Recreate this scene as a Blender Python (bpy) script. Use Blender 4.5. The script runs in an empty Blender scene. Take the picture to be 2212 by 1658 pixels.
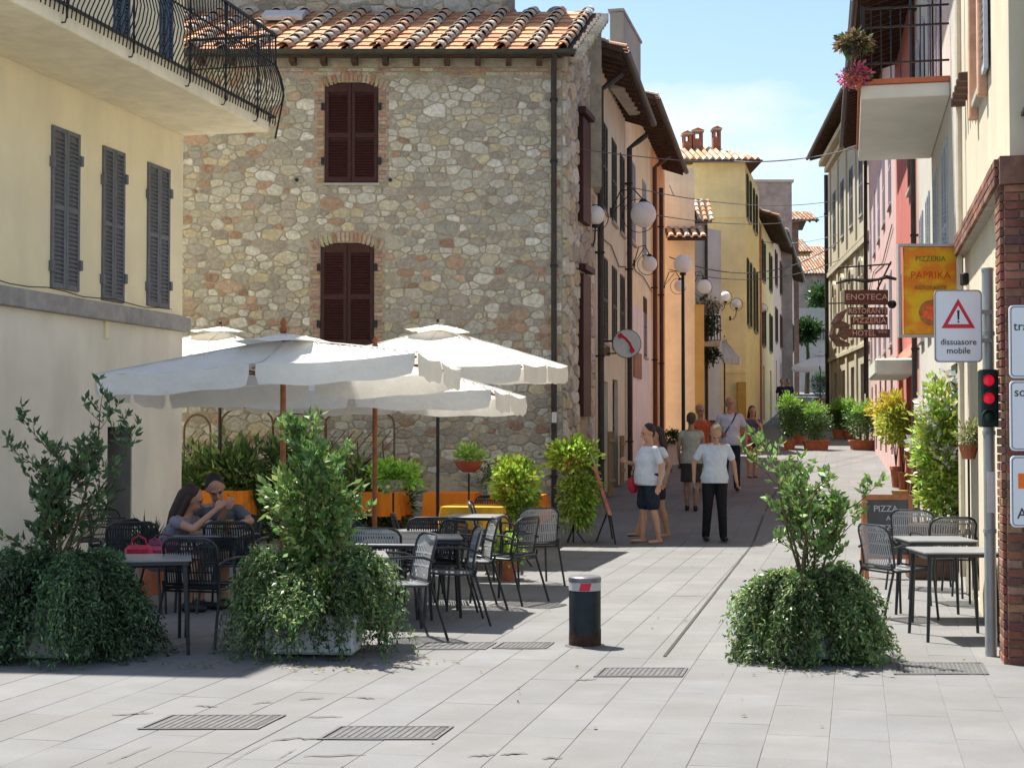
import bpy, math, random
import numpy as np
from mathutils import Vector, Matrix
random.seed(11); RNG = np.random.default_rng(5)
SC = bpy.context.scene
COL = SC.collection
R = math.radians

# ------------------------------------------------------------------ camera
EYE = 1.65
FPX, CX, CY = 3300.0, 1106.0, 829.0          # survey of the photograph: focal length and centre
PITCH = math.atan(101/3300)
cam = bpy.data.cameras.new('camera'); cam.sensor_width = 36; cam.lens = 36*FPX/2212
cam.clip_start = .1; cam.clip_end = 2000
camo = bpy.data.objects.new('camera', cam); COL.objects.link(camo)
camo.location = (0, 0, EYE); camo.rotation_euler = (math.pi/2+PITCH, 0, 0)
SC.camera = camo
# ------------------------------------------------------------------ light
SUN_H = Vector((-.69, .72)).normalized(); SUN_EL = R(65.5)
SUN_DIR = Vector((SUN_H.x*math.cos(SUN_EL), SUN_H.y*math.cos(SUN_EL), math.sin(SUN_EL)))
sun = bpy.data.lights.new('sun', 'SUN'); sun.energy = 4.0; sun.angle = R(.53); sun.color = (1, .955, .88)
suno = bpy.data.objects.new('sun', sun); COL.objects.link(suno)
suno.rotation_euler = (-SUN_DIR).to_track_quat('-Z', 'Y').to_euler()
suno.location = (0, 0, 40)
W = bpy.data.worlds.new('World'); SC.world = W; W.use_nodes = True
nt = W.node_tree; nt.nodes.clear()
wo = nt.nodes.new('ShaderNodeOutputWorld'); bg = nt.nodes.new('ShaderNodeBackground')
sk = nt.nodes.new('ShaderNodeTexSky'); sk.sky_type = 'NISHITA'; sk.sun_disc = False
sk.sun_elevation = SUN_EL; sk.sun_rotation = math.atan2(SUN_H.x, SUN_H.y)
sk.air_density = 1.0; sk.dust_density = .9; sk.ozone_density = 1.3; sk.altitude = 200
tc = nt.nodes.new('ShaderNodeTexCoord'); mp = nt.nodes.new('ShaderNodeMapping')
mp.inputs['Scale'].default_value = (1, 1, 2.6); mp.inputs['Location'].default_value = (.37, .1, .24)
nz = nt.nodes.new('ShaderNodeTexNoise'); nz.inputs['Scale'].default_value = 4.2; nz.inputs['Detail'].default_value = 7
nz.inputs['Roughness'].default_value = .55
cr = nt.nodes.new('ShaderNodeValToRGB'); cr.color_ramp.elements[0].position = .49; cr.color_ramp.elements[1].position = .66
cr.color_ramp.elements[1].color = (.75, .75, .75, 1)
mx = nt.nodes.new('ShaderNodeMix'); mx.data_type = 'RGBA'
mx.inputs[7].default_value = (5.0, 5.1, 5.3, 1)
nt.links.new(tc.outputs['Generated'], mp.inputs[0]); nt.links.new(mp.outputs[0], nz.inputs[0])
nt.links.new(nz.outputs[0], cr.inputs[0]); nt.links.new(cr.outputs[0], mx.inputs[0])
nt.links.new(sk.outputs[0], mx.inputs[6]); nt.links.new(mx.outputs[2], bg.inputs[0]); nt.links.new(bg.outputs[0], wo.inputs[0])
bg.inputs[1].default_value = .074
vs = SC.view_settings; vs.view_transform = 'Standard'; vs.look = 'None'; vs.gamma = 1; vs.use_curve_mapping = False; vs.exposure = 1.56
SC.render.film_transparent = False
SC.cycles.max_bounces = 8; SC.cycles.diffuse_bounces = 4; SC.cycles.transparent_max_bounces = 8

# ------------------------------------------------------------------ the lie of the land
U = Vector((.2198, .9755, 0)); V = Vector((.9755, -.2198, 0)); STREET_ANG = math.atan2(.9755, .2198)
_gy = [-50, 22.4, 25.5, 30, 36, 50, 80, 110, 260]; _gz = [0, 0, .26, .45, .62, 1.25, 3.0, 4.6, 9]
def gz(y): return float(np.interp(y, _gy, _gz))
def ray(px, py):
    a = (px-CX)/FPX; b = (CY-py)/FPX
    return Vector((a, math.cos(PITCH)-b*math.sin(PITCH), math.sin(PITCH)+b*math.cos(PITCH)))
def P(px, py, Y):
    d = ray(px, py); t = Y/d.y
    return Vector((d.x*t, Y, EYE+d.z*t))
def G(px, py, h=0.0):
    """ground point (plus height h above the ground) seen at a place of the photograph"""
    d = ray(px, py); t = 3.0
    while t < 200 and EYE+d.z*t > gz(d.y*t)+h: t += .02
    return Vector((d.x*t, d.y*t, gz(d.y*t)))

# ------------------------------------------------------------------ object helpers
def tag(o, label=None, cat=None, group=None, kind=None):
    if label: o['label'] = label
    if cat: o['category'] = cat
    if group: o['group'] = group
    if kind: o['kind'] = kind
    return o
def thing(name, label, cat, loc=(0, 0, 0), rz=0, group=None):
    o = bpy.data.objects.new(name, None); COL.objects.link(o); o.empty_display_size = .1
    o.location = loc; o.rotation_euler = (0, 0, rz)
    return tag(o, label, cat, group)
def link(name, me, parent=None, loc=None, rot=None, label=None):
    o = bpy.data.objects.new(name, me); COL.objects.link(o)
    if parent is not None: o.parent = parent
    if loc is not None: o.location = loc
    if rot is not None: o.rotation_euler = rot
    if label: o['label'] = label
    return o
KIDS = {}
def copy_tree(o, parent=None):
    c = o.copy(); COL.objects.link(c)
    if parent is not None: c.parent = parent
    for ch in o.children: 
        copy_tree(ch, c)
    return c
def place_copy(proto, loc, rz, label, group=None, first=[]):
    if proto.name not in first:
        first.append(proto.name); o = proto
    else: o = copy_tree(proto)
    o.location = loc; o.rotation_euler = (0, 0, rz); o['label'] = label
    if group: o['group'] = group
    return o

class MB:
    """collects shapes into one mesh"""
    def __init__(s): s.v = []; s.f = []; s.c = []; s.m = Matrix.Identity(4)
    def at(s, m): s.m = m; return s
    def add(s, vs, fs, col=None):
        o = len(s.v); m = s.m
        s.v += [tuple(m @ Vector(p)) for p in vs]
        s.f += [tuple(i+o for i in f) for f in fs]
        s.c += [col or (1, 1, 1)]*len(fs)
        return s
    def box(s, x0, x1, y0, y1, z0, z1, col=None):
        return s.add([(x0,y0,z0),(x1,y0,z0),(x1,y1,z0),(x0,y1,z0),(x0,y0,z1),(x1,y0,z1),(x1,y1,z1),(x0,y1,z1)],
                     [(3,2,1,0),(4,5,6,7),(0,1,5,4),(1,2,6,5),(2,3,7,6),(3,0,4,7)], col)
    def bbox(s, x0, x1, y0, y1, z0, z1, b=.01, col=None):
        """box with chamfered edges"""
        vs = []
        for z in (z0, z0+b, z1-b, z1):
            i = b if z in (z0, z1) else 0
            X0, X1, Y0, Y1 = x0+i, x1-i, y0+i, y1-i
            k = b if not i else 0
            vs += [(X0+k,Y0,z),(X1-k,Y0,z),(X1,Y0+k,z),(X1,Y1-k,z),(X1-k,Y1,z),(X0+k,Y1,z),(X0,Y1-k,z),(X0,Y0+k,z)]
        fs = [tuple(range(7, -1, -1)), tuple(range(24, 32))]
        for r in range(3):
            for i in range(8):
                j = (i+1) % 8; fs.append((r*8+i, r*8+j, r*8+8+j, r*8+8+i))
        return s.add(vs, fs, col)
    def prism(s, poly, axis, a, b, col=None):
        """poly of 2D points extruded along axis from a to b"""
        n = len(poly)
        def mk(p, t):
            return {'x': (t, p[0], p[1]), 'y': (p[0], t, p[1]), 'z': (p[0], p[1], t)}[axis]
        vs = [mk(p, a) for p in poly]+[mk(p, b) for p in poly]
        fs = [tuple(range(n-1, -1, -1)), tuple(range(n, 2*n))]+[(i, (i+1) % n, n+(i+1) % n, n+i) for i in range(n)]
        return s.add(vs, fs, col)
    def tube(s, pts, r, n=6, closed=False, col=None, cap=True):
        pts = [Vector(p) for p in pts]; k = len(pts)
        rs = r if isinstance(r, (list, tuple)) else [r]*k
        vs = []; prev = None
        for i, p in enumerate(pts):
            if closed: t = (pts[(i+1) % k]-pts[i-1])
            else: t = (pts[min(i+1, k-1)]-pts[max(i-1, 0)])
            t.normalize()
            if prev is None:
                a = Vector((0, 0, 1)) if abs(t.z) < .9 else Vector((1, 0, 0))
                nrm = t.cross(a).normalized()
            else:
                nrm = (prev-t*prev.dot(t)).normalized()
            prev = nrm; bn = t.cross(nrm)
            for j in range(n):
                a = 2*math.pi*j/n
                vs.append(tuple(p+(nrm*math.cos(a)+bn*math.sin(a))*rs[i]))
        fs = []
        for i in range(k if closed else k-1):
            o2 = ((i+1) % k)*n
            for j in range(n):
                fs.append((i*n+j, i*n+(j+1) % n, o2+(j+1) % n, o2+j))
        if cap and not closed:
            fs += [tuple(range(n-1, -1, -1)), tuple(range((k-1)*n, k*n))]
        return s.add(vs, fs, col)
    def lathe(s, prof, n=20, c=(0, 0, 0), col=None):
        vs = []
        for r, z in prof:
            for j in range(n):
                a = 2*math.pi*j/n; vs.append((c[0]+r*math.cos(a), c[1]+r*math.sin(a), c[2]+z))
        fs = [(i*n+j, i*n+(j+1) % n, (i+1)*n+(j+1) % n, (i+1)*n+j) for i in range(len(prof)-1) for j in range(n)]
        fs += [tuple(range(n-1, -1, -1)), tuple(range((len(prof)-1)*n, len(prof)*n))]
        return s.add(vs, fs, col)
    def ball(s, c, r, n=14, sc=(1, 1, 1), col=None):
        prof = [(max(r*math.sin(math.pi*i/n), 1e-4), -r*math.cos(math.pi*i/n)) for i in range(n+1)]
        m = s.m; s.m = m @ Matrix.Translation(c) @ Matrix.Diagonal((sc[0], sc[1], sc[2], 1))
        s.lathe(prof, n*2 if n < 12 else 20, col=col); s.m = m
        return s
    def mesh(s, name, mat, smooth=False):
        me = bpy.data.meshes.new(name)
        me.from_pydata(s.v, [], s.f)
        if any(c != (1, 1, 1) for c in s.c):
            at = me.color_attributes.new('Col', 'FLOAT_COLOR', 'CORNER')
            cnt = np.array([len(f) for f in s.f]); cc = np.repeat(np.array([tuple(c[:3])+(1,) for c in s.c], dtype=np.float32), cnt, axis=0)
            at.data.foreach_set('color', cc.ravel())
        if smooth: me.polygons.foreach_set('use_smooth', [True]*len(s.f))
        if mat: me.materials.append(mat)
        me.update()
        return me
    def build(s, name, mat, parent=None, smooth=False, label=None, kind=None, loc=None, rot=None):
        o = link(name, s.mesh(name, mat, smooth), parent, loc, rot, label)
        if smooth:
            sm = o.data
            try: sm.set_sharp_from_angle(angle=R(38))
            except Exception: pass
        if kind: o['kind'] = kind
        return o

def npmesh(name, verts, quads, cols=None, mat=None, n=4):
    """fast mesh from numpy arrays, every face with n corners; cols per face"""
    me = bpy.data.meshes.new(name)
    nv, nf = len(verts), len(quads)
    me.vertices.add(nv); me.vertices.foreach_set('co', np.asarray(verts, dtype=np.float32).ravel())
    me.loops.add(nf*n); me.loops.foreach_set('vertex_index', np.asarray(quads, dtype=np.int32).ravel())
    me.polygons.add(nf); me.polygons.foreach_set('loop_start', np.arange(0, nf*n, n, dtype=np.int32))
    me.update(calc_edges=True)
    if cols is not None:
        at = me.color_attributes.new('Col', 'FLOAT_COLOR', 'CORNER')
        cc = np.concatenate([np.asarray(cols, dtype=np.float32), np.ones((nf, 1), dtype=np.float32)], axis=1)
        at.data.foreach_set('color', np.repeat(cc, n, axis=0).ravel())
    if mat: me.materials.append(mat)
    return me

# ------------------------------------------------------------------ materials
_M = {}
def M(name, col=(.5, .5, .5), rough=.8, var=.12, scale=6, bump=.15, bscale=60, metal=0, attr=False, transl=0, streak=0,
      stain=None, emis=None, spec=.3, bdist=.01, sscale=(3.2, 3.2, .22), srange=(.45, .75)):
    if name in _M: return _M[name]
    m = bpy.data.materials.new(name); m.use_nodes = True; t = m.node_tree; N = t.nodes; L = t.links
    b = N['Principled BSDF']; out = N['Material Output']
    b.inputs['Roughness'].default_value = rough; b.inputs['Metallic'].default_value = metal
    b.inputs['Specular IOR Level'].default_value = spec
    tcn = N.new('ShaderNodeTexCoord')
    if attr:
        a = N.new('ShaderNodeAttribute'); a.attribute_name = 'Col'; csock = a.outputs['Color']
    else:
        rgb = N.new('ShaderNodeRGB'); rgb.outputs[0].default_value = (*col, 1); csock = rgb.outputs[0]
    if var:
        n1 = N.new('ShaderNodeTexNoise'); n1.inputs['Scale'].default_value = scale; n1.inputs['Detail'].default_value = 6
        n1.inputs['Roughness'].default_value = .62
        L.new(tcn.outputs['Object'], n1.inputs['Vector'])
        mr = N.new('ShaderNodeMapRange'); mr.inputs[1].default_value = .3; mr.inputs[2].default_value = .7
        mr.inputs[3].default_value = 1-var; mr.inputs[4].default_value = 1+var
        L.new(n1.outputs[0], mr.inputs[0])
        mm = N.new('ShaderNodeMix'); mm.data_type = 'RGBA'; mm.blend_type = 'MULTIPLY'; mm.inputs[0].default_value = 1
        L.new(csock, mm.inputs[6]); L.new(mr.outputs[0], mm.inputs[7]); csock = mm.outputs[2]
    if streak:
        mpn = N.new('ShaderNodeMapping'); mpn.inputs['Scale'].default_value = sscale
        n2 = N.new('ShaderNodeTexNoise'); n2.inputs['Scale'].default_value = 1.6; n2.inputs['Detail'].default_value = 8
        L.new(tcn.outputs['Object'], mpn.inputs[0]); L.new(mpn.outputs[0], n2.inputs['Vector'])
        mr2 = N.new('ShaderNodeMapRange'); mr2.inputs[1].default_value = srange[0]; mr2.inputs[2].default_value = srange[1]
        mr2.inputs[3].default_value = 0; mr2.inputs[4].default_value = streak
        L.new(n2.outputs[0], mr2.inputs[0])
        m3 = N.new('ShaderNodeMix'); m3.data_type = 'RGBA'; sc_ = stain or tuple(c*.62 for c in col)
        m3.inputs[7].default_value = (*sc_, 1); L.new(mr2.outputs[0], m3.inputs[0]); L.new(csock, m3.inputs[6]); csock = m3.outputs[2]
    L.new(csock, b.inputs['Base Color'])
    if bump:
        n3 = N.new('ShaderNodeTexNoise'); n3.inputs['Scale'].default_value = bscale; n3.inputs['Detail'].default_value = 5
        L.new(tcn.outputs['Object'], n3.inputs['Vector'])
        bp = N.new('ShaderNodeBump'); bp.inputs['Strength'].default_value = bump; bp.inputs['Distance'].default_value = bdist
        L.new(n3.outputs[0], bp.inputs['Height']); L.new(bp.outputs[0], b.inputs['Normal'])
    if transl:
        tr = N.new('ShaderNodeBsdfTranslucent'); L.new(csock, tr.inputs[0])
        ms = N.new('ShaderNodeMixShader'); ms.inputs[0].default_value = transl
        L.new(b.outputs[0], ms.inputs[1]); L.new(tr.outputs[0], ms.inputs[2]); L.new(ms.outputs[0], out.inputs[0])
    if emis:
        b.inputs['Emission Color'].default_value = (*emis[0], 1); b.inputs['Emission Strength'].default_value = emis[1]
    _M[name] = m
    return m
def glass(name='window glass', col=(.03, .04, .05), rough=.06):
    return M(name, col, rough, var=0, bump=.04, bscale=3, spec=.6)

IRON = M('black iron', (.018, .018, .02), .5, var=.2, bump=.1)
PIPE = M('painted dark downpipe', (.04, .036, .034), .45, var=.25, scale=9, bump=.05)
WOOD_DK = M('dark brown shutter wood', (.048, .014, .011), .55, var=.3, scale=14, bump=.1)
WOOD = M('umbrella pole wood', (.26, .085, .025), .45, var=.3, scale=12)
EAVEWOOD = M('eave timber', (.075, .045, .03), .8, var=.35, scale=10, bump=.3)
FABRIC = M('off white umbrella fabric', (.80, .775, .71), .85, var=.06, scale=3, bump=.7, bscale=9, transl=.34, bdist=.03)
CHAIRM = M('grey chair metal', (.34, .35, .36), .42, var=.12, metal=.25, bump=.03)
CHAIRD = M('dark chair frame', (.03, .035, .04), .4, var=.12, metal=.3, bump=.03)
TERRA = M('terracotta', (.40, .13, .06), .8, var=.22, scale=9, bump=.2)
GLOBE = M('opal lamp globe', (.95, .95, .93), .25, var=.02, bump=0, transl=.25)
ROOFT = M('roof tile clay', attr=True, rough=.85, var=.3, scale=14, bump=.35, bscale=50)
STONEM = M('rubble stone', attr=True, rough=.92, var=.26, scale=16, bump=.8, bscale=34, bdist=.02, streak=.6, stain=(.40, .36, .28), sscale=(5, 5, 7), srange=(.52, .66))
BRICKM = M('red brick', attr=True, rough=.9, var=.25, scale=14, bump=.6, bscale=34, bdist=.015)
SLABM = M('street paving stone', attr=True, rough=.82, var=.09, scale=2.2, bump=.35, bscale=40, spec=.2, streak=.6, stain=(.122, .118, .110), sscale=(.55, .8, 1), srange=(.42, .72))
LEAF = M('leaves', attr=True, rough=.42, var=.1, scale=20, bump=0, transl=.28, spec=.4)
STEM = M('plant stems', (.10, .075, .04), .85, var=.3, scale=20)
CONC = M('planter concrete', (.42, .41, .38), .9, var=.2, scale=5, bump=.4)
METALG = M('galvanised pole', (.30, .32, .32), .45, var=.12, metal=.35, bump=.05)
SIGNW = M('sign white', (.66, .68, .70), .4, var=.03, bump=0)
SIGNG = M('sign edge grey', (.22, .24, .25), .5, var=.05, bump=0)
SIGNR = M('sign red', (.52, .02, .04), .4, var=.03, bump=0)
SIGNK = M('sign black', (.015, .017, .025), .4, var=0, bump=0)

# ------------------------------------------------------------------ foliage
def leaf_mesh(name, pts, dirs, length, width, cols, mat=None, nrm=None):
    """one small folded leaf per point"""
    pts = np.asarray(pts, float); d = np.asarray(dirs, float); n = len(pts)
    d /= np.linalg.norm(d, axis=1, keepdims=True)+1e-9
    a = RNG.normal(size=(n, 3)) if nrm is None else np.asarray(nrm)+RNG.normal(size=(n, 3))*.35
    s = np.cross(d, a); s /= np.linalg.norm(s, axis=1, keepdims=True)+1e-9
    up = np.cross(s, d)
    L = (length*(.6+.8*RNG.random(n)))[:, None]; Wd = width/length*L*.5
    v = np.stack([pts, pts+d*L*.45+s*Wd+up*L*.06, pts+d*L-up*L*.08, pts+d*L*.45-s*Wd+up*L*.06], axis=1).reshape(-1, 3)
    q = np.arange(4*n).reshape(n, 4)
    return npmesh(name, v, q, cols, mat or LEAF)
def leaf_cols(n, base, spread=.35, alt=None, p=.0):
    b = np.array(base)[None, :]*(1+spread*(RNG.random((n, 1))*2-1))
    b = b*(1+.12*RNG.normal(size=(n, 3)))
    if alt is not None:
        k = RNG.random(n) < p; b[k] = np.array(alt)[None, :]*(1+.25*RNG.normal(size=(k.sum(), 1)))
    return np.clip(b, .004, .9)
# ------------------------------------------------------------------ buildings
def wall_mesh(mb, L, z0, z1, holes, reveal=.16, col=None):
    """front face at y=0 with real openings and their reveals"""
    xs = sorted({0, L, *[h[0] for h in holes], *[h[1] for h in holes]}); zs = sorted({z0, z1, *[h[2] for h in holes], *[h[3] for h in holes]})
    xs = [x for x in xs if 0 <= x <= L]; zs = [z for z in zs if z0 <= z <= z1]
    for i in range(len(xs)-1):
        for j in range(len(zs)-1):
            cx, cz = (xs[i]+xs[i+1])/2, (zs[j]+zs[j+1])/2
            if any(h[0] < cx < h[1] and h[2] < cz < h[3] for h in holes): continue
            mb.add([(xs[i],0,zs[j]),(xs[i+1],0,zs[j]),(xs[i+1],0,zs[j+1]),(xs[i],0,zs[j+1])], [(0,1,2,3)], col)
    for h in holes:
        a, b, c, d = h[:4]; r = h[4] if len(h) > 4 and h[4] else reveal
        mb.add([(a,0,c),(b,0,c),(b,0,d),(a,0,d),(a,r,c),(b,r,c),(b,r,d),(a,r,d)], [(0,4,5,1),(1,5,6,2),(2,6,7,3),(3,7,4,0),(4,7,6,5)], col)

def shutter_leaf(parent, x0, x1, z0, z1, y, mat, slats='joined', mid=True, arch=0, pitch=.052):
    """louvred leaf: frame mesh, with its slats"""
    fb = MB(); w = .05; t = .035
    fb.box(x0, x0+w, y-t, y, z0, z1); fb.box(x1-w, x1, y-t, y, z0, z1)
    fb.box(x0+w, x1-w, y-t+.003, y-.003, z0, z0+w*1.3); fb.box(x0+w, x1-w, y-t+.003, y-.003, z1-w-arch, z1)
    if mid: fb.box(x0+w, x1-w, y-t+.003, y-.003, (z0+z1)/2-w/2, (z0+z1)/2+w/2)
    fb.box(x0+w, x1-w, y-.004, y, z0+w, z1-w)
    o = fb.build('shutter', mat, parent)
    sm = MB().add([(x0+w,y-.034,-.02),(x1-w,y-.034,-.02),(x1-w,y-.008,.02),(x0+w,y-.008,.02),(x0+w,y-.028,-.024),(x1-w,y-.028,-.024)], [(0,1,2,3),(4,0,3),(4,5,1,0)])
    zz = []; z = z0+w*1.3+pitch*.6
    while z < z1-w-arch-pitch*.4:
        if not mid or abs(z-(z0+z1)/2) > w/2+pitch*.35: zz.append(z)
        z += pitch
    if slats == 'parts':
        me = sm.mesh('slat', mat)
        for z in zz: link('slat', me, o, (0, 0, z))
    else:
        j = MB()
        for z in zz: j.at(Matrix.Translation((0, 0, z))).add(sm.v, sm.f)
        s = j.build('slats', mat, o); s['kind'] = 'stuff'
    return o

def window_fill(parent, h, kind, smat, fmat, detail='joined', y=.0):
    x0, x1, z0, z1 = h[:4]; w = x1-x0
    if kind == 'closed':
        c = (x0+x1)/2
        shutter_leaf(parent, x0+.005, c-.004, z0+.005, z1-.005, y+.01, smat, detail); shutter_leaf(parent, c+.004, x1-.005, z0+.005, z1-.005, y+.01, smat, detail)
        return
    f = MB(); d = .12; t = .05
    f.box(x0, x0+t, d-.04, d, z0, z1); f.box(x1-t, x1, d-.04, d, z0, z1); f.box(x0+t, x1-t, d-.04, d, z1-t, z1); f.box(x0+t, x1-t, d-.04, d, z0, z0+t)
    if kind in ('open', 'bare'):
        f.box((x0+x1)/2-.03, (x0+x1)/2+.03, d-.045, d, z0+t, z1-t); f.box(x0+t, x1-t, d-.037, d-.005, z0+(z1-z0)*.62, z0+(z1-z0)*.62+.04)
    fo = f.build('window', fmat, parent)
    if kind == 'door':
        g = MB(); g.box(x0+t, x1-t, d-.02, d+.01, z0+.02, z1-t)
        for k in range(3):
            zz0 = z0+.15+k*(z1-z0-.2)/3; g.box(x0+t+.08, x1-t-.08, d-.035, d-.021, zz0, zz0+(z1-z0-.2)/3-.1)
        fo.name = 'door_frame'; g.build('door', smat, fo)
    else:
        MB().box(x0+t, x1-t, d-.015, d-.005, z0+t, z1-t).build('pane', glass(), fo)
    if kind == 'open':
        shutter_leaf(parent, x0-w/2-.02, x0-.02, z0, z1, -.02, smat, detail, mid=False, pitch=.07)
        shutter_leaf(parent, x1+.02, x1+w/2+.02, z0, z1, -.02, smat, detail, mid=False, pitch=.07)

class Bld:
    """a house with its street facade from A to B, interior on the left of that direction; local x runs along the facade, y inwards, z is up"""
    def __init__(s, name, label, A, B, z0, z1, depth, mat, cat='building'):
        s.A = Vector((A[0], A[1])); s.B = Vector((B[0], B[1])); s.L = (s.B-s.A).length
        s.ang = math.atan2(s.B.y-s.A.y, s.B.x-s.A.x); s.z0, s.z1, s.d, s.mat = z0, z1, depth, mat
        s.o = thing(name, label, cat, (A[0], A[1], 0), s.ang); s.holes = []; s.win = []
        s.base = 0
    def lx(s, px):
        a = (px-CX)/FPX; d = (s.B-s.A)/s.L
        return (a*s.A.y-s.A.x)/(d.x-a*d.y)
    def lz(s, px, py):
        x = s.lx(px); Y = s.A.y+(s.B.y-s.A.y)/s.L*x
        return P(px, py, Y).z
    def hole(s, x0, x1, z0, z1, kind='closed', smat=None, fmat=None, detail='joined', reveal=.16, sill=True):
        x0, x1 = min(x0, x1), max(x0, x1)
        s.holes.append((x0, x1, z0, z1, reveal)); s.win.append((kind, smat, fmat, detail, sill))
    def win_px(s, pxa, pxb, pt, pb, **k):
        xa, xb = sorted((s.lx(pxa), s.lx(pxb))); pm = (pxa+pxb)/2
        s.hole(xa, xb, s.lz(pm, pb), s.lz(pm, pt), **k)
    def finish(s, sides=True, wall_label=None, sill_mat=None, front=True):
        mb = MB()
        if front: wall_mesh(mb, s.L, s.z0, s.z1, s.holes)
        z0, z1, L, d = s.z0, s.z1, s.L, s.d
        if sides:
            mb.add([(0,0,z0),(0,d,z0),(0,d,z1),(0,0,z1)], [(3,2,1,0)]); mb.add([(L,0,z0),(L,d,z0),(L,d,z1),(L,0,z1)], [(0,1,2,3)])
            mb.add([(0,d,z0),(L,d,z0),(L,d,z1),(0,d,z1)], [(3,2,1,0)]); mb.add([(0,0,z1-.02),(L,0,z1-.02),(L,d,z1-.02),(0,d,z1-.02)], [(0,1,2,3)])
        s.wall = mb.build('wall', s.mat, s.o, label=wall_label)
        for h, (kind, smat, fmat, det, sill) in zip(s.holes, s.win):
            if kind is None: continue
            window_fill(s.o, h, kind, smat or WOOD_DK, fmat or FRAMEW, det)
            if sill and kind != 'door': MB().box(h[0]-.06, h[1]+.06, -.06, .03, h[2]-.06, h[2]-.004).build('sill', sill_mat or SILL, s.o)
        return s
    def pipe(s, x, z0, z1, r=.05, off=.08, mat=None, name='downpipe', top=None):
        pts = [(x, -off, z0), (x, -off, z1)]
        if top: pts += [(x+top[0], -off-top[1]*.5, z1+.15), (x+top[0], -off-top[1], z1+.3)]
        p = MB().tube(pts, r, 8).build(name, mat or PIPE, s.o, True)
        z = z0+.8
        b = MB()
        while z < z1: b.box(x-r*1.25, x+r*1.25, -off-r*1.2, 0, z, z+.03); z += 1.9
        if b.v: b.build('bracket', IRON, p)
        return p
    def band(s, z0, z1, out=.06, x0=0, x1=None, name='string_course', mat=None):
        x1 = s.L if x1 is None else x1
        return MB().bbox(x0, x1, -out, .02, z0, z1, .012).build(name, mat or s.mat, s.o)
    def eave(s, z, over=.55, slope=.35, x0=-.1, x1=None, run=None, tiles=True, gutter=True, gable=0, th=.09, endpx=None):
        """tiled roof plane that rises away from the street, on rafters, with a gutter"""
        x1 = s.L+.1 if x1 is None else x1; run = run or s.d/2
        ro = MB()
        ya, yb = -over, run; za, zb = z, z+slope*(run+over)
        prof = [(ya, za), (yb, zb), (yb, zb+th), (ya, za+th)]
        ro.prism(prof, 'x', x0, x1)
        # rear slope
        ro.prism([(yb, zb), (yb+run, zb-slope*run), (yb+run, zb-slope*run+th), (yb, zb+th)], 'x', x0, x1)
        if gable:
            for xx in (0, s.L): ro.prism([(0, s.z1-.03), (yb, zb), (2*run, s.z1-.03)], 'x', xx-.01, xx+.01)
        r = ro.build('roof', EAVEWOOD, s.o)
        rf = MB(); x = x0+.15
        while x < x1-.1:
            rf.prism([(ya+.03, za-.10+slope*.03), (.0, za-.10+slope*over), (.0, za+slope*over-.002), (ya+.03, za-.002+slope*.03)], 'x', x, x+.07); x += .42
        q = rf.build('rafters', EAVEWOOD, r); q['kind'] = 'stuff'
        if tiles: tile_cover(r, x0, x1, ya-.05, za+th, yb, zb+th+.02)
        if gutter:
            g = MB(); n = 6
            pr = [(-.07*math.cos(math.pi*i/n), -.07*math.sin(math.pi*i/n)) for i in range(n+1)]
            pr2 = [(p[0]*.85, p[1]*.85) for p in reversed(pr)]
            g.prism([(ya-.06+p[0], za+.03+p[1]) for p in pr+pr2], 'x', x0, x1)
            g.build('gutter', PIPE, s.o)
        return r
TILECOLS = [(.48,.22,.10), (.42,.18,.085), (.50,.26,.13), (.38,.17,.09), (.45,.24,.13)]
COPPOCOLS = [(.40,.34,.27), (.48,.36,.26), (.33,.29,.25), (.52,.33,.21), (.50,.45,.36), (.50,.29,.18)]
def tile_cover(parent, x0, x1, ya, za, yb, zb, pitch=.24, step=.36):
    """rows of half round tiles as one stuff part"""
    ln = math.hypot(yb-ya, zb-za); uy, uz = (yb-ya)/ln, (zb-za)/ln
    b = MB(); x = x0+pitch/2
    n = 5
    rnd = random.Random(int(x0*100+za*37))
    while x < x1:
        t = 0
        while t < ln:
            c = rnd.choice(TILECOLS+COPPOCOLS); r0, r1 = pitch*.36, pitch*.28
            e = min(t+step+.04, ln)
            vs = []
            for tt, r, lift in ((t, r0, .02), (e, r1, .0)):
                for i in range(n+1):
                    a = math.pi*i/n
                    vs.append((x+r*math.cos(a), ya+uy*tt-uz*(r*math.sin(a)*.8+lift), za+uz*tt+uy*(r*math.sin(a)*.8+lift)))
            fs = [(i, i+1, n+2+i, n+1+i) for i in range(n)]+[tuple(range(n+1))]
            b.add(vs, fs, c); t += step
        x += pitch
    q = b.build('roof_tiles', ROOFT, parent); q['kind'] = 'stuff'; return q

FRAMEW = M('window frame paint', (.45, .42, .37), .5, var=.1)
SILL = M('sill stone', (.40, .38, .34), .8, var=.15)
SHUT_GREY = M('grey blue shutter', (.16, .17, .185), .6, var=.15, scale=8, bump=.1)
SHUT_BLUE = M('dark blue shutter', (.06, .10, .15), .5, var=.15)
SHUT_GREEN = M('dark green shutter', (.035, .055, .045), .55, var=.2)
SHUT_BROWN = M('brown shutter', (.09, .045, .03), .6, var=.2)
SHUT_WHITE = M('pale blue shutter', (.42, .46, .52), .6, var=.1)
CREAM = M('cream stucco', (.88, .79, .54), .9, var=.07, scale=1.1, bump=.18, bscale=90, streak=.45, stain=(.66, .58, .42), sscale=(1.3, 1.3, .3))
def stucco(name, col, streak=.35): return M(name, col, .9, var=.12, scale=1.4, bump=.25, bscale=70, streak=streak, stain=tuple(c*.66 for c in col))

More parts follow.
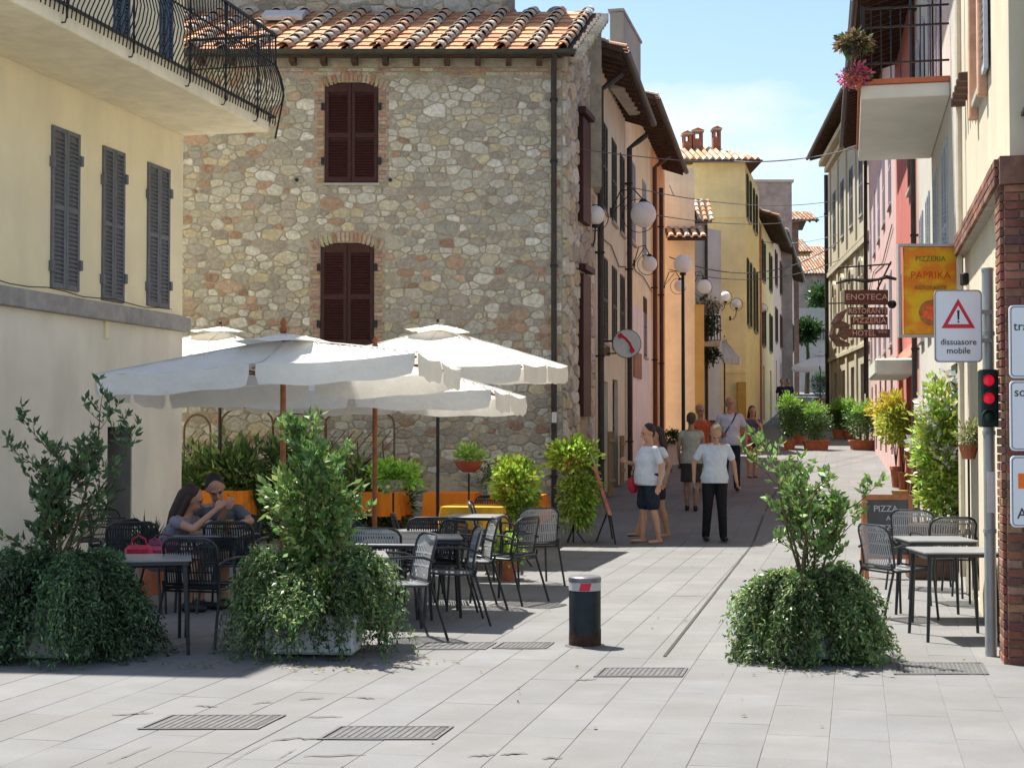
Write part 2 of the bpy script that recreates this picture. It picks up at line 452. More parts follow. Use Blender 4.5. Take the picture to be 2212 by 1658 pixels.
# ================================================================== GROUND
sheet = MB()
ys = [-50, 0, 22.4, 25.5, 30, 36, 50, 80, 110, 260]
for a, b in zip(ys, ys[1:]):
    sheet.add([(-160,a,gz(a)-.004),(160,a,gz(a)-.004),(160,b,gz(b)-.004),(-160,b,gz(b)-.004)], [(0,1,2,3)])
ground = tag(sheet.build('pavement', M('joint mortar', (.155, .153, .148), .95, var=.25, scale=6, bump=.4)), kind='structure')
SL = []          # slabs: (distance, verts, col)
GRATES = []
def street_xy(s, t): return Vector((s*V.x+t*U.x, s*V.y+t*U.y))
rs = random.Random(4)
def slab_shape(s0, s1, t0, t1):
    g = .0022; c = [street_xy(s0+g, t0+g), street_xy(s1-g, t0+g), street_xy(s1-g, t1-g), street_xy(s0+g, t1-g)]
    i = .003; ci = [street_xy(s0+g+i, t0+g+i), street_xy(s1-g-i, t0+g+i), street_xy(s1-g-i, t1-g-i), street_xy(s0+g+i, t1-g-i)]
    dz = rs.uniform(-.0006, .0008); tx = rs.uniform(-.0008, .0008)
    vs = [(p.x, p.y, gz(p.y)-.02) for p in c]+[(p.x, p.y, gz(p.y)-.0015+dz) for p in c]+[(p.x, p.y, gz(p.y)+dz+(tx if k in (1, 2) else -tx)) for k, p in enumerate(ci)]
    fs = [(0,1,5,4),(1,2,6,5),(2,3,7,6),(3,0,4,7),(4,5,9,8),(5,6,10,9),(6,7,11,10),(7,4,8,11),(8,9,10,11)]
    return vs, fs
s = -7.4
while s < 9.0:
    wd = .33+.02*math.sin(s*7)
    t = 5.2+rs.random()*.6
    while t < 62:
        ln = rs.uniform(.45, 1.05)*(1.0 if t < 26 else 1.4)
        p = street_xy(s+wd/2, t+ln/2)
        ok = -.36*p.y-.5 < p.x < .36*p.y+.6
        if t > 27 and (s < -6.4 or s > 2.9): ok = False
        if ok:
            k = rs.uniform(.95, 1.04)*(.96 if rs.random() < .1 else 1); w_ = rs.uniform(-.004, .005)
            col = (.158*k+w_*.4, .157*k, .154*k-w_*.4)
            if p.y < 9.6 and p.x < .2: q_ = rs.uniform(.95, 1.03); col = tuple(c*q_ for c in col)
            SL.append((p.length, slab_shape(s, s+wd, t, t+ln), col, p))
        t += ln
    s += wd
SL.sort(key=lambda a: a[0])
inview = [a for a in SL if abs(a[3].x) < a[3].y*.345 and a[3].y > 7.35]
near = set(id(a) for a in inview[:300])
rest = MB()
for a in SL:
    if id(a) in near:
        MB().add(a[1][0], a[1][1], a[2]).build('paving_slab', SLABM, ground)
    else: rest.add(a[1][0], a[1][1], a[2])
rest.build('paving_slabs', SLABM, ground, kind='stuff')

# gutter channel and drain covers
GRATEM = M('cast iron drain cover', (.125, .123, .12), .6, var=.25, scale=12, metal=.4, bump=.3)
def sheet_quad(name, pts, z, mat, parent=None, label=None, cat=None, kind=None, group=None):
    o = MB().add([(p.x, p.y, gz(p.y)+z) for p in pts]+[(p.x, p.y, gz(p.y)+z-.02) for p in pts], [(0,1,2,3),(0,4,5,1),(1,5,6,2),(2,6,7,3),(3,7,4,0)]).build(name, mat, parent)
    return tag(o, label, cat, group, kind)
def grate(px0, px1, py0, py1, label, slots=14):
    a, b, c, d = G(px0, py1), G(px1, py1), G(px1, py0), G(px0, py0)
    w = (b-a).length; h = abs(c.y-b.y)
    t = thing('drain_cover', label, 'drain cover', ((a.x+b.x+c.x+d.x)/4, (a.y+c.y)/2, .004), R(-12.7)*0, group='drain covers in the paving')
    sk = .2254*h/2
    f = MB()
    def q(x, y): return (x+y*.2254, y)
    def bar(x0, x1, y0, y1, z0, z1):
        vs = [(*q(x0, y0), z0), (*q(x1, y0), z0), (*q(x1, y1), z0), (*q(x0, y1), z0), (*q(x0, y0), z1), (*q(x1, y0), z1), (*q(x1, y1), z1), (*q(x0, y1), z1)]
        f.add(vs, [(3,2,1,0),(4,5,6,7),(0,1,5,4),(1,2,6,5),(2,3,7,6),(3,0,4,7)])
    W2, H2 = w/2, h/2
    bar(-W2, W2, -H2, -H2+.02, 0, .004); bar(-W2, W2, H2-.02, H2, 0, .004); bar(-W2, -W2+.02, -H2+.02, H2-.02, 0, .004); bar(W2-.02, W2, -H2+.02, H2-.02, 0, .004)
    f.build('rim', GRATEM, t)
    f = MB(); n = slots
    for i in range(n):
        x = -W2+.05+(w-.1)*i/n; bar(x, x+(w-.1)/n*.6, -H2+.03, H2-.03, .0015, .0035)
    f.build('bars', GRATEM, t); f = MB(); bar(-W2+.03, W2-.03, -H2+.03, H2-.03, 0, .001)
    f.build('pit', M('drain pit', (.078, .076, .074), .9), t)
    return t
grate(1290, 1482, 1443, 1463, 'barred iron drain cover on the paving in front of the gutter channel')
grate(330, 592, 1546, 1576, 'sunken iron drain cover in broken paving at the front left')
grate(706, 965, 1570, 1598, 'iron drain cover with slots nearest the bottom of the square')
grate(905, 1062, 1388, 1403, 'rusty flat cover in the paving left of the bollard', 9)
grate(1072, 1190, 1388, 1401, 'small grey cover in the paving just left of the bollard', 9)
grate(1926, 2132, 1432, 1457, 'wide grey cover in the paving right of the right hand planter', 18)
ca, cb = G(1435, 1419), G(1622, 1180)
dv = Vector((V.x, V.y, 0))*.022
def strip(name, a, b, half, mat, z, n=14, **k):
    b2 = MB(); pr = None
    for i in range(n+1):
        p = a.lerp(b, i/n); l, r_ = p-V*half, p+V*half
        cur = [(l.x, l.y, gz(p.y)+z), (r_.x, r_.y, gz(p.y)+z)]
        if pr: b2.add([pr[0], pr[1], cur[1], cur[0]], [(0,1,2,3)])
        pr = cur
    return tag(b2.build(name, mat), **k)
strip('drainage_channel', ca, cb+(cb-ca).normalized()*9, .012, M('channel slot', (.05, .045, .04), .9), .006, kind='structure')
if 0: strip('channel_kerb', ca-V*.0, cb+(cb-ca).normalized()*26, .11, M('channel stone', (.46, .45, .43), .8, var=.15, scale=5), .003, kind='structure')
# cracks in the foreground paving
CR = MB(); rc = random.Random(8)
for (pa, pb) in [((480,1658),(585,1600)),((585,1600),(650,1594)),((230,1652),(330,1612)),((420,1526),(470,1527)),((545,1520),(590,1517)),((645,1512),(700,1508)),
                 ((470,1545),(600,1548)),((640,1597),(700,1596)),((655,1635),(790,1632)),((1010,1634),(1070,1632)),((1080,1632),(1140,1630)),((1170,1640),(1215,1638)),
                 ((600,1640),(640,1618)),((770,1508),(810,1510)),((1240,1470),(1290,1468)),((660,1550),(740,1548)),((240,1545),(330,1540)),((1450,1287),(1520,1287)),((1090,1402),(1190,1402))]:
    a, b = G(*pa), G(*pb); n = 7; pr = None
    for i in range(n+1):
        p = a.lerp(b, i/n)+Vector((0, rc.uniform(-.02, .02), 0)); w = .004+.010*math.sin(math.pi*i/n)*rc.uniform(.5, 1.2)
        cur = [(p.x, p.y-w, .0065), (p.x, p.y+w, .0065)]
        if pr: CR.add([pr[0], cur[0], cur[1], pr[1]], [(0,1,2,3)])
        pr = cur
tag(CR.build('paving_cracks', M('crack dirt', (.10, .085, .075), .95), ground), kind='stuff')
# patches of lighter mortar at the front left
PT = MB()
for cx, cy, rx in [(345,1640,.22),(250,1655,.15),(590,1556,.1),(150,1600,.12)]:
    c = G(cx, cy); n = 14
    PT.add([(c.x+rx*math.cos(6.283*i/n)*rc.uniform(.6, 1.2), c.y+rx*.8*math.sin(6.283*i/n)*rc.uniform(.6, 1.2), .0048) for i in range(n)], [tuple(range(n))])
if 0: tag(PT.build('mortar_patches', M('pale mortar patch', (.56, .53, .47), .95, var=.3, scale=20, bump=.5), ground), kind='stuff')

# ================================================================== LEFT CREAM BUILDING
Cc = Vector((-4.52, 20.9, 0)); LEN = 6.95; Nn = Cc-U*LEN
LB = Bld('cream_building', 'cream stuccoed building on the left with long balcony and three narrow grey shutters', Nn, Cc, 0, 10.3, 8, CREAM)
for a, b, pt, pb in [(105, 166, 280, 626), (216, 264, 322, 652), (314, 362, 358, 664)]:
    LB.win_px(a, b, pt, pb, kind='closed', smat=SHUT_GREY, detail='parts', reveal=.1, sill=False)
xa, xb = LB.lx(232), LB.lx(285)
LB.hole(xa, xb, 0.0, 1.70, kind=None, reveal=.42)
for a, b, zb, zt in [(238, 272, 6.3, 8.3), (338, 366, 6.3, 8.3)]:
    LB.hole(LB.lx(a), LB.lx(b), zb, zt, kind='closed', smat=SHUT_BLUE, sill=False)
LB.finish()
_lw = MB(); wall_mesh(_lw, LB.L, 0, 3.0, LB.holes[3:4] if False else [h for h in LB.holes if h[3] < 1.8], .006); _lw.at(Matrix.Identity(4)); o_lw = _lw.build('lower_wall', M('greyish cream lower stucco', (.84, .79, .66), .9, var=.08, scale=1.0, bump=.2, bscale=80, streak=.55, stain=(.66, .61, .50), sscale=(1.1, 1.1, .35), srange=(.45, .7)), LB.o, loc=(0, -.005, 0))
LB.band(3.0, 3.21, .09, x1=LB.L+.09, mat=M('grey string course', (.36, .345, .33), .85, var=.2, scale=6, streak=.3, stain=(.2, .2, .19)))
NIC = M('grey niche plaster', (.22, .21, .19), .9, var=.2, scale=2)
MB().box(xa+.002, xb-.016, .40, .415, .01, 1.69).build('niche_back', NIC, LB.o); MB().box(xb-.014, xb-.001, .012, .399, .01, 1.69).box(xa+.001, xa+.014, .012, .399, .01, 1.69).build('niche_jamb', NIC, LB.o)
UPW = M('upper wall pale plaster', (.60, .60, .58), .9, var=.08)
MB().box(0.003, LB.L-.003, -.022, -.003, 5.95, 6.22).build('skirting', UPW, LB.o)
LB.eave(10.3, over=.95, slope=.3, x0=-.25, run=4, tiles=False)
BAL = MB(); BALM = M('balcony concrete painted', (.86, .78, .57), .9, var=.1, scale=2, streak=.4, stain=(.58, .52, .40))
BAL.bbox(0, LB.L+.0, -1.25, -.004, 5.70, 5.93, .012).build('balcony_slab', BALM, LB.o)
MB().box(.01, LB.L+.01, -1.275, -1.0, 5.932, 5.955).build('balcony_coping', M('weathered balcony edge', (.18, .17, .15), .95, var=.4, scale=12), LB.o)
# balcony railing with pot bellied bars outside the slab
rail = MB(); yo = -1.31
def belly(t):  # profile of a bar from the bottom up: (out, z)
    return [(0, 5.80), (-.02, 5.95), (-.10, 6.12), (-.13, 6.28), (-.09, 6.45), (-.02, 6.62), (0, 6.85), (0, 7.02)]
rl = MB()
rl.box(-.02, LB.L+.10, yo-.02, yo+.02, 7.02, 7.05); rl.box(-.02, LB.L+.08, yo-.015, yo+.012, 5.90, 5.92); rl.box(LB.L+.06, LB.L+.10, yo, -.02, 7.021, 7.049)
rl.box(0, LB.L+.08, yo-.01, yo+.01, 6.62, 6.635)
rl.box(LB.L+.07, LB.L+.09, yo, -.02, 6.62, 6.635); rl.box(LB.L+.07, LB.L+.09, yo, -.02, 5.90, 5.92)
railing = rl.build('railing', IRON, LB.o)
n = 0; x = .04; bars = []
def barv(x): return [(x, yo+o, z) for o, z in belly(0)]
me_bar = MB().tube([(0, o, z) for o, z in belly(0)], .008, 5).mesh('baluster', IRON, True)
while x < LB.L+.08:
    link('baluster', me_bar, railing, (x, yo, 0)); x += .085
y = yo+.09
me_b2 = MB().tube([(-o, 0, z) for o, z in belly(0)], .007, 5).mesh('baluster', IRON, True)
while y < -.03: link('baluster', me_b2, railing, (LB.L+.08, y, 0)); y += .085
for x in (1.4, 2.85, 4.3, 5.35, 6.4):
    MB().tube([(x, yo, 5.78), (x, yo, 7.03)], .014, 6).build('post', IRON, railing)
    MB().tube([(x, yo, 5.8), (x, yo+.02, 5.74), (x, -1.2, 5.74)], .009, 5).build('bracket', IRON, railing)
MB().tube([(LB.L+.08, yo, 5.62), (LB.L+.08, yo-.12, 6.2), (LB.L+.08, yo-.10, 6.35), (LB.L+.08, yo, 6.6), (LB.L+.08, yo, 7.04)], .014, 6).build('post', IRON, railing)
# loose cables along the string course
MB().tube([(i*.4, -.1-.0*i, 3.25+.02*math.sin(i*1.7)) for i in range(17)], .006, 4).build('cable', IRON, LB.o)
MB().bbox(LB.lx(230), LB.lx(222), -.03, .0, 2.78, 3.0, .005).build('junction_box', CREAM, LB.o)
# hinges of the shutters
for a, b, pt, pb in [(105, 166, 280, 626), (216, 264, 322, 652), (314, 362, 358, 664)]:
    for pxx in (a, b):
        for f_ in (.2, .85):
            x = LB.lx(pxx); z = LB.lz(pxx, pt+(pb-pt)*f_)
            MB().box(x-.03, x+.03, -.05, .0, z-.06, z+.06).build('hinge', SHUT_GREY, LB.o)

# ================================================================== STONE HOUSE
SH0 = Vector((-7.2, 24.75)); SH1 = Vector((.82, 24.75))
SH = thing('stone_house', 'rubble stone house with clay tiled roof and two arched brown shutters', 'building', (0, 24.75, 0))
MORT = M('lime mortar', (.375, .335, .26), .95, var=.25, scale=5, bump=.7, bscale=35, bdist=.02)
WX0, WX1 = -3.05, -2.18
WINS = [(WX0, WX1, 5.68, 7.22), (WX0-.06, WX1-.06, 3.03, 4.60)]
EZ = 7.72
wl = MB()
# front
hl = [(a-SH0.x, b-SH0.x, c, d+.10) for a, b, c, d in WINS]
tmp = MB(); wall_mesh(tmp, SH1.x-SH0.x, 0, EZ, hl, .1)
wl.at(Matrix.Translation((SH0.x, 0, 0))).add(tmp.v, tmp.f); wl.m = Matrix.Identity(4)
Dp = 2.95
c0 = Vector((SH1.x, 0, 0)); c1 = c0+U*Dp
zr = EZ+.5*Dp
wl.add([tuple(c0), tuple(c1), (c1.x, c1.y, zr+.1), (c0.x, c0.y, EZ)], [(0,1,2,3)])
wall = wl.build('wall', MORT, SH)

def clip_poly(poly, nx, ny, d):
    out = []
    for i in range(len(poly)):
        a, b = poly[i], poly[(i+1) % len(poly)]
        da, db = a[0]*nx+a[1]*ny-d, b[0]*nx+b[1]*ny-d
        if da <= 0: out.append(a)
        if da*db < 0:
            t = da/(da-db); out.append((a[0]+(b[0]-a[0])*t, a[1]+(b[1]-a[1])*t))
    return out
def rubble(x0, x1, z0, z1, avoid, sizes, seed):
    """irregular, roughly coursed stones: clipped Voronoi cells with rounded corners"""
    rn = random.Random(seed); st = 1.6; rh = .19   # stretch, course height
    pts = []; W_, H_ = (x1-x0), (z1-z0)*st
    cell = sizes[-1][0]; grid = {}
    def ok(x, y, r):
        gx, gy = int(x/.3), int(y/.3)
        for i in range(gx-2, gx+3):
            for j in range(gy-2, gy+3):
                for (a, b, q) in grid.get((i, j), ()):
                    if (a-x)**2+(b-y)**2 < ((r+q)*.5)**2: return False
        return True
    for r, tries in sizes:
        for _ in range(tries):
            x, y = rn.uniform(0, W_), rn.uniform(0, H_)
            if rn.random() < .75: y = (math.floor(y/rh)+.5)*rh+rn.gauss(0, .10*rh)
            if ok(x, y, r): grid.setdefault((int(x/.3), int(y/.3)), []).append((x, y, r)); pts.append((x, y, r))
    A = np.array([(p[0], p[1]) for p in pts]); Rr = np.array([p[2] for p in pts])
    out = []
    for i in range(len(pts)):
        x, y = A[i]
        if any(a < x+x0 < b and c < y/st+z0 < d for a, b, c, d in avoid): continue
        dd = (A[:, 0]-x)**2+(A[:, 1]-y)**2; idx = np.argsort(dd)[1:22]
        poly = [(max(x-.4, 0), max(y-.4, 0)), (min(x+.4, W_), max(y-.4, 0)), (min(x+.4, W_), min(y+.4, H_)), (max(x-.4, 0), min(y+.4, H_))]
        for j in idx:
            dx, dy = A[j][0]-x, A[j][1]-y; dist = math.hypot(dx, dy)
            w = .5+.5*(Rr[i]**2-Rr[j]**2)/(dist*dist+1e-9)*.5
            w = min(max(w, .25), .75)
            nx, ny = dx/dist, dy/dist
            poly = clip_poly(poly, nx, ny, x*nx+y*ny+dist*w-.0105)
            if len(poly) < 3: break
        if len(poly) < 3: continue
        q = [(p[0]+x0, p[1]/st+z0) for p in poly]; cx_, cz_ = x+x0, y/st+z0
        for a, b, c, d in avoid:
            if max(p[0] for p in q) > a and min(p[0] for p in q) < b and max(p[1] for p in q) > c and min(p[1] for p in q) < d:
                if cx_ <= a: q = clip_poly(q, 1, 0, a)
                elif cx_ >= b: q = clip_poly(q, -1, 0, -b)
                elif cz_ <= c: q = clip_poly(q, 0, 1, c)
                else: q = clip_poly(q, 0, -1, -d)
                if len(q) < 3: break
        if len(q) < 3: continue
        # chaikin rounding
        qq = []
        for k in range(len(q)):
            a, b = q[k], q[(k+1) % len(q)]; f = .14
            if math.hypot(a[0]-b[0], a[1]-b[1]) < .012: qq.append(a); continue
            qq.append((a[0]+(b[0]-a[0])*f, a[1]+(b[1]-a[1])*f)); qq.append((a[0]+(b[0]-a[0])*(1-f), a[1]+(b[1]-a[1])*(1-f)))
        area = abs(sum(qq[k][0]*qq[(k+1) % len(qq)][1]-qq[(k+1) % len(qq)][0]*qq[k][1] for k in range(len(qq))))/2
        if area < .0010: continue
        out.append((qq, area))
    return out
def stone_geo(poly, h, rn):
    cx_ = sum(p[0] for p in poly)/len(poly); cz_ = sum(p[1] for p in poly)/len(poly); n = len(poly)
    t1, t2 = rn.uniform(-.25, .25), rn.uniform(-.25, .25)
    def yy(x, z, hh): return -(hh+(x-cx_)*t1*.15+(z-cz_)*t2*.15)
    vs = [(p[0], .004, p[1]) for p in poly]
    for f, hh in ((.97, h*.62), (.80, h)):
        for p in poly:
            x = cx_+(p[0]-cx_)*f; z = cz_+(p[1]-cz_)*f; vs.append((x, yy(x, z, hh), z))
    fs = []
    for r in range(2):
        for i in range(n): fs.append((r*n+i, r*n+(i+1) % n, (r+1)*n+(i+1) % n, (r+1)*n+i))
    fs.append(tuple(range(2*n, 3*n)))
    return vs, fs
SCOL = [(.50,.47,.38), (.43,.40,.33), (.58,.56,.48), (.38,.35,.30), (.50,.46,.35), (.42,.40,.35), (.56,.54,.47), (.36,.32,.27), (.54,.47,.32), (.61,.59,.53), (.40,.36,.30)]
RCOL = [(.40,.25,.17), (.44,.30,.21), (.37,.23,.17), (.46,.34,.25)]
rn = random.Random(21)
BW = .17
avoid = [(a-.005, b+.005, c-.03, d+.13) for a, b, c, d in WINS]
avoidB = [(a-BW, b+BW, c-.03, d+.26) for a, b, c, d in WINS]+[(-7.3, 1, 7.40, 7.8)]
cells = rubble(-6.3, .80, 0.02, 7.42, avoidB, [(.32, 45), (.25, 260), (.19, 2200), (.145, 11000), (.11, 18000), (.08, 12000)], 3)
items = []
for q, area in cells:
    cx_ = sum(p[0] for p in q)/len(q); cz_ = sum(p[1] for p in q)/len(q)
    red = rn.random() < (.30 if (3.3 < cz_ < 4.0 and cx_ < -3.8) or (cx_ > -.6 and 2.6 < cz_ < 3.6) else .07)
    c = rn.choice(RCOL if red else SCOL); k = rn.uniform(.82, 1.15); items.append((area, stone_geo(q, rn.uniform(.005, .017), rn), tuple(v*k for v in c)))
# bricks: jambs, arches and a course below the eave
def brickgeo(x0, x1, z0, z1, h=.014):
    return stone_geo([(x0+.004, z0), (x1-.004, z0), (x1, z0+.004), (x1, z1-.004), (x1-.004, z1), (x0+.004, z1), (x0, z1-.004), (x0, z0+.004)], h, rn)
bricks = []
for a, b, c, d in WINS:
    z = c; k = 0
    while z < d-.02:
        w = BW if k % 2 else BW*.72
        bricks.append((brickgeo(a-w, a-.006, z, z+.055), rn.choice(RCOL))); bricks.append((brickgeo(b+.006, b+w, z, z+.055), rn.choice(RCOL)))
        z += .068; k += 1
    # flat arch of upright bricks following the curve of the opening
    wN = 17; cxw = (a+b)/2; hw = (b-a)/2+.12
    for i in range(wN):
        xa_ = cxw-hw+2*hw*i/wN; xm = xa_+hw/wN; base = d+.115-.10*((xm-cxw)/((b-a)/2))**2; base = max(base, d-.03)
        lean = (xm-cxw)*.22; w = 2*hw/wN*.42
        q = [(xm-w, base), (xm+w, base), (xm+w+lean*.6, base+.17), (xm-w+lean*.6, base+.17)]
        bricks.append((stone_geo(q, .016, rn), rn.choice([(.42,.30,.20), (.38,.25,.17), (.46,.36,.25), (.36,.22,.15)])))
x = -6.3
while x < .8:
    bricks.append((brickgeo(x, x+.22, 7.44, 7.49), rn.choice(RCOL+SCOL[:2]))); bricks.append((brickgeo(x+.1, min(x+.32, .81), 7.51, 7.56), rn.choice(RCOL+SCOL[:2]))); x += .235
items.sort(key=lambda a: -a[0])
for i, (ar, g, c) in enumerate(items[:290]): MB().add(g[0], g[1], c).build('stone', STONEM, wall)
r_ = MB()
for ar, g, c in items[290:]: r_.add(g[0], g[1], c)
r_.build('stones', STONEM, wall, kind='stuff')
for g, c in bricks[:0]: pass
br = sorted(bricks, key=lambda b: 0)
for g, c in br[:250]: MB().add(g[0], g[1], tuple(v*rn.uniform(.85, 1.1) for v in c)).build('brick', STONEM, wall)
r2 = MB()
for g, c in br[250:]: r2.add(g[0], g[1], c)
if r2.v: r2.build('bricks', STONEM, wall, kind='stuff')
# street side of the stone house
side = thing  # placeholder name reuse avoided below
cs = rubble(0.02, Dp, .02, 9.0, [(1.35, 2.2, 1.2, 3.3), (1.35, 2.2, 5.2, 7.1)], [(.38, 150), (.28, 900), (.2, 3000)], 9)
sm = MB(); ang = STREET_ANG
sm.at(Matrix.Translation((SH1.x, 0, 0)) @ Matrix.Rotation(ang, 4, 'Z'))
for q, area in cs:
    cx_ = sum(p[0] for p in q)/len(q); cz_ = sum(p[1] for p in q)/len(q)
    if cz_ > EZ+.45*cx_-.1: continue
    vs, fs = stone_geo(q, rn.uniform(.02, .05), rn); c = rn.choice(SCOL); k = rn.uniform(.85, 1.1); sm.add(vs, fs, tuple(v*k for v in c))
sm.build('side_stones', STONEM, wall, kind='stuff')
# side shutters standing proud of the street wall
sd = bpy.data.objects.new('side_window', MB().at(Matrix.Translation((SH1.x, 0, 0)) @ Matrix.Rotation(ang, 4, 'Z')).box(1.4, 2.15, -.10, .0, 5.25, 7.05).box(1.4, 2.15, -.1, 0, 1.9, 4.35).box(1.3, 2.25, -.16, 0, 7.1, 7.2).box(1.3, 2.25, -.16, 0, 4.4, 4.5).mesh('side_window', WOOD_DK)); COL.objects.link(sd); sd.parent = SH
# arched shutters of the front: leaves follow the curve of the opening
def arch_leaf(x0, x1, z0, zs, cx_, half, rise):
    f = MB(); y = .02; t = .04; w = .055
    def top(x): return zs+rise*(1-((x-cx_)/half)**2)
    f.box(x0, x0+w, y-t, y, z0, min(top(x0), top(x0+w))); f.box(x1-w, x1, y-t, y, z0, min(top(x1-w), top(x1)))
    f.box(x0+w, x1-w, y-t+.003, y-.003, z0, z0+.08); f.box(x0+w, x1-w, y-t+.003, y-.003, (z0+zs)/2-.04, (z0+zs)/2+.04)
    n = 6; xs = [x0+w+(x1-x0-2*w)*i/n for i in range(n+1)]
    for a, b in zip(xs, xs[1:]):
        f.prism([(a, zs-.06), (b, zs-.06), (b, top(b)), (a, top(a))], 'y', y-.003, y-t+.003)
    f.box(x0+w, x1-w, y-.006, y-.001, z0+.08, zs-.06)
    lf = f.build('shutter', WOOD_DK, SH)
    sl = MB(); z = z0+.10
    while z < zs-.075:
        if abs(z-(z0+zs)/2) > .055: sl.add([(x0+w, y-.036, z-.018), (x1-w, y-.036, z-.018), (x1-w, y-.010, z+.018), (x0+w, y-.010, z+.018), (x0+w, y-.030, z-.024), (x1-w, y-.030, z-.024)], [(0,1,2,3),(4,5,1,0)])
        z += .044
    sl.build('slats', WOOD_DK, lf, kind='stuff')
for a, b, c, d in WINS:
    m_ = (a+b)/2
    arch_leaf(a+.01, m_-.006, c+.01, d, m_, (b-a)/2, .09); arch_leaf(m_+.006, b-.01, c+.01, d, m_, (b-a)/2, .09)
    for xx in (a-.03, b+.03):
        for zz in (c+.35, d-.3): MB().box(xx-.025, xx+.025, -.035, .0, zz-.06, zz+.06).build('hinge', IRON, SH)
MB().box(WX0-.03, WX1+.03, -.05, .02, 5.635, 5.672).build('sill', SILL, SH)
for xx in (-3.5, -1.98): MB().lathe([(.03, 0), (.03, .04)], 8).build('iron_peg', IRON, SH, loc=(xx, -.02, 5.72), rot=(R(90), 0, 0))
# roof: flat pans with rows of round cover tiles running with the street
RS = .50; run = 2.75
roof = MB(); o_ = -.33
ra = Vector((SH0.x, o_, 0)); rb = Vector((.95, o_, 0))
def rp(x, t, up=0):   # point on the roof: x along the eave, t along the street direction
    return Vector((x+U.x*t, o_+U.y*t, EZ+.02+RS*t+up))
XR0, XR1 = -6.8, 1.0
roof.add([tuple(rp(XR0,0)), tuple(rp(XR1,0)), tuple(rp(XR1,run)), tuple(rp(XR0,run)), tuple(rp(XR0,0,-.08)), tuple(rp(XR1,0,-.08)), tuple(rp(XR1,run,-.08)), tuple(rp(XR0,run,-.08))],
         [(0,1,2,3),(7,6,5,4),(0,4,5,1),(1,5,6,2),(2,6,7,3),(3,7,4,0)])
rfo = roof.build('roof', EAVEWOOD, SH)
cov = []; pan = []
n = 6; stp = .27
for ci, c in enumerate(COPPOCOLS):
    b = MB(); vs = []
    for tt, r, lf in ((-.02, .105, .035), (stp+.05, .078, .0)):
        for i in range(n+1):
            a = math.pi*i/n; vs.append((r*math.cos(a)+U.x*tt, U.y*tt, RS*tt+r*math.sin(a)+lf))
    vs2 = [(v[0]-.0, v[1], v[2]-.016) for v in vs[:n+1]]
    b.add(vs+vs2, [(i, i+1, n+2+i, n+1+i) for i in range(n)]+[(2*n+2+i, 2*n+3+i, i+1, i) for i in range(n)], c)
    cov.append(b.mesh('cover_tile', ROOFT, True))
for c in TILECOLS:
    b = MB(); w = .21
    vs = []
    for tt, lf in ((-.02, .035), (stp+.03, .008)):
        for x_, e in ((-w, .035), (-w+.03, 0), (w-.03, 0), (w, .035)): vs.append((x_+U.x*tt, U.y*tt, RS*tt+lf+e))
    vs += [(v[0], v[1], v[2]-.02) for v in vs[:4]]
    b.add(vs, [(0,1,5,4),(1,2,6,5),(2,3,7,6),(8,9,1,0),(9,10,2,1),(10,11,3,2)], c); pan.append(b.mesh('pan_tile', ROOFT))
x = XR0+.1
while x < XR1-.1:
    for k in range(10):
        t = k*stp; p = rp(x, t, .045); o = link('cover_tile', cov[rn.choices(range(6), [5, 4, 4, 2, 4, 2])[0]], rfo, (p.x+rn.uniform(-.012, .012), p.y, p.z+rn.uniform(-.004, .006)), (0, 0, rn.uniform(-.05, .05)))
        if x+.28 < XR1:
            p = rp(x+.25, t, .012); link('pan_tile', pan[rn.randrange(5)], rfo, (p.x, p.y, p.z+rn.uniform(-.003, .004)), (0, 0, rn.uniform(-.02, .02)))
    x += .5
# rafters ends, gutter, downpipe
x = -6.6
while x < .9:
    MB().box(x, x+.09, -.30, 0, EZ-.13, EZ-.005).build('rafter', EAVEWOOD, SH); x += .5
g = MB(); nn = 8; pr = [(-.075*math.cos(math.pi*i/nn), -.075*math.sin(math.pi*i/nn)) for i in range(nn+1)]; pr2 = [(p[0]*.88, p[1]*.88) for p in reversed(pr)]
g.prism([(o_-.06+p[0], EZ+.04+p[1]) for p in pr+pr2], 'x', -6.8, 1.02); g.build('gutter', M('old green gutter', (.045, .05, .04), .5, var=.3), SH)
dpx = (1197-CX)/FPX*24.6
dp = MB().tube([(dpx, -.12, 0.02), (dpx, -.12, EZ-.25), (dpx, -.3, EZ-.08), (dpx, -.38, EZ)], .048, 10).build('downpipe', PIPE, SH, True)
for z in (.9, 2.6, 4.3, 6.0, 7.0): MB().box(dpx-.06, dpx+.06, -.175, .0, z, z+.03).build('bracket', IRON, dp)
MB().box(dpx-.04, dpx+.04, -.178, -.172, 1.78, 1.95).build('sticker', SIGNW, dp)
# verge stones along the right hand roof edge
vg = MB(); t = 0
while t < run:
    p0 = rp(XR1-.02, t, -.02); vg.at(Matrix.Translation(p0)).box(-.02, .16, 0, .2, -.10, .035, rn.choice(SCOL)); t += .22
vg.m = Matrix.Identity(4); vg.build('verge', STONEM, SH)
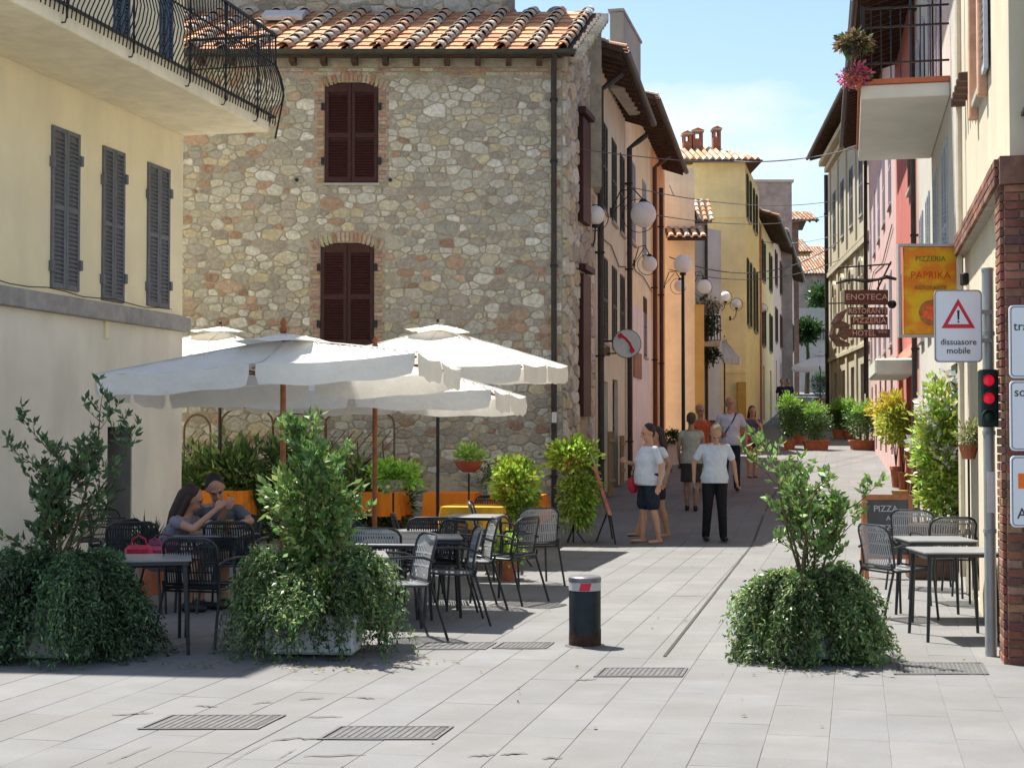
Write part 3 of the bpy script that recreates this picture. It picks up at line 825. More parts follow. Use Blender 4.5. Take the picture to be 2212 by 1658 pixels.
# taller rear part of the house seen over the ridge
tb = MB(); zt = 12.0
b0 = rp(-6.8, run, -.1); b1 = rp(-.55, run, -.1)
tb.box(b0.x, b1.x, b0.y, b0.y+3, 6, zt); tb.box(b1.x, 1.6, b0.y+.02, b0.y+3, 6, b0.z+.0)
rw = tb.build('rear_wall', MORT, SH)
cs = rubble(-5.5, b1.x-.02, b0.z+.02, b0.z+1.6, [], [(.38, 100), (.28, 700), (.2, 2500)], 14); sm = MB(); sm.at(Matrix.Translation((0, b0.y, 0)))
for q, area in cs:
    vs, fs = stone_geo(q, rn.uniform(.015, .035), rn); c = rn.choice(SCOL); k = rn.uniform(.6, .95); sm.add(vs, fs, tuple(v*k for v in c))
sm.build('rear_stones', STONEM, wall, kind='stuff')
for (xa_, xb_, h_) in [(-.5, -.1, .25), (-.05, .35, .16), (.4, .8, .2), (.85, 1.15, .1)]:
    MB().ball(((xa_+xb_)/2+.2, b0.y+.1, b0.z+.08), .2, 8, (1, .8, h_*4)).build('ridge_lump', M('weathered ridge mortar', (.22, .20, .18), .95, var=.35, scale=9, bump=.6), SH, True)
# skylight frame lying on the roof at the left
p = rp(-4.35, 1.75, .1); MB().at(Matrix.Translation(p) @ Matrix.Rotation(R(26), 4, 'X')).box(-.35, .35, 0, .5, 0, .08).build('skylight', M('skylight white', (.55, .57, .6), .3), SH)
# ================================================================== LEFT SIDE OF THE STREET
L1 = (1.47, 27.6); L2 = (2.52, 33.8); L3 = (3.69, 40.3); L4 = (4.52, 45.0)
GREYP = stucco('grey plaster', (.66, .70, .54), .4)
B2 = Bld('grey_house', 'grey plastered terraced house with timber eaves just beyond the stone house', L1, L2, -.1, 8.6, 7, GREYP)
for x in (1.5, 3.3, 5.0):
    B2.hole(x, x+.85, 5.9, 7.6, kind='closed', smat=SHUT_GREEN); B2.hole(x, x+.85, 3.35, 5.0, kind='closed', smat=SHUT_GREEN)
B2.hole(1.3, 2.5, .1, 2.6, kind='door', smat=SHUT_BROWN); B2.hole(3.4, 4.5, .2, 2.7, kind='bare', fmat=SHUT_BROWN, sill=False)
B2.finish(); B2.eave(8.44, over=.57, slope=.32, x0=-.25, run=3.5, gable=1)
B2.pipe(.35, .3, 7.9, .06, .1, top=(0, .4)); B2.pipe(B2.L-.1, .6, 7.9, .06, .1, top=(0, .4))
ch = thing('chimney', 'tall grey plastered chimney block above the grey house roof', 'chimney', (0, 0, 0))
p = P(1331, 70, 30); q = P(1318, 25, 30)
MB().at(Matrix.Translation((p.x, 30, 0)) @ Matrix.Rotation(STREET_ANG-math.pi/2, 4, 'Z')).bbox(-.13, .13, 0, 2.6, 8.4, q.z, .015).build('shaft', stucco('chimney plaster', (.36, .36, .31), .6), ch)
MB().at(Matrix.Translation((p.x, 30, 0)) @ Matrix.Rotation(STREET_ANG-math.pi/2, 4, 'Z')).box(-.16, .16, -.03, 2.63, q.z+.001, q.z+.05).build('cap', SILL, ch)

PEACH = stucco('peach stucco', (.86, .74, .48), .2); PINKP = stucco('pale pink plaster', (.80, .73, .68), .3)
ORNG = stucco('orange stucco', (.88, .44, .20), .2)
B3 = Bld('peach_house', 'narrow house with peach stucco above and faded pink wall below, round arched door', L2, L3, 0, 9.3, 8, PEACH)
for x in (1.2, 4.0): B3.hole(x, x+.9, 6.0, 7.9, kind='closed', smat=SHUT_WHITE)
B3.hole(4.2, 5.0, 3.5, 5.0, kind='closed', smat=SHUT_BROWN)
B3.hole(1.6, 3.2, .5, 3.0, kind='door', smat=SHUT_BROWN)
B3.finish(); B3.pipe(B3.L-.1, .8, 8.6, .06, .1, top=(0, .4), mat=M('brown downpipe', (.10, .045, .03), .5, var=.2))
MB().box(.02, B3.L-.2, -.012, -.002, .6, 4.6).build('lower_wall', PINKP, B3.o)
MB().box(1.5, 3.3, -.05, -.012, 2.9, 3.5).build('arch_bricks', M('old brick', (.33, .19, .12), .9, var=.35, scale=8, bump=.6, bscale=20), B3.o)
B4 = Bld('orange_house', 'bright orange stuccoed house with black downpipe and tall dark shutters', L3, L4, 0, 9.3, 8, ORNG)
B4.hole(.5, 1.2, 5.9, 7.9, kind='closed', smat=SHUT_BROWN); B4.hole(.5, 1.2, 3.2, 5.0, kind='closed', smat=SHUT_BROWN); B4.hole(2.9, 3.7, 5.9, 7.7, kind='closed', smat=SHUT_BROWN)
B4.hole(2.6, 3.9, .9, 3.2, kind='bare', fmat=SHUT_BROWN, sill=False)
B4.finish(); B4.pipe(2.1, .8, 8.4, .06, .1)
e_ = Bld('x', 'x', L2, L4, 0, 9.3, 8, ORNG)
rf = e_.eave(9.1, over=.62, slope=.33, x0=.5, x1=e_.L-.9, run=3.6, gable=0); 
for o in list(e_.o.children):
    o.parent = B3.o; o.matrix_parent_inverse = Matrix.Identity(4)
e_o = e_.o; bpy.data.objects.remove(e_o)
# camera-facing pieces behind the orange house
def face_x(px, Y): return (px-CX)/FPX*Y
def Front(name, label, px0, px1, Y, pytop, depth, mat, z0=.4):
    return Bld(name, label, (face_x(px0, Y), Y), (face_x(px1, Y), Y), z0, P(px0, pytop, Y).z, depth, mat)
YEL = stucco('yellow stucco', (.92, .74, .36), .2); PALEY = stucco('pale cream stucco', (.86, .80, .56), .25)
B5 = Front('cream_house_front', 'pale cream house front with small tiled lean-to roof behind the orange house', 1380, 1502, 46.6, 362, 4, PALEY)
B5.finish()
MB().box(2.0, B5.L-.01, -.012, -.002, .9, 5.5).build('lower_wall', stucco('ochre stucco', (.55, .40, .13), .3), B5.o)
t_ = MB(); t_.prism([(-.9, 7.35), (.0, 7.75), (.0, 7.85), (-.9, 7.45)], 'x', .8, B5.L+.25); q_ = t_.build('canopy_roof', EAVEWOOD, B5.o); tile_cover(q_, .8, B5.L+.25, -.95, 7.46, 0, 7.86)
TG = stucco('grey tower plaster', (.46, .47, .46), .3)
B6 = Front('grey_tower_house', 'narrow grey gabled house with flower balcony between orange and yellow houses', 1496, 1530, 48.6, 480, 3, TG)
B6.finish()
B6s = MB(); Lx = B6.L; zt = B6.z1
B6s.prism([(0, .5), (1.75, .5), (1.75, zt-.3), (0, zt)], 'y', .02, .3)
m6 = MB()
m6.at(Matrix.Translation((Lx, 0, 0)) @ Matrix.Rotation(R(48), 4, 'Z')).box(0, .75, -.0, .2, .5, zt-.2); m6.build('side_wall', stucco('pale tower side', (.52, .53, .52), .2), B6.o)
gr = MB()
gr.prism([(-.15, zt-.05), (.95, zt+.78), (.95, zt+.84), (-.15, zt+.02)], 'x', -.08, Lx+.12)
q_ = gr.build('roof', EAVEWOOD, B6.o); tile_cover(q_, -.08, Lx+.12, -.18, zt+.03, .95, zt+.86, .2, .3)
MB().tube([(Lx-.05, -.05, 1.2), (Lx-.05, -.05, zt-.1)], .05, 6).build('downpipe', PIPE, B6.o)
# flower balcony
fb = thing('flower_balcony', 'small iron balcony full of white flowers on the grey gabled house', 'balcony', (face_x(1502, 48.2), 48.2, 0))
w_ = face_x(1550, 48.2)-face_x(1500, 48.2); zb_ = P(1500, 738, 48.2).z
MB().bbox(0, w_, -.5, .3, zb_-.18, zb_-.02, .01).build('slab', M('balcony ochre', (.45, .36, .22), .9, var=.2), fb)
rl = MB(); rl.box(0, w_, -.5, -.48, zb_+.75, zb_+.8); rl.box(0, w_, -.5, -.48, zb_, zb_+.03)
for i in range(9): rl.box(w_*i/8-.012, w_*i/8+.012, -.51, -.485, zb_, zb_+.8)
rl.build('railing', IRON, fb)
# YELLOW HOUSE (B7)
B7 = Front('yellow_house', 'tall yellow house with hipped tile roof and three brick chimneys', 1500, 1612, 52.0, 345, 8, YEL)
B7.finish()
B7.band(6.0, 6.25, .05); B7.band(3.6, 3.75, .05)
B7.band(8.9, 9.0, .04)
MB().bbox(1.7, B7.L-.3, -.3, -.01, 1.5, 3.3, .02).build('shop_front', M('shop front ochre', (.55, .33, .06), .6, var=.15), B7.o)
x0, x1 = -.3, B7.L+.55; z7 = B7.z1
hp = MB(); hp.add([(x0, -.5, z7-.1), (x1, -.5, z7-.1), (x1, 8.5, z7-.1), (x0, 8.5, z7-.1), (x0+.3, 3.4, z7+1.1), (x1-1.4, 3.4, z7+1.1)], [(3,2,1,0), (0,1,5,4), (1,2,5), (2,3,4,5), (3,0,4)])
q_ = hp.build('roof', EAVEWOOD, B7.o)
rnd7 = random.Random(3); tcov = MB(); xx = x0
while xx < x1:
    tt = 0
    while tt < 1:
        f0, f1 = tt, min(tt+.1, 1); X0 = xx+(0)*f0
        r = .09; ya_, yb_ = -.52+3.9*f0, -.52+3.9*f1; za_, zb2 = z7-.08+1.2*f0, z7-.08+1.2*f1
        if X0 < x1-1.85*f0: tcov.add([(X0-r, ya_, za_), (X0, ya_, za_+.09), (X0+r, ya_, za_), (X0-r, yb_, zb2), (X0, yb_, zb2+.09), (X0+r, yb_, zb2)], [(0,1,4,3),(1,2,5,4),(0,2,1)], rnd7.choice(TILECOLS+COPPOCOLS))
        tt += .1
    xx += .22
tcov.build('roof_tiles', ROOFT, q_, kind='stuff')
BRK = M('chimney brick', (.30, .12, .07), .9, var=.35, scale=9, bump=.5, bscale=25)
for (pa, pb, pt, lab) in [(1478, 1499, 282, 'leftmost'), (1499, 1524, 276, 'middle'), (1543, 1563, 272, 'rightmost')]:
    Yc = 54.0; a, b = face_x(pa, Yc), face_x(pb, Yc); zt_ = P(pa, pt, Yc).z; zb_ = P(pa, 335, Yc).z-1.2
    c = thing('brick_chimney', f'red brick chimney with open tiled cap on the yellow house roof, {lab} of three', 'chimney', (a, Yc, 0), group='brick chimneys of the yellow house')
    w = b-a-.05; MB().bbox(0, w, 0, .45, zb_, zt_-.38, .01).build('shaft', BRK, c)
    m_ = MB()
    for qx in (0, w-.09): 
        for qy in (0, .36): m_.box(qx, qx+.09, qy, qy+.09, zt_-.378, zt_-.14)
    m_.build('pier', BRK, c); MB().box(-.04, w+.04, -.04, .49, zt_-.138, zt_-.09).build('slab', SILL, c)
    m_ = MB(); m_.prism([(-.05, zt_-.09), (w+.05, zt_-.09), (w/2, zt_)], 'y', -.05, .5); m_.build('cap', TERRA, c)
S0 = (B7.B.x, 52.0)
def street_pt(px, Y): return (face_x(px, Y), Y)
B7s = Bld('yellow_terrace', 'yellow street side of the tall yellow house with open dark shutters', S0, street_pt(1642, 59), 1, B7.z1, 3, YEL)
for x in (1.0, 4.2):
    B7s.hole(x, x+1, 5.3, 7.6, kind='open', smat=SHUT_GREEN); B7s.hole(x, x+1, 9.0, 11.0 if B7.z1 > 11.4 else B7.z1-.4, kind='open', smat=SHUT_GREEN)
B7s.finish(); 
AM = stucco('amber stucco', (.86, .70, .38), .3); ROSE = stucco('rose stucco', (.74, .55, .46), .3); BEI = stucco('beige stucco', (.72, .62, .50), .3)
def terrace(name, label, pxa, Ya, pxb, Yb, pytop, mat, wins, smat=SHUT_GREEN, over=.6, kind='open', rows=((3.0, 4.6), (5.6, 7.2)), eave=True):
    b = Bld(name, label, street_pt(pxa, Ya), street_pt(pxb, Yb), gz(Ya)-.5, P(pxa, pytop, Ya).z, 6, mat)
    g = gz((Ya+Yb)/2)
    for i in range(wins):
        x = b.L*(i+.5)/wins-.45
        for r0, r1 in rows:
            if g+r1 < b.z1-.3: b.hole(x, x+.9, g+r0, g+r1, kind=kind, smat=smat, reveal=.14)
        b.hole(x, x+1.0, g+.05, g+2.2, kind='door', smat=SHUT_BROWN if i % 2 else SHUT_GREEN)
    b.finish()
    if eave: b.eave(b.z1-.05, over=over, slope=.35, x0=-.1, run=3, gable=1)
    return b
T1 = terrace('amber_house', 'amber yellow terraced house with red brick corner beyond the yellow house', 1642, 59, 1672, 68, 470, AM, 2, over=.7)
MB().box(-.02, .9, -.03, 0, T1.z0, T1.z1-.2).build('brick_corner', M('red brick corner', (.42, .13, .07), .9, var=.3, bump=.4), T1.o)
T2 = terrace('rose_house', 'pink and beige house with long rows of small windows up the street', 1672, 68, 1700, 82, 500, ROSE, 3, smat=SHUT_BROWN)
T3 = terrace('beige_house', 'beige plastered house near the dark end wall of the street', 1700, 82, 1716, 94, 560, BEI, 3, smat=SHUT_GREEN)
blk = Front('brick_tower', 'broad windowless grey brown brick tower rising behind the terraced houses', 1617, 1713, 76, 394, 6, M('brown tower brick', (.32, .265, .235), .95, var=.3, scale=2.2, bump=.5, bscale=9), 2)
blk.finish(); MB().bbox(-.1, blk.L+.1, -.1, 6.1, blk.z1+.001, blk.z1+.15, .02).build('parapet', SILL, blk.o)
dk = Front('brown_end_wall', 'narrow dark brown brick end wall closing the left row of houses', 1713, 1727, 95, 480, 5, M('dark brown wall', (.17, .105, .085), .95, var=.3, scale=3, bump=.5), 3)
dk.finish(); dk.eave(dk.z1, over=.5, slope=.3, x0=-2.5, x1=dk.L+1.2, run=2.5, gutter=False)

# ================================================================== FAR HOUSES AT THE BEND
STF = M('far rubble wall', (.27, .225, .20), .95, var=.35, scale=1.6, bump=.6, bscale=5)
h1 = Front('far_stone_house', 'distant grey stone house with low tiled roof at the bend of the street', 1722, 1800, 118, 592, 6, STF, 4)
h1.hole(1.0, 1.9, h1.z1-2.6, h1.z1-1.2, kind='bare'); h1.finish(); h1.eave(h1.z1-.1, over=.5, slope=.4, x0=-.4, run=4, gutter=False)
h2 = Front('far_pink_house', 'distant pink walled house with orange roof highest at the street end', 1735, 1830, 135, 560, 8, stucco('far pink wall', (.62, .40, .34), .3), 4)
h2.hole(2.0, 2.9, h2.z1-2.8, h2.z1-1.2, kind='bare'); h2.finish(); h2.eave(h2.z1-.1, over=.6, slope=.35, x0=-.4, run=4, gutter=False)
h3 = Front('far_ochre_house', 'distant ochre house left of the pink one at the street end', 1700, 1752, 128, 545, 8, stucco('far ochre wall', (.50, .36, .20), .3), 4)
h3.finish(); h3.eave(h3.z1-.1, over=.6, slope=.35, x0=-.4, run=4, gutter=False)
h4 = Front('far_grey_house', 'distant pale grey house with small windows just above the street end', 1727, 1796, 104, 665, 5, stucco('far grey wall', (.42, .42, .40), .3), 4)
for x in (.5, 1.35): h4.hole(x, x+.45, h4.z1-2.2, h4.z1-1.1, kind='bare')
h4.finish()

# ================================================================== RIGHT SIDE
Q0 = Vector((3.57, 10.9, 0)); Q1 = Q0+U*((15.45-10.9)/.9755); Q2 = Vector((6.85, 25.7, 0)); Q3 = Vector((8.2, 32.5, 0)); Q4 = Vector((11.56, 49.3, 0)); Q5 = Vector((12.85, 61.7, 0))
CRL = stucco('light cream stucco', (.56, .50, .37), .25)
RB1 = Bld('cream_corner_house', 'cream house at the right edge with brick corner and brick string course', Q1, Q0, 0, 9.5, 6, CRL)
RB1.hole(1.9, 2.75, 4.6, 6.6, kind='open', smat=SHUT_WHITE, detail='joined'); 
RB1.hole(.55, 1.5, .1, 2.45, kind='door', smat=SHUT_BROWN)
RB1.finish(front=True)
BRICKC = [(.20,.085,.055), (.17,.07,.05), (.23,.11,.07), (.14,.065,.05), (.26,.14,.10)]
def bricked(name, parent, x0, x1, z0, z1, y, face='-y', bl=.22, bh=.062, h=.03, as_parts=True, mat=BRICKM):
    """courses of single bricks"""
    k = 0; z = z0; obs = []; mort = MB()
    while z < z1-.03:
        x = x0 + (-(bl/2) if k % 2 else 0)
        while x < x1:
            a, b = max(x, x0), min(x+bl-.01, x1)
            if b-a > .03:
                m = MB()
                if face == '-y': m.bbox(a, b, y-h+rn.uniform(-.002, .002), y, z, min(z+bh-.01, z1), .003, tuple(v*rn.uniform(.85, 1.15) for v in rn.choice(BRICKC)))
                else: m.bbox(y, y+h+rn.uniform(-.002, .002), a, b, z, min(z+bh-.01, z1), .003, tuple(v*rn.uniform(.85, 1.15) for v in rn.choice(BRICKC)))
                obs.append(m)
            x += bl
        z += bh; k += 1
    if as_parts:
        for m in obs: m.build('brick', mat, parent)
    else:
        a = MB()
        for m in obs: a.add(m.v, m.f, m.c[0]) if False else [a.v.extend(m.v), a.f.extend([tuple(i+len(a.v)-len(m.v) for i in f) for f in m.f]), a.c.extend(m.c)]
        a.build('bricks', mat, parent, kind='stuff')
MORT2 = M('brick mortar', (.36, .33, .28), .95, var=.2, scale=8, bump=.3)
LQ = RB1.L
# pilaster on the corner (camera side is local +x end, depth runs in +y)
pl = MB().box(LQ-.30, LQ+.05, -.05, .60, .0, 3.40).build('pilaster', MORT2, RB1.o)
bricked('b', pl, LQ-.31, LQ+.055, .0, 3.40, -.05)
sb = MB(); 
bricked('b', pl, -.05, .60, .0, 3.40, LQ+.05, face='+x')
sc_ = MB().box(-.02, LQ+.05, -.085, .0, 3.40, 3.60).build('string_course', MORT2, RB1.o)
bricked('b', sc_, -.02, LQ+.06, 3.40, 3.60, -.085, bl=.24, bh=.066)
MB().box(LQ+.001, LQ+.12, -.08, .62, 3.402, 3.60).build('course_return', M('dark old brick', (.17, .085, .06), .95, var=.3, scale=9, bump=.5), RB1.o)
MB().tube([(LQ+.14, .14, 0), (LQ+.14, .14, 9.2)], .042, 10).build('downpipe', PIPE, RB1.o, True)
for z in (1.6, 3.9, 6.2): MB().box(LQ, LQ+.2, .08, .2, z, z+.03).build('bracket', IRON, RB1.o)
# carved window surround: projecting brick frames
for (a, b, c, d) in [(1.75, 1.89, 4.45, 6.8), (2.76, 2.9, 4.45, 6.8)]: MB().bbox(a, b, -.08, 0, c, d, .01).build('window_surround', M('peach brick trim', (.58, .34, .22), .9, var=.2, bump=.3), RB1.o)
MB().bbox(1.7, 2.95, -.12, 0, 6.8, 6.95, .01).build('lintel', M('peach brick trim'), RB1.o)
for k in range(5): MB().bbox(.2+.28*k, .3+.28*k, -.14, 0, 4.9, 4.98, .008).build('corbel', SHUT_BROWN, RB1.o)
MB().tube([(.2, -.06, .2), (.2, -.06, 9)], .03, 6).build('cable_duct', M('cream duct', (.60, .52, .38), .6), RB1.o)
LT = thing('spotlight', 'small black spotlight on the cream wall above the warning sign', 'lamp', (0, 0, 0)); pp = P(2083, 603, 15.0)
MB().at(Matrix.Translation(pp)).bbox(-.03, .03, -.05, .05, -.06, .06, .01).build('lamp_head', IRON, LT); MB().tube([pp, pp+Vector((.22, .0, -.05))], .01, 5).build('arm', IRON, LT)

GRW = stucco('pale grey white plaster', (.50, .48, .42), .25)
RB2 = Bld('white_shutter_house', 'pale house with concrete balcony and white shutters on the right', Q2, Q1, 0, 9.9, 6, GRW)
for x in (1.0, 3.0, 5.0, 7.0): RB2.hole(x, x+.95, 3.1, 5.1, kind='closed', smat=SHUT_WHITE, detail='joined')
RB2.hole(5.2, 6.4, 5.95, 8.1, kind='open', smat=SHUT_WHITE); RB2.hole(1.5, 2.4, 6.2, 7.9, kind='open', smat=SHUT_WHITE)
for x in (1.2, 4.0, 8.2): RB2.hole(x, x+1.1, .1, 2.4, kind='door', smat=SHUT_BROWN)
RB2.finish(); RB2.eave(9.75, over=1.15, slope=.3, x0=-.2, x1=RB2.L-1.0, run=3)
RB2.pipe(.25, .3, 9.4, .045, .08)
ly = lambda Y: RB2.L*(Q2.y-Y)/(Q2.y-Q1.y)
cb_ = thing('concrete_balcony', 'white concrete balcony with black railing high on the right', 'balcony', (Q2.x, Q2.y, 0), RB2.ang)
xa_, xb_ = ly(21.4), ly(17.35)
MB().bbox(xa_, xb_, -1.0, -.004, 5.48, 5.64, .01).build('slab', M('pale balcony soffit', (.58, .56, .50), .9, var=.08, scale=2), cb_)
MB().box(xa_-.02, xb_+.03, -1.03, -.004, 5.642, 5.70).build('tile_edge', M('red tile edge', (.40, .12, .06), .8, var=.2), cb_)
rr = MB()
for z in (6.52, 6.30, 5.88): rr.box(xa_, xb_, -.98, -.955, z, z+.022); rr.box(xb_-.03, xb_-.008, -.95, -.01, z, z+.022); rr.box(xa_, xa_+.02, -.95, -.01, z, z+.022)
rr.box(xb_-.05, xb_-.005, -1.0, -.95, 5.702, 6.56)
ro_ = rr.build('railing', IRON, cb_)
mb_ = MB().tube([(0, 0, 5.702), (0, 0, 6.52)], .008, 5).mesh('baluster', IRON)
y = -.88
while y < -.05: link('baluster', mb_, ro_, (xb_-.02, y, 0)); y += .11
x = xa_+.1
while x < xb_-.1: link('baluster', mb_, ro_, (x, -.967, 0)); x += .12
# red, pink and classical houses
REDS = stucco('red stucco', (.48, .15, .12), .15); PNKS = stucco('pink stucco', (.54, .38, .35), .3); CLAS = stucco('greyish cream stucco', (.44, .40, .30), .4)
RB3 = Bld('red_house', 'coral red stuccoed house behind the hanging signs', Q3, Q2, 0, 9.4, 6, REDS)
RB3.hole(1.0, 1.9, 3.0, 4.8, kind='closed', smat=SHUT_BROWN); RB3.hole(4.6, 5.5, 6.0, 7.8, kind='closed', smat=SHUT_BROWN)
for x in (.6, 3.4): RB3.hole(x, x+1.3, .45, 2.8, kind='bare', fmat=SHUT_WHITE, sill=False)
RB3.finish(); RB3.eave(9.3, over=.9, slope=.3, run=3)
RB3.band(2.95, 3.15, .1, mat=M('coral cornice', (.62, .24, .18), .8))
# white lit canopy under the coral cornice
MB().bbox(3.2, 6.4, -.7, -.02, 2.62, 2.9, .03).build('shop_canopy', M('pale green canopy', (.55, .58, .48), .7, var=.1), RB3.o)
RB4 = Bld('pink_house', 'long pink house with pale blue shutters beyond the red house', Q4, Q3, 0, 11.0, 6, PNKS)
for i in range(5):
    x = 1.3+i*3.2; RB4.hole(x, x+1, 3.6, 5.3, kind='closed', smat=SHUT_WHITE); RB4.hole(x, x+1, 6.8, 8.6, kind='closed', smat=SHUT_WHITE)
    RB4.hole(x, x+1.1, 1.1, 3.0, kind='door', smat=SHUT_BROWN)
RB4.finish(); RB4.eave(10.9, over=.8, slope=.3, run=3); RB4.pipe(.2, 1.2, 10.5, .05, .1)
RB5 = Bld('classical_house', 'tall cream classical house with moulded cornice and blind arches at the bend', Q5, Q4, 0, 12.8, 8, CLAS)
for i in range(4):
    x = 1.6+i*2.8; RB5.hole(x, x+.95, 4.9, 6.9, kind='closed', smat=M('olive panel', (.30, .27, .17), .8, var=.2)); RB5.hole(x, x+.95, 8.9, 11.0, kind='closed', smat=SHUT_GREY)
    RB5.hole(x, x+1.1, 1.6, 3.9, kind='door', smat=SHUT_BROWN)
RB5.finish()
for z0_, z1_, o2 in [(7.8, 8.0, .12), (8.05, 8.15, .08), (4.4, 4.55, .1), (12.1, 12.3, .18), (12.35, 12.55, .4)]: RB5.band(z0_, z1_, o2)
for i in range(5): RB5.band(1.6, 12.0, .06, x0=.3+i*2.8, x1=.9+i*2.8, name='pilaster')
for i in range(4):
    x = 1.6+i*2.8; am = MB(); n = 8
    for k in range(n):
        a0, a1 = math.pi*k/n, math.pi*(k+1)/n; c = x+.475
        am.add([(c+.6*math.cos(a0), -.09, 6.9+.6*math.sin(a0)), (c+.6*math.cos(a1), -.09, 6.9+.6*math.sin(a1)), (c+.47*math.cos(a1), -.09, 6.9+.47*math.sin(a1)), (c+.47*math.cos(a0), -.09, 6.9+.47*math.sin(a0)),
                (c+.6*math.cos(a0), 0, 6.9+.6*math.sin(a0)), (c+.6*math.cos(a1), 0, 6.9+.6*math.sin(a1)), (c+.47*math.cos(a1), 0, 6.9+.47*math.sin(a1)), (c+.47*math.cos(a0), 0, 6.9+.47*math.sin(a0))], [(0,1,2,3),(0,4,5,1),(2,6,7,3)])
    am.build('arch_moulding', CLAS, RB5.o)
RB5.eave(12.75, over=.75, slope=.25, run=4, x0=-.5); RB5.pipe(.1, 2, 12, .08, .12); 
# overhead wires across the street
def wire(a, b, sag, label, r=.007):
    a, b = Vector(a), Vector(b); n = 16
    o = MB().tube([a.lerp(b, i/n)+Vector((0, 0, -sag*4*(i/n)*(1-i/n))) for i in range(n+1)], r, 4).build('overhead_wire', M('wire grey', (.09, .09, .09), .6))
    tag(o, label, 'wire', 'overhead wires across the street')
wire(P(1228, 318, 25.6), P(1868, 316, 44), .35, 'long high wire crossing the sky from the stone house corner to the pink house', .009)
wire(P(1560, 345, 52), P(1868, 312, 46), .25, 'short high wire from the yellow house roof to the pink house', .012)
wire(P(1352, 402, 33.5), P(1812, 432, 52), .3, 'wire passing just above the largest globe lamp towards the classical house', .011)
wire(P(1352, 452, 33.5), P(1800, 462, 54), .35, 'wire crossing behind the largest globe lamp', .011)
wire(P(1446, 555, 46), P(1815, 520, 56), .8, 'sagging wire bundle in front of the yellow house', .018)
wire(P(1446, 582, 46), P(1815, 560, 56), .5, 'lower pale wire in front of the yellow house windows', .014)
wire(P(1600, 512, 60), P(1812, 505, 58), .3, 'thin wire against the low sky above the far houses', .012)
wire(P(1446, 400, 46), P(1500, 520, 50), .05, 'slanting wire on the cream house front', .012)
def cable(b, pts, nm='facade_cable'):
    MB().tube([(x, -.03, z) for x, z in pts], .012, 4).build(nm, IRON, b.o)
cable(B2, [(.2, 5.6), (1.5, 5.3), (2.9, 5.35), (4.5, 5.1), (6.1, 5.25)]); cable(B3, [(0, 5.6), (2, 5.4), (4, 5.45), (6.4, 5.3)]); cable(RB4, [(0, 6.1), (5, 6.3), (11, 5.9), (16, 6.2)])
# ================================================================== GLOBE LAMPS
def globe_lamp(px, py, Y, rpx, label, wall, pole=False, top=False):
    c = P(px, py, Y); r = rpx*Y/FPX
    t = thing('globe_lamp', label, 'street lamp', (c.x, c.y, 0), group='white globe street lamps')
    MB().ball((0, 0, c.z), r, 12).build('globe', GLOBE, t, True)
    MB().lathe([(r*.32, -.04), (r*.36, 0), (r*.2, .05)], 12, (0, 0, c.z+r if top else c.z-r-.01)).build('collar', IRON, t)
    if pole:
        g = gz(Y); MB().tube([(0, 0, g), (0, 0, g+.5), (0, 0, c.z-r-.02)], [.07, .05, .04], 10).build('post', IRON, t, True)
        MB().lathe([(.14, 0), (.12, .1), (.08, .3), (.05, .42)], 12, (0, 0, g)).build('base', IRON, t)
    elif top:
        dx = wall-c.x
        MB().tube([(dx, .05, c.z+r*.2), (dx*.7, .02, c.z+r+.22), (dx*.3, 0, c.z+r+.25), (0, 0, c.z+r+.03)], .014, 6).tube([(dx, .05, c.z+.0), (dx*.35, .0, c.z+r+.2)], .009, 5).build('bracket', IRON, t, True)
        MB().tube([(dx*.12+r*1.3*math.cos(a), .02, c.z-r*.1+r*1.3*math.sin(a)) for a in [i*math.pi/10-math.pi*1.0 for i in range(21)]], .007, 4).build('ring', IRON, t)
        MB().box(dx-.03, dx+.02, -.03, .08, c.z-.06, c.z+r*.5).build('wall_plate', IRON, t)
    else:
        dx = wall-c.x
        MB().tube([(dx, .05, c.z-r-.35), (dx*.5, .02, c.z-r-.38), (dx*.12, 0, c.z-r-.25), (0, 0, c.z-r-.04)], .014, 6).build('bracket', IRON, t, True)
        MB().tube([(0, 0, c.z)]*0+[(r*1.35*math.cos(a)-.0, .0, c.z-r*.25+r*1.35*math.sin(a)) for a in [i*math.pi/10-math.pi*.9 for i in range(21)]], .008, 4).build('ring', IRON, t)
        MB().box(dx-.03, dx+.02, -.03, .08, c.z-r-.42, c.z-r-.28).build('wall_plate', IRON, t)
    return t
globe_lamp(1286, 465, 27.4, 21, 'small globe lamp on the street corner of the stone house', 1.42)
globe_lamp(1390, 463, 30.5, 28, 'largest white globe lamp, bracketed from the grey house', 1.98, top=True)
globe_lamp(1403, 570, 35.5, 17, 'globe lamp in front of the black downpipe of the peach house', 2.85, top=True)
globe_lamp(1475, 570, 38.0, 20, 'globe lamp on a tall post in front of the yellow wall', 0, pole=True)
globe_lamp(1521, 619, 47.5, 16, 'pinkish globe lamp above the flower balcony', 5.6, top=True)
globe_lamp(1469, 617, 44.5, 13, 'faint pinkish globe lamp beside the orange house edge', 4.45, top=True)
globe_lamp(1567, 640, 50.5, 11, 'little pale globe lamp on the yellow house front', 6.6)
globe_lamp(1591, 655, 51.0, 10, 'little white lamp lowest on the yellow house front', 7.3)
globe_lamp(1646, 665, 60, 9, 'small far globe lamp on the amber house', 9.5)
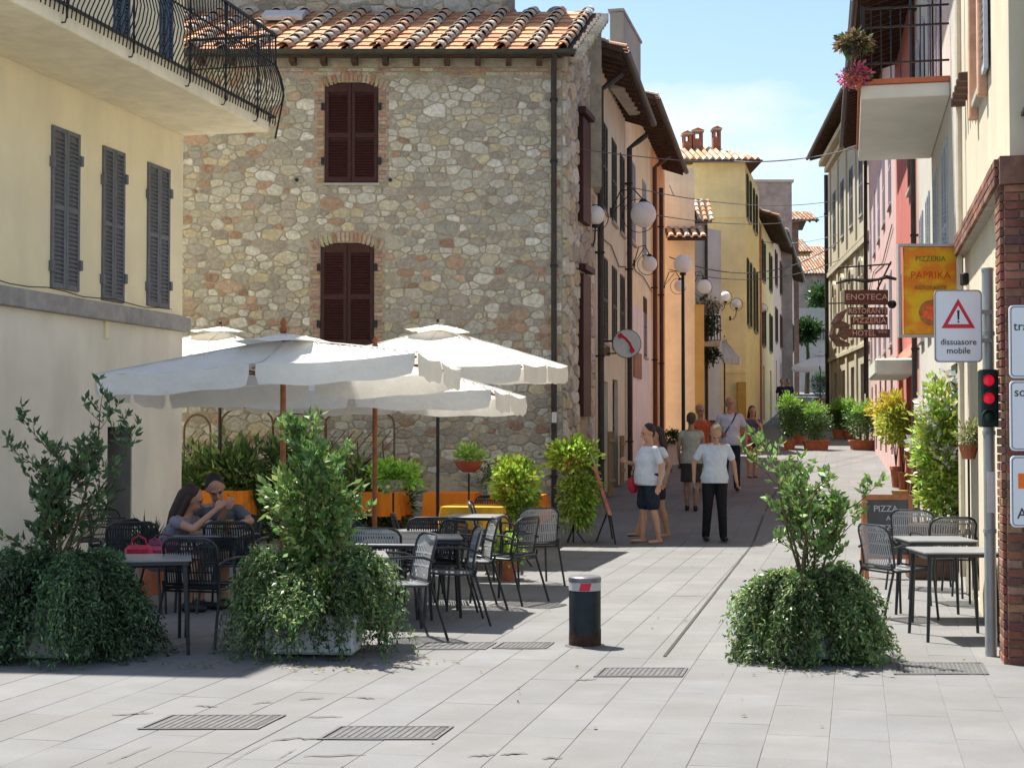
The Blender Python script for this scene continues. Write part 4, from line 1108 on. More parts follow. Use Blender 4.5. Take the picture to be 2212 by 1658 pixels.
# ================================================================== SIGNS
def text(body, size, parent, loc, rot, mat, name='lettering', ext=.001, align='CENTER', sx=1):
    cu = bpy.data.curves.new(name, 'FONT'); cu.body = body; cu.size = size; cu.extrude = ext; cu.align_x = align; cu.align_y = 'CENTER'; cu.materials.append(mat)
    cu.resolution_u = 3
    o = link(name, cu, parent, loc, rot); o.scale = (sx, 1, 1); return o
UPR = (R(90), 0, 0)
def rrect(w, h, r, n=5):
    pts = []
    for cx_, cy_, a0 in ((w/2-r, h/2-r, 0), (-w/2+r, h/2-r, 90), (-w/2+r, -h/2+r, 180), (w/2-r, -h/2+r, 270)):
        for i in range(n+1):
            a = R(a0+90*i/n); pts.append((cx_+r*math.cos(a), cy_+r*math.sin(a)))
    return pts
pole_b = G(2141, 1417); YP = pole_b.y
pole = thing('signal_pole', 'grey metal pole with cap at the right edge carrying sign and signal', 'pole', (pole_b.x, YP, 0))
zt = P(2140, 585, YP).z
MB().tube([(0, 0, 0), (0, 0, zt)], .042, 16).build('post', METALG, pole, True)
MB().lathe([(.046, 0), (.046, .02), (.02, .03)], 16, (0, 0, zt)).build('cap', METALG, pole)
for z in (2.35, 1.95, 1.62, .9): MB().lathe([(.048, 0), (.048, .03)], 16, (0, 0, z)).build('clamp', SIGNG, pole)
MB().box(-.03, .03, -.0445, -.043, 1.05, 1.35).build('sticker', M('pale sticker', (.62, .62, .64), .5), pole)
sg = thing('warning_sign', 'white sign with red warning triangle reading dissuasore mobile', 'traffic sign', (0, 0, 0))
c = P(2070, 704, YP-.08); w, h = 101*c.y/FPX, 155*c.y/FPX
sg.location = c
f = MB(); f.prism(rrect(w, h, .03), 'y', .0, .012); f.build('panel', SIGNW, sg)
e = MB(); o1, i1 = rrect(w+.006, h+.006, .032), rrect(w-.012, h-.012, .026); n_ = len(o1)
e.add([(p[0], -.003, p[1]) for p in o1]+[(p[0], -.003, p[1]) for p in i1]+[(p[0], .014, p[1]) for p in o1], [(i, (i+1) % n_, n_+(i+1) % n_, n_+i) for i in range(n_)]+[(i, 2*n_+i, 2*n_+(i+1) % n_, (i+1) % n_) for i in range(n_)])
e.build('rim', SIGNG, sg)
def tri(s, cz, y): a = s/2; hh = s*.88; return [(-a, y, cz-hh*.42), (a, y, cz-hh*.42), (0, y, cz+hh*.58)]
MB().add(tri(.245, .075, -.003)+[(p[0], 0, p[2]) for p in tri(.245, .075, 0)], [(0,1,2),(0,3,4,1),(1,4,5,2),(2,5,3,0)]).build('red_triangle', SIGNR, sg)
MB().add(tri(.155, .071, -.0045)+[(p[0], -.003, p[2]) for p in tri(.155, .071, 0)], [(0,1,2),(0,3,4,1),(1,4,5,2),(2,5,3,0)]).build('white_triangle', SIGNW, sg)
mk = MB(); mk.prism([(-.006, .045), (.006, .045), (.009, .115), (-.009, .115)], 'y', -.006, -.0046); mk.prism([(.008*math.cos(i*.785), .031+.008*math.sin(i*.785)) for i in range(8)], 'y', -.006, -.0046)
mk.build('exclamation_mark', SIGNK, sg)
text('dissuasore', .064, sg, (0, -.003, -.118), UPR, SIGNK, sx=.98); text('mobile', .064, sg, (0, -.003, -.182), UPR, SIGNK, sx=1.0)
MB().box(.02, .26, .02, .05, .09, .12).box(.02, .26, .02, .05, -.12, -.09).build('bracket', METALG, sg)
# traffic light
tl = thing('traffic_light', 'small dark traffic light with two red lamps lit on the pole', 'traffic light', (0, 0, 0))
c = P(2135, 860, YP-.11); tl.location = c
TLG = M('signal housing green', (.012, .028, .026), .45, var=.1)
MB().bbox(-.062, .062, -.05, .06, -.21, .21, .012).build('housing', TLG, tl)
for k, z in enumerate((.13, 0, -.13)):
    lens = MB().ball((0, 0, 0), .042, 8, (1, .35, 1)).build('lens', M('red lens', (.55, .01, .03), .25, var=.5, scale=60, bump=0, emis=((1, .02, .06), .12)) if k < 2 else M('dark lens', (.01, .03, .03), .2, var=0), tl, True, loc=(-.012, -.052, z))
    vz = MB(); n = 12
    for i in range(n):
        a0, a1 = R(-15+210*i/n), R(-15+210*(i+1)/n); r0 = .054
        vz.add([(r0*math.cos(a0), -.05, r0*math.sin(a0)), (r0*math.cos(a1), -.05, r0*math.sin(a1)), (r0*math.cos(a1), -.05-.07*max(.25, math.sin(a1)), r0*math.sin(a1)), (r0*math.cos(a0), -.05-.07*max(.25, math.sin(a0)), r0*math.sin(a0)),
                (r0*.94*math.cos(a0), -.05, r0*.94*math.sin(a0)), (r0*.94*math.cos(a1), -.05, r0*.94*math.sin(a1)), (r0*.94*math.cos(a1), -.05-.07*max(.25, math.sin(a1)), r0*.94*math.sin(a1)), (r0*.94*math.cos(a0), -.05-.07*max(.25, math.sin(a0)), r0*.94*math.sin(a0))], [(0,1,2,3),(7,6,5,4),(2,6,7,3)])
    vz.build('visor', TLG, tl, loc=(-.012, 0, z))
MB().tube([(0, .05, .15), (0, .1, .17)], .02, 6).tube([(0, .05, -.15), (0, .1, -.17)], .02, 6).build('bracket', TLG, tl)
# stacked signs at the right edge
sp = thing('parking_sign_post', 'galvanised post just outside the right edge with three stacked white panels', 'sign post', (0, 0, 0))
YS = 10.2; xs0 = P(2180, 700, YS).x; ww = .62
MB().tube([(xs0+ww/2, YS+.05, 0), (xs0+ww/2, YS+.05, 2.7)], .03, 12).build('post', METALG, sp, True)
for (pt, pb, tx, lab) in [(657, 818, 'traffico', 'white sign reading tra at the right edge, uppermost of three'), (820, 975, 'sosta', 'white sign reading so at the right edge, middle of three'), (982, 1140, '', 'white sign with orange square at the right edge, lowest of three')]:
    z1_, z0_ = P(2180, pt, YS).z, P(2180, pb, YS).z; hh = z1_-z0_
    t = thing('edge_sign', lab, 'traffic sign', (xs0+ww/2, YS, (z0_+z1_)/2), group='stacked white signs at the right edge')
    f = MB(); f.prism(rrect(ww, hh-.012, .03), 'y', 0, .012); f.build('panel', SIGNW, t)
    o1, i1 = rrect(ww-.018, hh-.03, .026), rrect(ww-.030, hh-.042, .022); n_ = len(o1)
    MB().add([(p[0], -.001, p[1]) for p in o1]+[(p[0], -.001, p[1]) for p in i1], [(i, (i+1) % n_, n_+(i+1) % n_, n_+i) for i in range(n_)]).build('rim', M('sign blue grey line', (.10, .14, .20), .5), t)
    if tx: text(tx, .085, t, (-ww/2+.028, -.002, .10 if tx == 'traffico' else .155), UPR, SIGNK, align='LEFT')
    else:
        MB().box(-ww/2+.05, -ww/2+.20, -.003, -.0011, .02, .12).build('orange_square', M('sign orange', (.78, .15, .01), .5), t); text('A', .10, t, (-ww/2+.04, -.002, -.15), UPR, SIGNK, align='LEFT')
# restaurant banner
YB = 15.3; a = P(1954, 722, YB); b = P(2066, 533, YB)
bn = thing('restaurant_banner', 'yellow and orange hanging banner reading PAPRIKA with a drawn red pepper dish', 'banner', ((a.x+b.x)/2, YB, (a.z+b.z)/2))
bw, bh = b.x-a.x, b.z-a.z
MB().bbox(-bw/2, bw/2, 0, .05, -bh/2, bh/2, .006).build('panel', M('banner orange', (.66, .25, .03), .5, var=.12, scale=3, transl=.3, streak=1, stain=(.66, .48, .03), sscale=(3, 3, 4.5), srange=(.44, .6)), bn)
def blob(rx, rz, cx_, cz_, y, jit=.0, n=22): return [(cx_+rx*math.cos(6.283*i/n)*rc.uniform(1-jit, 1+jit), y, cz_+rz*math.sin(6.283*i/n)*rc.uniform(1-jit, 1+jit)) for i in range(n)]
YLW = M('banner yellow', (.62, .47, .04), .5, var=.12, scale=5)
for (rx, rz, cz_) in []: MB().add(blob(rx, rz, 0, cz_, -.002, .04), [tuple(range(22))]).build('yellow_patch', YLW, bn)
MB().add(blob(.13, .13, .01, -.22, -.004, .05), [tuple(range(22))]).build('dish', M('banner dish brown', (.33, .13, .04), .5, var=.3, scale=20), bn)
for k, (cx_, cz_, r) in enumerate([(-.04, -.24, .05), (.05, -.19, .05), (.03, -.28, .04), (-.02, -.17, .035)]): MB().add(blob(r, r*.8, cx_, cz_, -.006-.001*k, .15), [tuple(range(22))]).build('pepper', M('pepper red', (.70, .10, .03), .45, var=.3, scale=30), bn)
GRN = M('banner green', (.06, .17, .02), .5); ORR = M('banner red orange', (.60, .05, .01), .5)
text('PIZZERIA', .075, bn, (0, -.007, bh*.36), UPR, GRN); text('PAPRIKA', .105, bn, (0, -.007, bh*.17), UPR, ORR); text('RISTORANTE', .055, bn, (0, -.007, bh*.03), UPR, GRN)
MB().box(-bw/2-.06, bw/2+.03, -.01, .06, bh/2+.002, bh/2+.03).box(-bw/2-.06, bw/2+.03, -.01, .06, -bh/2-.03, -bh/2-.002).box(-bw/2-.06, -bw/2-.035, -.01, .06, -bh/2-.001, bh/2+.001).build('frame', M('banner frame grey', (.34, .33, .33), .5), bn)
# hotel sign
YH = 31.0; hs = thing('hanging_sign', 'ornate dark bracket with stacked brown boards reading ENOTECA RISTORANTE PIZZERIA HOTEL', 'hanging sign', (0, 0, 0))
HB = M('sign board brown', (.10, .06, .045), .7, var=.25, scale=12); HT = M('sign board letters', (.55, .48, .40), .7)
def pz(px, py): q = P(px, py, YH); return (q.x, q.y, q.z)
MB().tube([pz(1936, 603), pz(1915, 598), pz(1895, 604), pz(1870, 607), pz(1845, 604), pz(1825, 606), pz(1806, 612)], [.03, .045, .03, .05, .03, .04, .02], 6).build('bracket', IRON, hs)
MB().tube([pz(1925, 570), pz(1810, 578)], .018, 5).build('rod', IRON, hs)
MB().tube([pz(1868, 190), pz(1868, 850)], .022, 6).build('rod', IRON, hs); MB().tube([pz(1925, 565), pz(1895, 625)], .02, 5).build('stay', IRON, hs)
for (x0_, x1_, y0_, y1_, tx) in [(1825, 1918, 626, 658, 'ENOTECA'), (1832, 1917, 664, 680, 'RISTORANTE'), (1838, 1917, 684, 701, 'PIZZERIA'), (1834, 1922, 711, 729, 'HOTEL ***')]:
    A_, B_ = pz(x0_, y1_), pz(x1_, y0_); o = MB().bbox(A_[0], B_[0], YH-.03, YH+.03, A_[2], B_[2], .008).build('board', HB, hs)
    text(tx, min(.17, (B_[2]-A_[2])*.95), o, ((A_[0]+B_[0])/2, YH-.034, (A_[2]+B_[2])/2), UPR, HT, sx=.95 if len(tx) > 8 else 1.1)
    if y0_ > 630: MB().tube([(A_[0]+.05, YH, B_[2]), (A_[0]+.05, YH, B_[2]+.12)], .01, 4).tube([(B_[0]-.05, YH, B_[2]), (B_[0]-.05, YH, B_[2]+.12)], .01, 4).build('chain', IRON, hs)
for xx in (1840, 1868, 1898): MB().tube([pz(xx, 606), pz(xx, 628)], .012, 4).build('chain', IRON, hs)
sc = MB()
sc.tube([pz(1835, 705), pz(1815, 700), pz(1800, 706), pz(1797, 722), pz(1812, 741), pz(1835, 745)], [.05, .09, .06, .08, .09, .04], 6); sc.tube([pz(1800, 700), pz(1812, 684), pz(1828, 668)], [.07, .1, .03], 6)
sc.tube([pz(1812, 715), pz(1826, 722), pz(1840, 714)], [.1, .13, .05], 6).build('scroll', M('old bronze', (.15, .115, .08), .6, var=.4, scale=15), hs)
MB().tube([pz(1790, 655), pz(1935, 652)], .015, 4).build('rod', IRON, hs)
MB().ball(pz(1927, 657), .09, 8).build('spot', IRON, hs)
# telephone sign
c = P(1354, 742, 28.4); ph = thing('telephone_sign', 'round white sign with red telephone receiver on the grey house', 'sign', c)
MB().at(Matrix.Rotation(R(90), 4, 'X')).lathe([(.255, -.03), (.26, 0), (.255, .03)], 28).build('disc', M('phone sign white', (.52, .54, .52), .5, var=.05), ph)
MB().tube([(.262*math.cos(i*6.283/28), -.02, .262*math.sin(i*6.283/28)) for i in range(28)], .010, 4, closed=True).build('rim', M('phone sign rim', (.12, .2, .14), .5), ph)
MB().tube([(-.12, -.045, .15), (-.03, -.045, .10), (.05, -.045, .01), (.10, -.045, -.12)], [.028, .024, .024, .028], 6).tube([(-.155, -.045, .12), (-.085, -.045, .17)], .042, 8).tube([(.06, -.045, -.15), (.13, -.045, -.11)], .042, 8).build('receiver', SIGNR, ph)
MB().tube([(-.26, 0, .05), (-.62, .25, .05)], .02, 6).tube([(-.2, 0, -.18), (-.55, .25, -.18)], .015, 6).build('arm', IRON, ph)
MB().bbox(-.42, -.3, .1, .2, -.22, -.06, .01).build('bracket_box', M('khaki box', (.16, .13, .07), .6), ph)
# bollard
b0 = G(1264, 1395); bo = thing('bollard', 'squat dark green retractable bollard with red and white reflective band', 'bollard', (b0.x, b0.y+.03, 0))
bm = M('bollard dark green', (.012, .018, .021), .45, var=.35, scale=9, metal=.2, bump=.08)
bt = bm.node_tree; 
MB().lathe([(.122, 0), (.123, .42), (.121, .425)], 40).build('body', bm, bo, True)
rs_ = MB(); n = 40
rr2 = random.Random(2)
for i in range(n):
    a0, a1 = 6.2832*i/n, 6.2832*(i+1)/n; h0, h1 = .05+.11*abs(math.sin(i*.9+1))*rr2.uniform(.4, 1), .05+.11*abs(math.sin((i+1)*.9+1))*.7
    rs_.add([(.1245*math.cos(a0), .1245*math.sin(a0), .001), (.1245*math.cos(a1), .1245*math.sin(a1), .001), (.1245*math.cos(a1), .1245*math.sin(a1), h1), (.1245*math.cos(a0), .1245*math.sin(a0), h0)], [(0,1,2,3)])
rs_.build('rust', M('bollard rust', (.045, .022, .014), .9, var=.5, scale=14, bump=.4), bo)
MB().lathe([(.124, .427), (.124, .49)], 40).build('reflective_band', M('band white', (.40, .38, .38), .5, var=.05), bo)
for k in range(3):
    a = -1.57+k*2.0944; st_ = MB(); m = 8
    for i in range(m):
        u0, u1 = i/m, (i+1)/m; aa0, aa1 = a-.42+.66*u0, a-.42+.66*u1
        z0_, z1_ = .430, .487; sk = .12
        st_.add([(.1255*math.cos(aa0), .1255*math.sin(aa0), z0_), (.1255*math.cos(aa1), .1255*math.sin(aa1), z0_), (.1255*math.cos(aa1+sk), .1255*math.sin(aa1+sk), z1_), (.1255*math.cos(aa0+sk), .1255*math.sin(aa0+sk), z1_)], [(0,1,2,3)])
    st_.build('red_stripe', SIGNR, bo)
MB().lathe([(.125, .492), (.126, .50), (.126, .525), (.115, .535), (.03, .538)], 40).build('cap', M('bollard cap', (.16, .16, .17), .4, metal=.4, var=.2, scale=12), bo, True)
MB().lathe([(.155, .001), (.15, .008), (.125, .009)], 40).build('collar', GRATEM, bo)

# ================================================================== UMBRELLAS
def umbrella(name, label, C, a, b, ze, zp, rot=-R(12.7), tilt=(0, 0), wood=True, zg=0, vh=.17):
    """a x b metres, edges along the street axes; ze edge height, zp peak height"""
    t = thing('parasol', label, 'parasol', (C[0], C[1], zg), rot, group='white cafe parasols')
    N_ = 12; vs = []; A2, B2_ = a/2, b/2
    def hgt(x, y):
        m = max(abs(x), abs(y)); e = min(abs(x), abs(y))/max(m, 1e-6)
        sag = -.055*math.sin(math.pi*m)*(1-e)*(1.2) - .03*m*math.sin(math.pi*min(e, 1))*1.0
        return zp-(zp-ze)*m**1.08+sag+tilt[0]*x*A2+tilt[1]*y*B2_
    g = [-1+2*i/(2*N_) for i in range(2*N_+1)]
    for y in g:
        for x in g:
            k = 1-.012*math.sin(8*math.pi*abs(x))*0
            vs.append((x*A2, y*B2_, hgt(x, y)+.004*math.sin(23*x+11*y)))
    M_ = 2*N_+1
    fs = [(j*M_+i, j*M_+i+1, (j+1)*M_+i+1, (j+1)*M_+i) for j in range(2*N_) for i in range(2*N_)]
    MB().add(vs, fs).build('canopy', FABRIC, t, True)
    sm_ = MB()
    for x, y in [(1,1),(1,0),(1,-1),(0,-1),(-1,-1),(-1,0),(-1,1),(0,1)]: sm_.tube([(x*A2*i/6, y*B2_*i/6, hgt(x*max(i/6, .02), y*max(i/6, .02))+.004) for i in range(7)], .0065, 4)
    sm_.build('seams', M('umbrella seam', (.62, .60, .54), .9, transl=.2), t, kind='stuff')
    # valance flaps, two on each side with gaps between them
    for sx, sy, ln in ((0, -1, 'x'), (0, 1, 'x'), (-1, 0, 'y'), (1, 0, 'y')):
        for h_ in (0, 1):
            f = MB(); n = 12; pv = None
            for i in range(n+1):
                u = -1+h_+i/n; u = max(min(u, .985 if h_ else -.02), -.985 if not h_ else .02)
                x, y = (u, sy) if ln == 'x' else (sx, u)
                z = hgt(x, y); fl = .02+.018*math.sin(9*u+sx*2+sy+C[0]*3)+.012*math.sin(23*u+C[1]); px_, py_ = x*A2, y*B2_
                end = .03 if i in (0, n) else 0
                mid = (px_+sx*fl*.5, py_+sy*fl*.5, z-vh*.5); bot = (px_+sx*fl*.3+(0 if sx else (end if i == 0 else -end)), py_+sy*fl*.3+(0 if sy else (end if i == 0 else -end)), z-vh+.01*math.sin(14*u))
                cur = [(px_, py_, z), mid, bot]
                if pv: f.add([pv[0], cur[0], cur[1], pv[1], pv[2], cur[2]], [(0,1,2,3),(3,2,5,4)])
                pv = cur
            f.build('valance', FABRIC, t, True)
    # vent cap
    vs = []; cw = .17 if a > 2.5 else .14
    gg = [-1, -.5, 0, .5, 1]
    for y in gg:
        for x in gg:
            m = max(abs(x), abs(y)); vs.append((x*A2*cw*1.4, y*A2*cw*1.4, zp+.065-.085*m+.02*math.sin(9*x+7*y)*m+(tilt[0]*x*A2*cw)))
    MB().add(vs, [(j*5+i, j*5+i+1, (j+1)*5+i+1, (j+1)*5+i) for j in range(4) for i in range(4)]).build('vent_cap', FABRIC, t, True)
    pm = WOOD if wood else IRON
    MB().tube([(0, 0, .05), (0, 0, zp+.04)], .027 if wood else .024, 12).build('pole', pm, t, True)
    if wood: MB().lathe([(.018, 0), (.034, .015), (.038, .045), (.02, .07), (.03, .09), (.026, .12), (.005, .15)], 14, (0, 0, zp+.06)).build('finial', WOOD, t, True)
    else: MB().lathe([(.02, 0), (.02, .05), (.004, .06)], 10, (0, 0, zp+.09)).build('finial', IRON, t)
    MB().lathe([(.03, 0), (.065, .03), (.06, .12), (.03, .14)], 14, (0, 0, ze-.12)).build('hub', pm, t, True)
    for k in range(8):
        x, y = [(1,1),(1,0),(1,-1),(0,-1),(-1,-1),(-1,0),(-1,1),(0,1)][k]
        n = 5; rb = MB().tube([(x*A2*i/n*.99, y*B2_*i/n*.99, hgt(x*max(i/n, .02), y*max(i/n, .02))-.04) for i in range(n+1)], .011, 5).build('rib', pm, t)
        MB().tube([(x*.05, y*.05, ze-.04), (x*A2*.5, y*B2_*.5, hgt(x*.5, y*.5)-.03)], .009, 5).build('strut', pm, rb)
    MB().bbox(-.25, .25, -.25, .25, 0, .08, .015).build('base', M('parasol base', (.25, .24, .23), .9, var=.2), t)
    return t
U1 = umbrella('u', 'front white parasol on a wooden pole, its left half shaded by the cream building', (-2.14, 14.28), 3.05, 1.5, 2.20, 2.50, tilt=(.055, -.06), vh=.19)
U4 = umbrella('u', 'low middle white parasol on the second wooden pole', (-1.48, 16.5), 3.0, 1.55, 2.06, 2.46, tilt=(-.01, -.03), vh=.19)
U3 = umbrella('u', 'large rear white parasol on a black pole nearest the stone house corner', (-1.0, 20.6), 3.0, 3.0, 2.52, 3.02, tilt=(0, .03), wood=False, vh=.22)
U2 = umbrella('u', 'rear white parasol half hidden behind the cream building corner', (-4.35, 22.75), 3.0, 2.7, 2.66, 3.14, wood=False, vh=.2)
def far_parasol(px, py, Y, w, label):
    c = P(px, py, Y); return umbrella('u', label, (c.x, Y), w, w, c.z-.05, c.z+.55, wood=False, zg=0)
far_parasol(1772, 790, 74, 2.6, 'distant cream parasol at the street end beside the classical house')
far_parasol(1565, 770, 50.2, 1.0, 'tiny distant white parasol in front of the yellow house shop')

# ================================================================== TABLES AND CHAIRS
def chair_proto(dark=False):
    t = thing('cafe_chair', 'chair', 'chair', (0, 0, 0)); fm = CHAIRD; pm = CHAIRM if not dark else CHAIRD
    # seat faces local -y; back at +y
    def panel(name, pts, wf, nst=20):
        """perforated sheet: vertical strips between a tube frame; pts is a list of centre line points (y, z)"""
        b = MB()
        for i in range(nst):
            u0, u1 = -1+2*i/nst+.012, -1+2*(i+1)/nst-.030
            for (p, q) in zip(pts, pts[1:]):
                w0, w1 = wf(p), wf(q)
                b.add([(u0*w0, p[0]+p[2]*u0*u0, p[1]), (u1*w0, p[0]+p[2]*u1*u1, p[1]), (u1*w1, q[0]+q[2]*u1*u1, q[1]), (u0*w1, q[0]+q[2]*u0*u0, q[1])], [(0,1,2,3)])
        for p in pts[1:-1]:
            w = wf(p); b.add([(-w, p[0]+p[2], p[1]), (-w*.5, p[0]+p[2]*.25, p[1]), (0, p[0], p[1]), (w*.5, p[0]+p[2]*.25, p[1]), (w, p[0]+p[2], p[1]),
                              (-w, p[0]+p[2]+.003, p[1]+.014), (-w*.5, p[0]+p[2]*.25+.003, p[1]+.014), (0, p[0]+.003, p[1]+.014), (w*.5, p[0]+p[2]*.25+.003, p[1]+.014), (w, p[0]+p[2]+.003, p[1]+.014)], [(i, i+1, i+6, i+5) for i in range(4)])
        o = b.build(name, pm, t)
        edge = [(-wf(p), p[0]+p[2], p[1]) for p in pts]+[(wf(p), p[0]+p[2], p[1]) for p in reversed(pts)]
        MB().tube(edge, .011, 6, closed=True).build('edge_tube', fm, o, True)
    panel('seat', [(-.22, .455, .0), (-.1, .44, .0), (.05, .432, .0), (.16, .43, .0), (.20, .45, .0)], lambda p: .225)
    panel('backrest', [(.20, .47, -.03), (.225, .56, -.045), (.25, .66, -.05), (.275, .76, -.05), (.285, .80, -.045), (.29, .825, -.03)], lambda p: .225 if p[1] < .8 else (.20 if p[1] < .82 else .15))
    for sx in (-1, 1):
        MB().tube([(sx*.27, -.25, 0), (sx*.245, -.22, .43), (sx*.27, -.22, .60), (sx*.275, -.17, .66), (sx*.272, -.02, .665), (sx*.255, .12, .655), (sx*.23, .22, .62)], .0115, 7).build('armrest', fm, t, True)
        MB().tube([(sx*.26, .32, 0), (sx*.235, .19, .43), (sx*.228, .21, .5)], .0115, 7).build('leg', fm, t, True)
    MB().tube([(-.243, -.215, .425), (.243, -.215, .425)], .009, 6).build('crossbar', fm, t); MB().tube([(-.235, .19, .42), (.235, .19, .42)], .009, 6).build('crossbar', fm, t)
    return t
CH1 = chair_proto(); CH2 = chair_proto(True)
def table_proto():
    t = thing('cafe_table', 'table', 'table', (0, 0, 0))
    MB().bbox(-.30, .30, -.30, .30, .685, .703, .006).build('table_top', M('table top grey', (.17, .175, .18), .38, var=.15, scale=5, bump=.03, spec=.5), t)
    MB().box(-.28, .28, -.28, .28, .66, .684).build('apron', CHAIRD, t)
    for sx in (-1, 1):
        for sy in (-1, 1): MB().tube([(sx*.25, sy*.25, .67), (sx*.28, sy*.28, 0)], [.018, .013], 8).build('leg', CHAIRD, t)
    return t
TB = table_proto()
GA = 'metal tables of the cafe on the left'; GC = 'metal armchairs of the cafe on the left'; GR = 'metal furniture in front of the right hand wall'
def put(proto, px, py, rz, label, group, z=0.0):
    g = G(px, py, z); return place_copy(proto, (g.x, g.y, g.z), R(rz), label, group)
put(TB, 752, 1197, 8, 'small grey table directly behind the middle planter', GA, .70)
put(TB, 852, 1170, -6, 'dark metal table behind the pale chair back', GA, .70)
put(TB, 862, 1147, -12, 'dark metal table with sunlit top under the middle parasol', GA, .70)
put(TB, 1024, 1113, -10, 'metal table with bright sunlit top in front of the yellow cloth', GA, .70)
put(TB, 925, 1158, 5, 'dark metal table among the dark armchairs', GA, .70)
put(TB, 326, 1203, 12, 'dark table in the shade beside the left planter', GA, .70)
put(TB, 462, 1152, -4, 'dark table where the couple is sitting', GA, .70)
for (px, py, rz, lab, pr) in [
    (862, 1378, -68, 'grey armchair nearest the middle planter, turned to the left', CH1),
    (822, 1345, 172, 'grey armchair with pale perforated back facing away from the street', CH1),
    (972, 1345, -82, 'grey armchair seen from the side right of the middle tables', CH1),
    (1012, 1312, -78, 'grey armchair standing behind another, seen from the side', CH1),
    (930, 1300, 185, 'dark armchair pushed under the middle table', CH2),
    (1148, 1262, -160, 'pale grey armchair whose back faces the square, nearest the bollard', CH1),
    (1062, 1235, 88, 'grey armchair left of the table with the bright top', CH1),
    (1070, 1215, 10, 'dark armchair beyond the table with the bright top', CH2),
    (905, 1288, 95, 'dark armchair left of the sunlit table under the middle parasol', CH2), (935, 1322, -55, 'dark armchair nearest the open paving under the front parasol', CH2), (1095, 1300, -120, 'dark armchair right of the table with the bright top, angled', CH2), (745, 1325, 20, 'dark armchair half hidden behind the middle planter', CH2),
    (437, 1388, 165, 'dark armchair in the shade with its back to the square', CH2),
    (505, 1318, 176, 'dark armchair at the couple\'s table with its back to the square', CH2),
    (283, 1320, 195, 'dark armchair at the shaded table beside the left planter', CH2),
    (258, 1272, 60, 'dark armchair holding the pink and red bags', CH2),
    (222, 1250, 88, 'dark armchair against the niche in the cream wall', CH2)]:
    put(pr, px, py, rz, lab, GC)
# right hand terrace
put(TB, 2058, 1187, 0, 'nearer grey table beside the signal pole', GR, .70); put(TB, 2020, 1163, 0, 'farther grey table beside the chalkboard', GR, .70)
put(CH1, 1935, 1335, 112, 'grey armchair nearest the right hand planter', GR); put(CH1, 2042, 1300, 185, 'grey armchair between the two right hand tables', GR)
put(CH1, 2100, 1282, -95, 'grey armchair by the wall behind the signal pole', GR); put(CH1, 1985, 1270, 150, 'grey armchair in front of the chalkboard', GR)
# orange cloth tables
CLOTH = M('orange tablecloth', (.72, .22, .02), .85, var=.1, scale=5, bump=.2, transl=.25); CLOTHY = M('yellow tablecloth', (.74, .42, .04), .85, var=.1, scale=5, bump=.2, transl=.25)
RT = thing('restaurant_table', 't', 'table', (0, 0, 0))
MB().bbox(-.345, .345, -.345, .345, .71, .735, .006).build('table_top', WOOD, RT)
for sx in (-1, 1):
    for sy in (-1, 1): MB().tube([(sx*.30, sy*.30, .71), (sx*.30, sy*.30, 0)], .022, 6).build('leg', WOOD, RT)
def cloth(g, rz, drop, mat, label, w=.37):
    b = MB(); b.box(-w, w, -w, w, .737, .742); n = 16; per = []
    for i in range(4*n):
        k, u = divmod(i, n); u = -1+2*u/n
        x, y = [(u, -1), (1, u), (-u, 1), (-1, -u)][k]; per.append((x, y))
    vs = [];
    for i, (x, y) in enumerate(per):
        f = .035*math.sin(i*1.9)+.02*math.sin(i*.7); c_ = .05 if abs(abs(x)-abs(y)) < .15 else 0
        vs += [(x*w, y*w, .741), (x*(w+.02+f*.5), y*(w+.02+f*.5), .741-drop*.5), (x*(w+.03+f), y*(w+.03+f), .741-drop-c_)]
    m = len(per); b.add(vs, [(3*i+k, 3*((i+1) % m)+k, 3*((i+1) % m)+k+1, 3*i+k+1) for i in range(m) for k in (0, 1)])
    o = b.build('tablecloth', mat, None, True); o.location = g; o.rotation_euler = (0, 0, rz)
    tag(o, label, 'tablecloth', 'coloured tablecloths of the restaurant')
for i, (px, py, rz, mat, lab, drop) in enumerate([
    (965, 1063, -8, CLOTH, 'behind the black parasol pole', .34), (1030, 1092, -10, CLOTHY, 'nearest the pale armchair', .26), (1120, 1068, -10, CLOTH, 'beneath the lime green plant', .34),
    (498, 1058, -6, CLOTH, 'beside the laurel hedge at the left', .36), (818, 1062, -8, CLOTH, 'behind the second wooden parasol pole', .34)]):
    g = G(px, py, .74); col_ = 'yellow' if mat is CLOTHY else 'orange'
    if px == 965: g.x += .1
    place_copy(RT, (g.x, g.y, g.z), R(rz), f'restaurant table {lab}', 'restaurant tables along the stone house'); cloth((g.x, g.y, g.z), R(rz), drop, mat, f'{col_} tablecloth {lab}')
WCH = M('pale wicker seat', (.42, .38, .30), .8, var=.2, scale=20, bump=.3)
RC = thing('rattan_chair', 'c', 'chair', (0, 0, 0))
b = MB(); b.bbox(-.22, .22, -.22, .22, .42, .45, .01); b.build('seat', WCH, RC)
b = MB(); n = 12
for i in range(n):
    u0, u1 = -1+2*i/n, -1+2*(i+1)/n
    h0, h1 = .62+.24*math.sqrt(max(0, 1-u0*u0)), .62+.24*math.sqrt(max(0, 1-u1*u1))
    b.add([(u0*.23, .23-.04*u0*u0, .46), (u1*.23, .23-.04*u1*u1, .46), (u1*.23, .25-.04*u1*u1, h1), (u0*.23, .25-.04*u0*u0, h0), (u0*.23, .26-.04*u0*u0, .46), (u1*.23, .26-.04*u1*u1, .46), (u1*.23, .28-.04*u1*u1, h1), (u0*.23, .28-.04*u0*u0, h0)], [(0,1,2,3),(7,6,5,4),(3,2,6,7)])
b.build('backrest', WCH, RC)
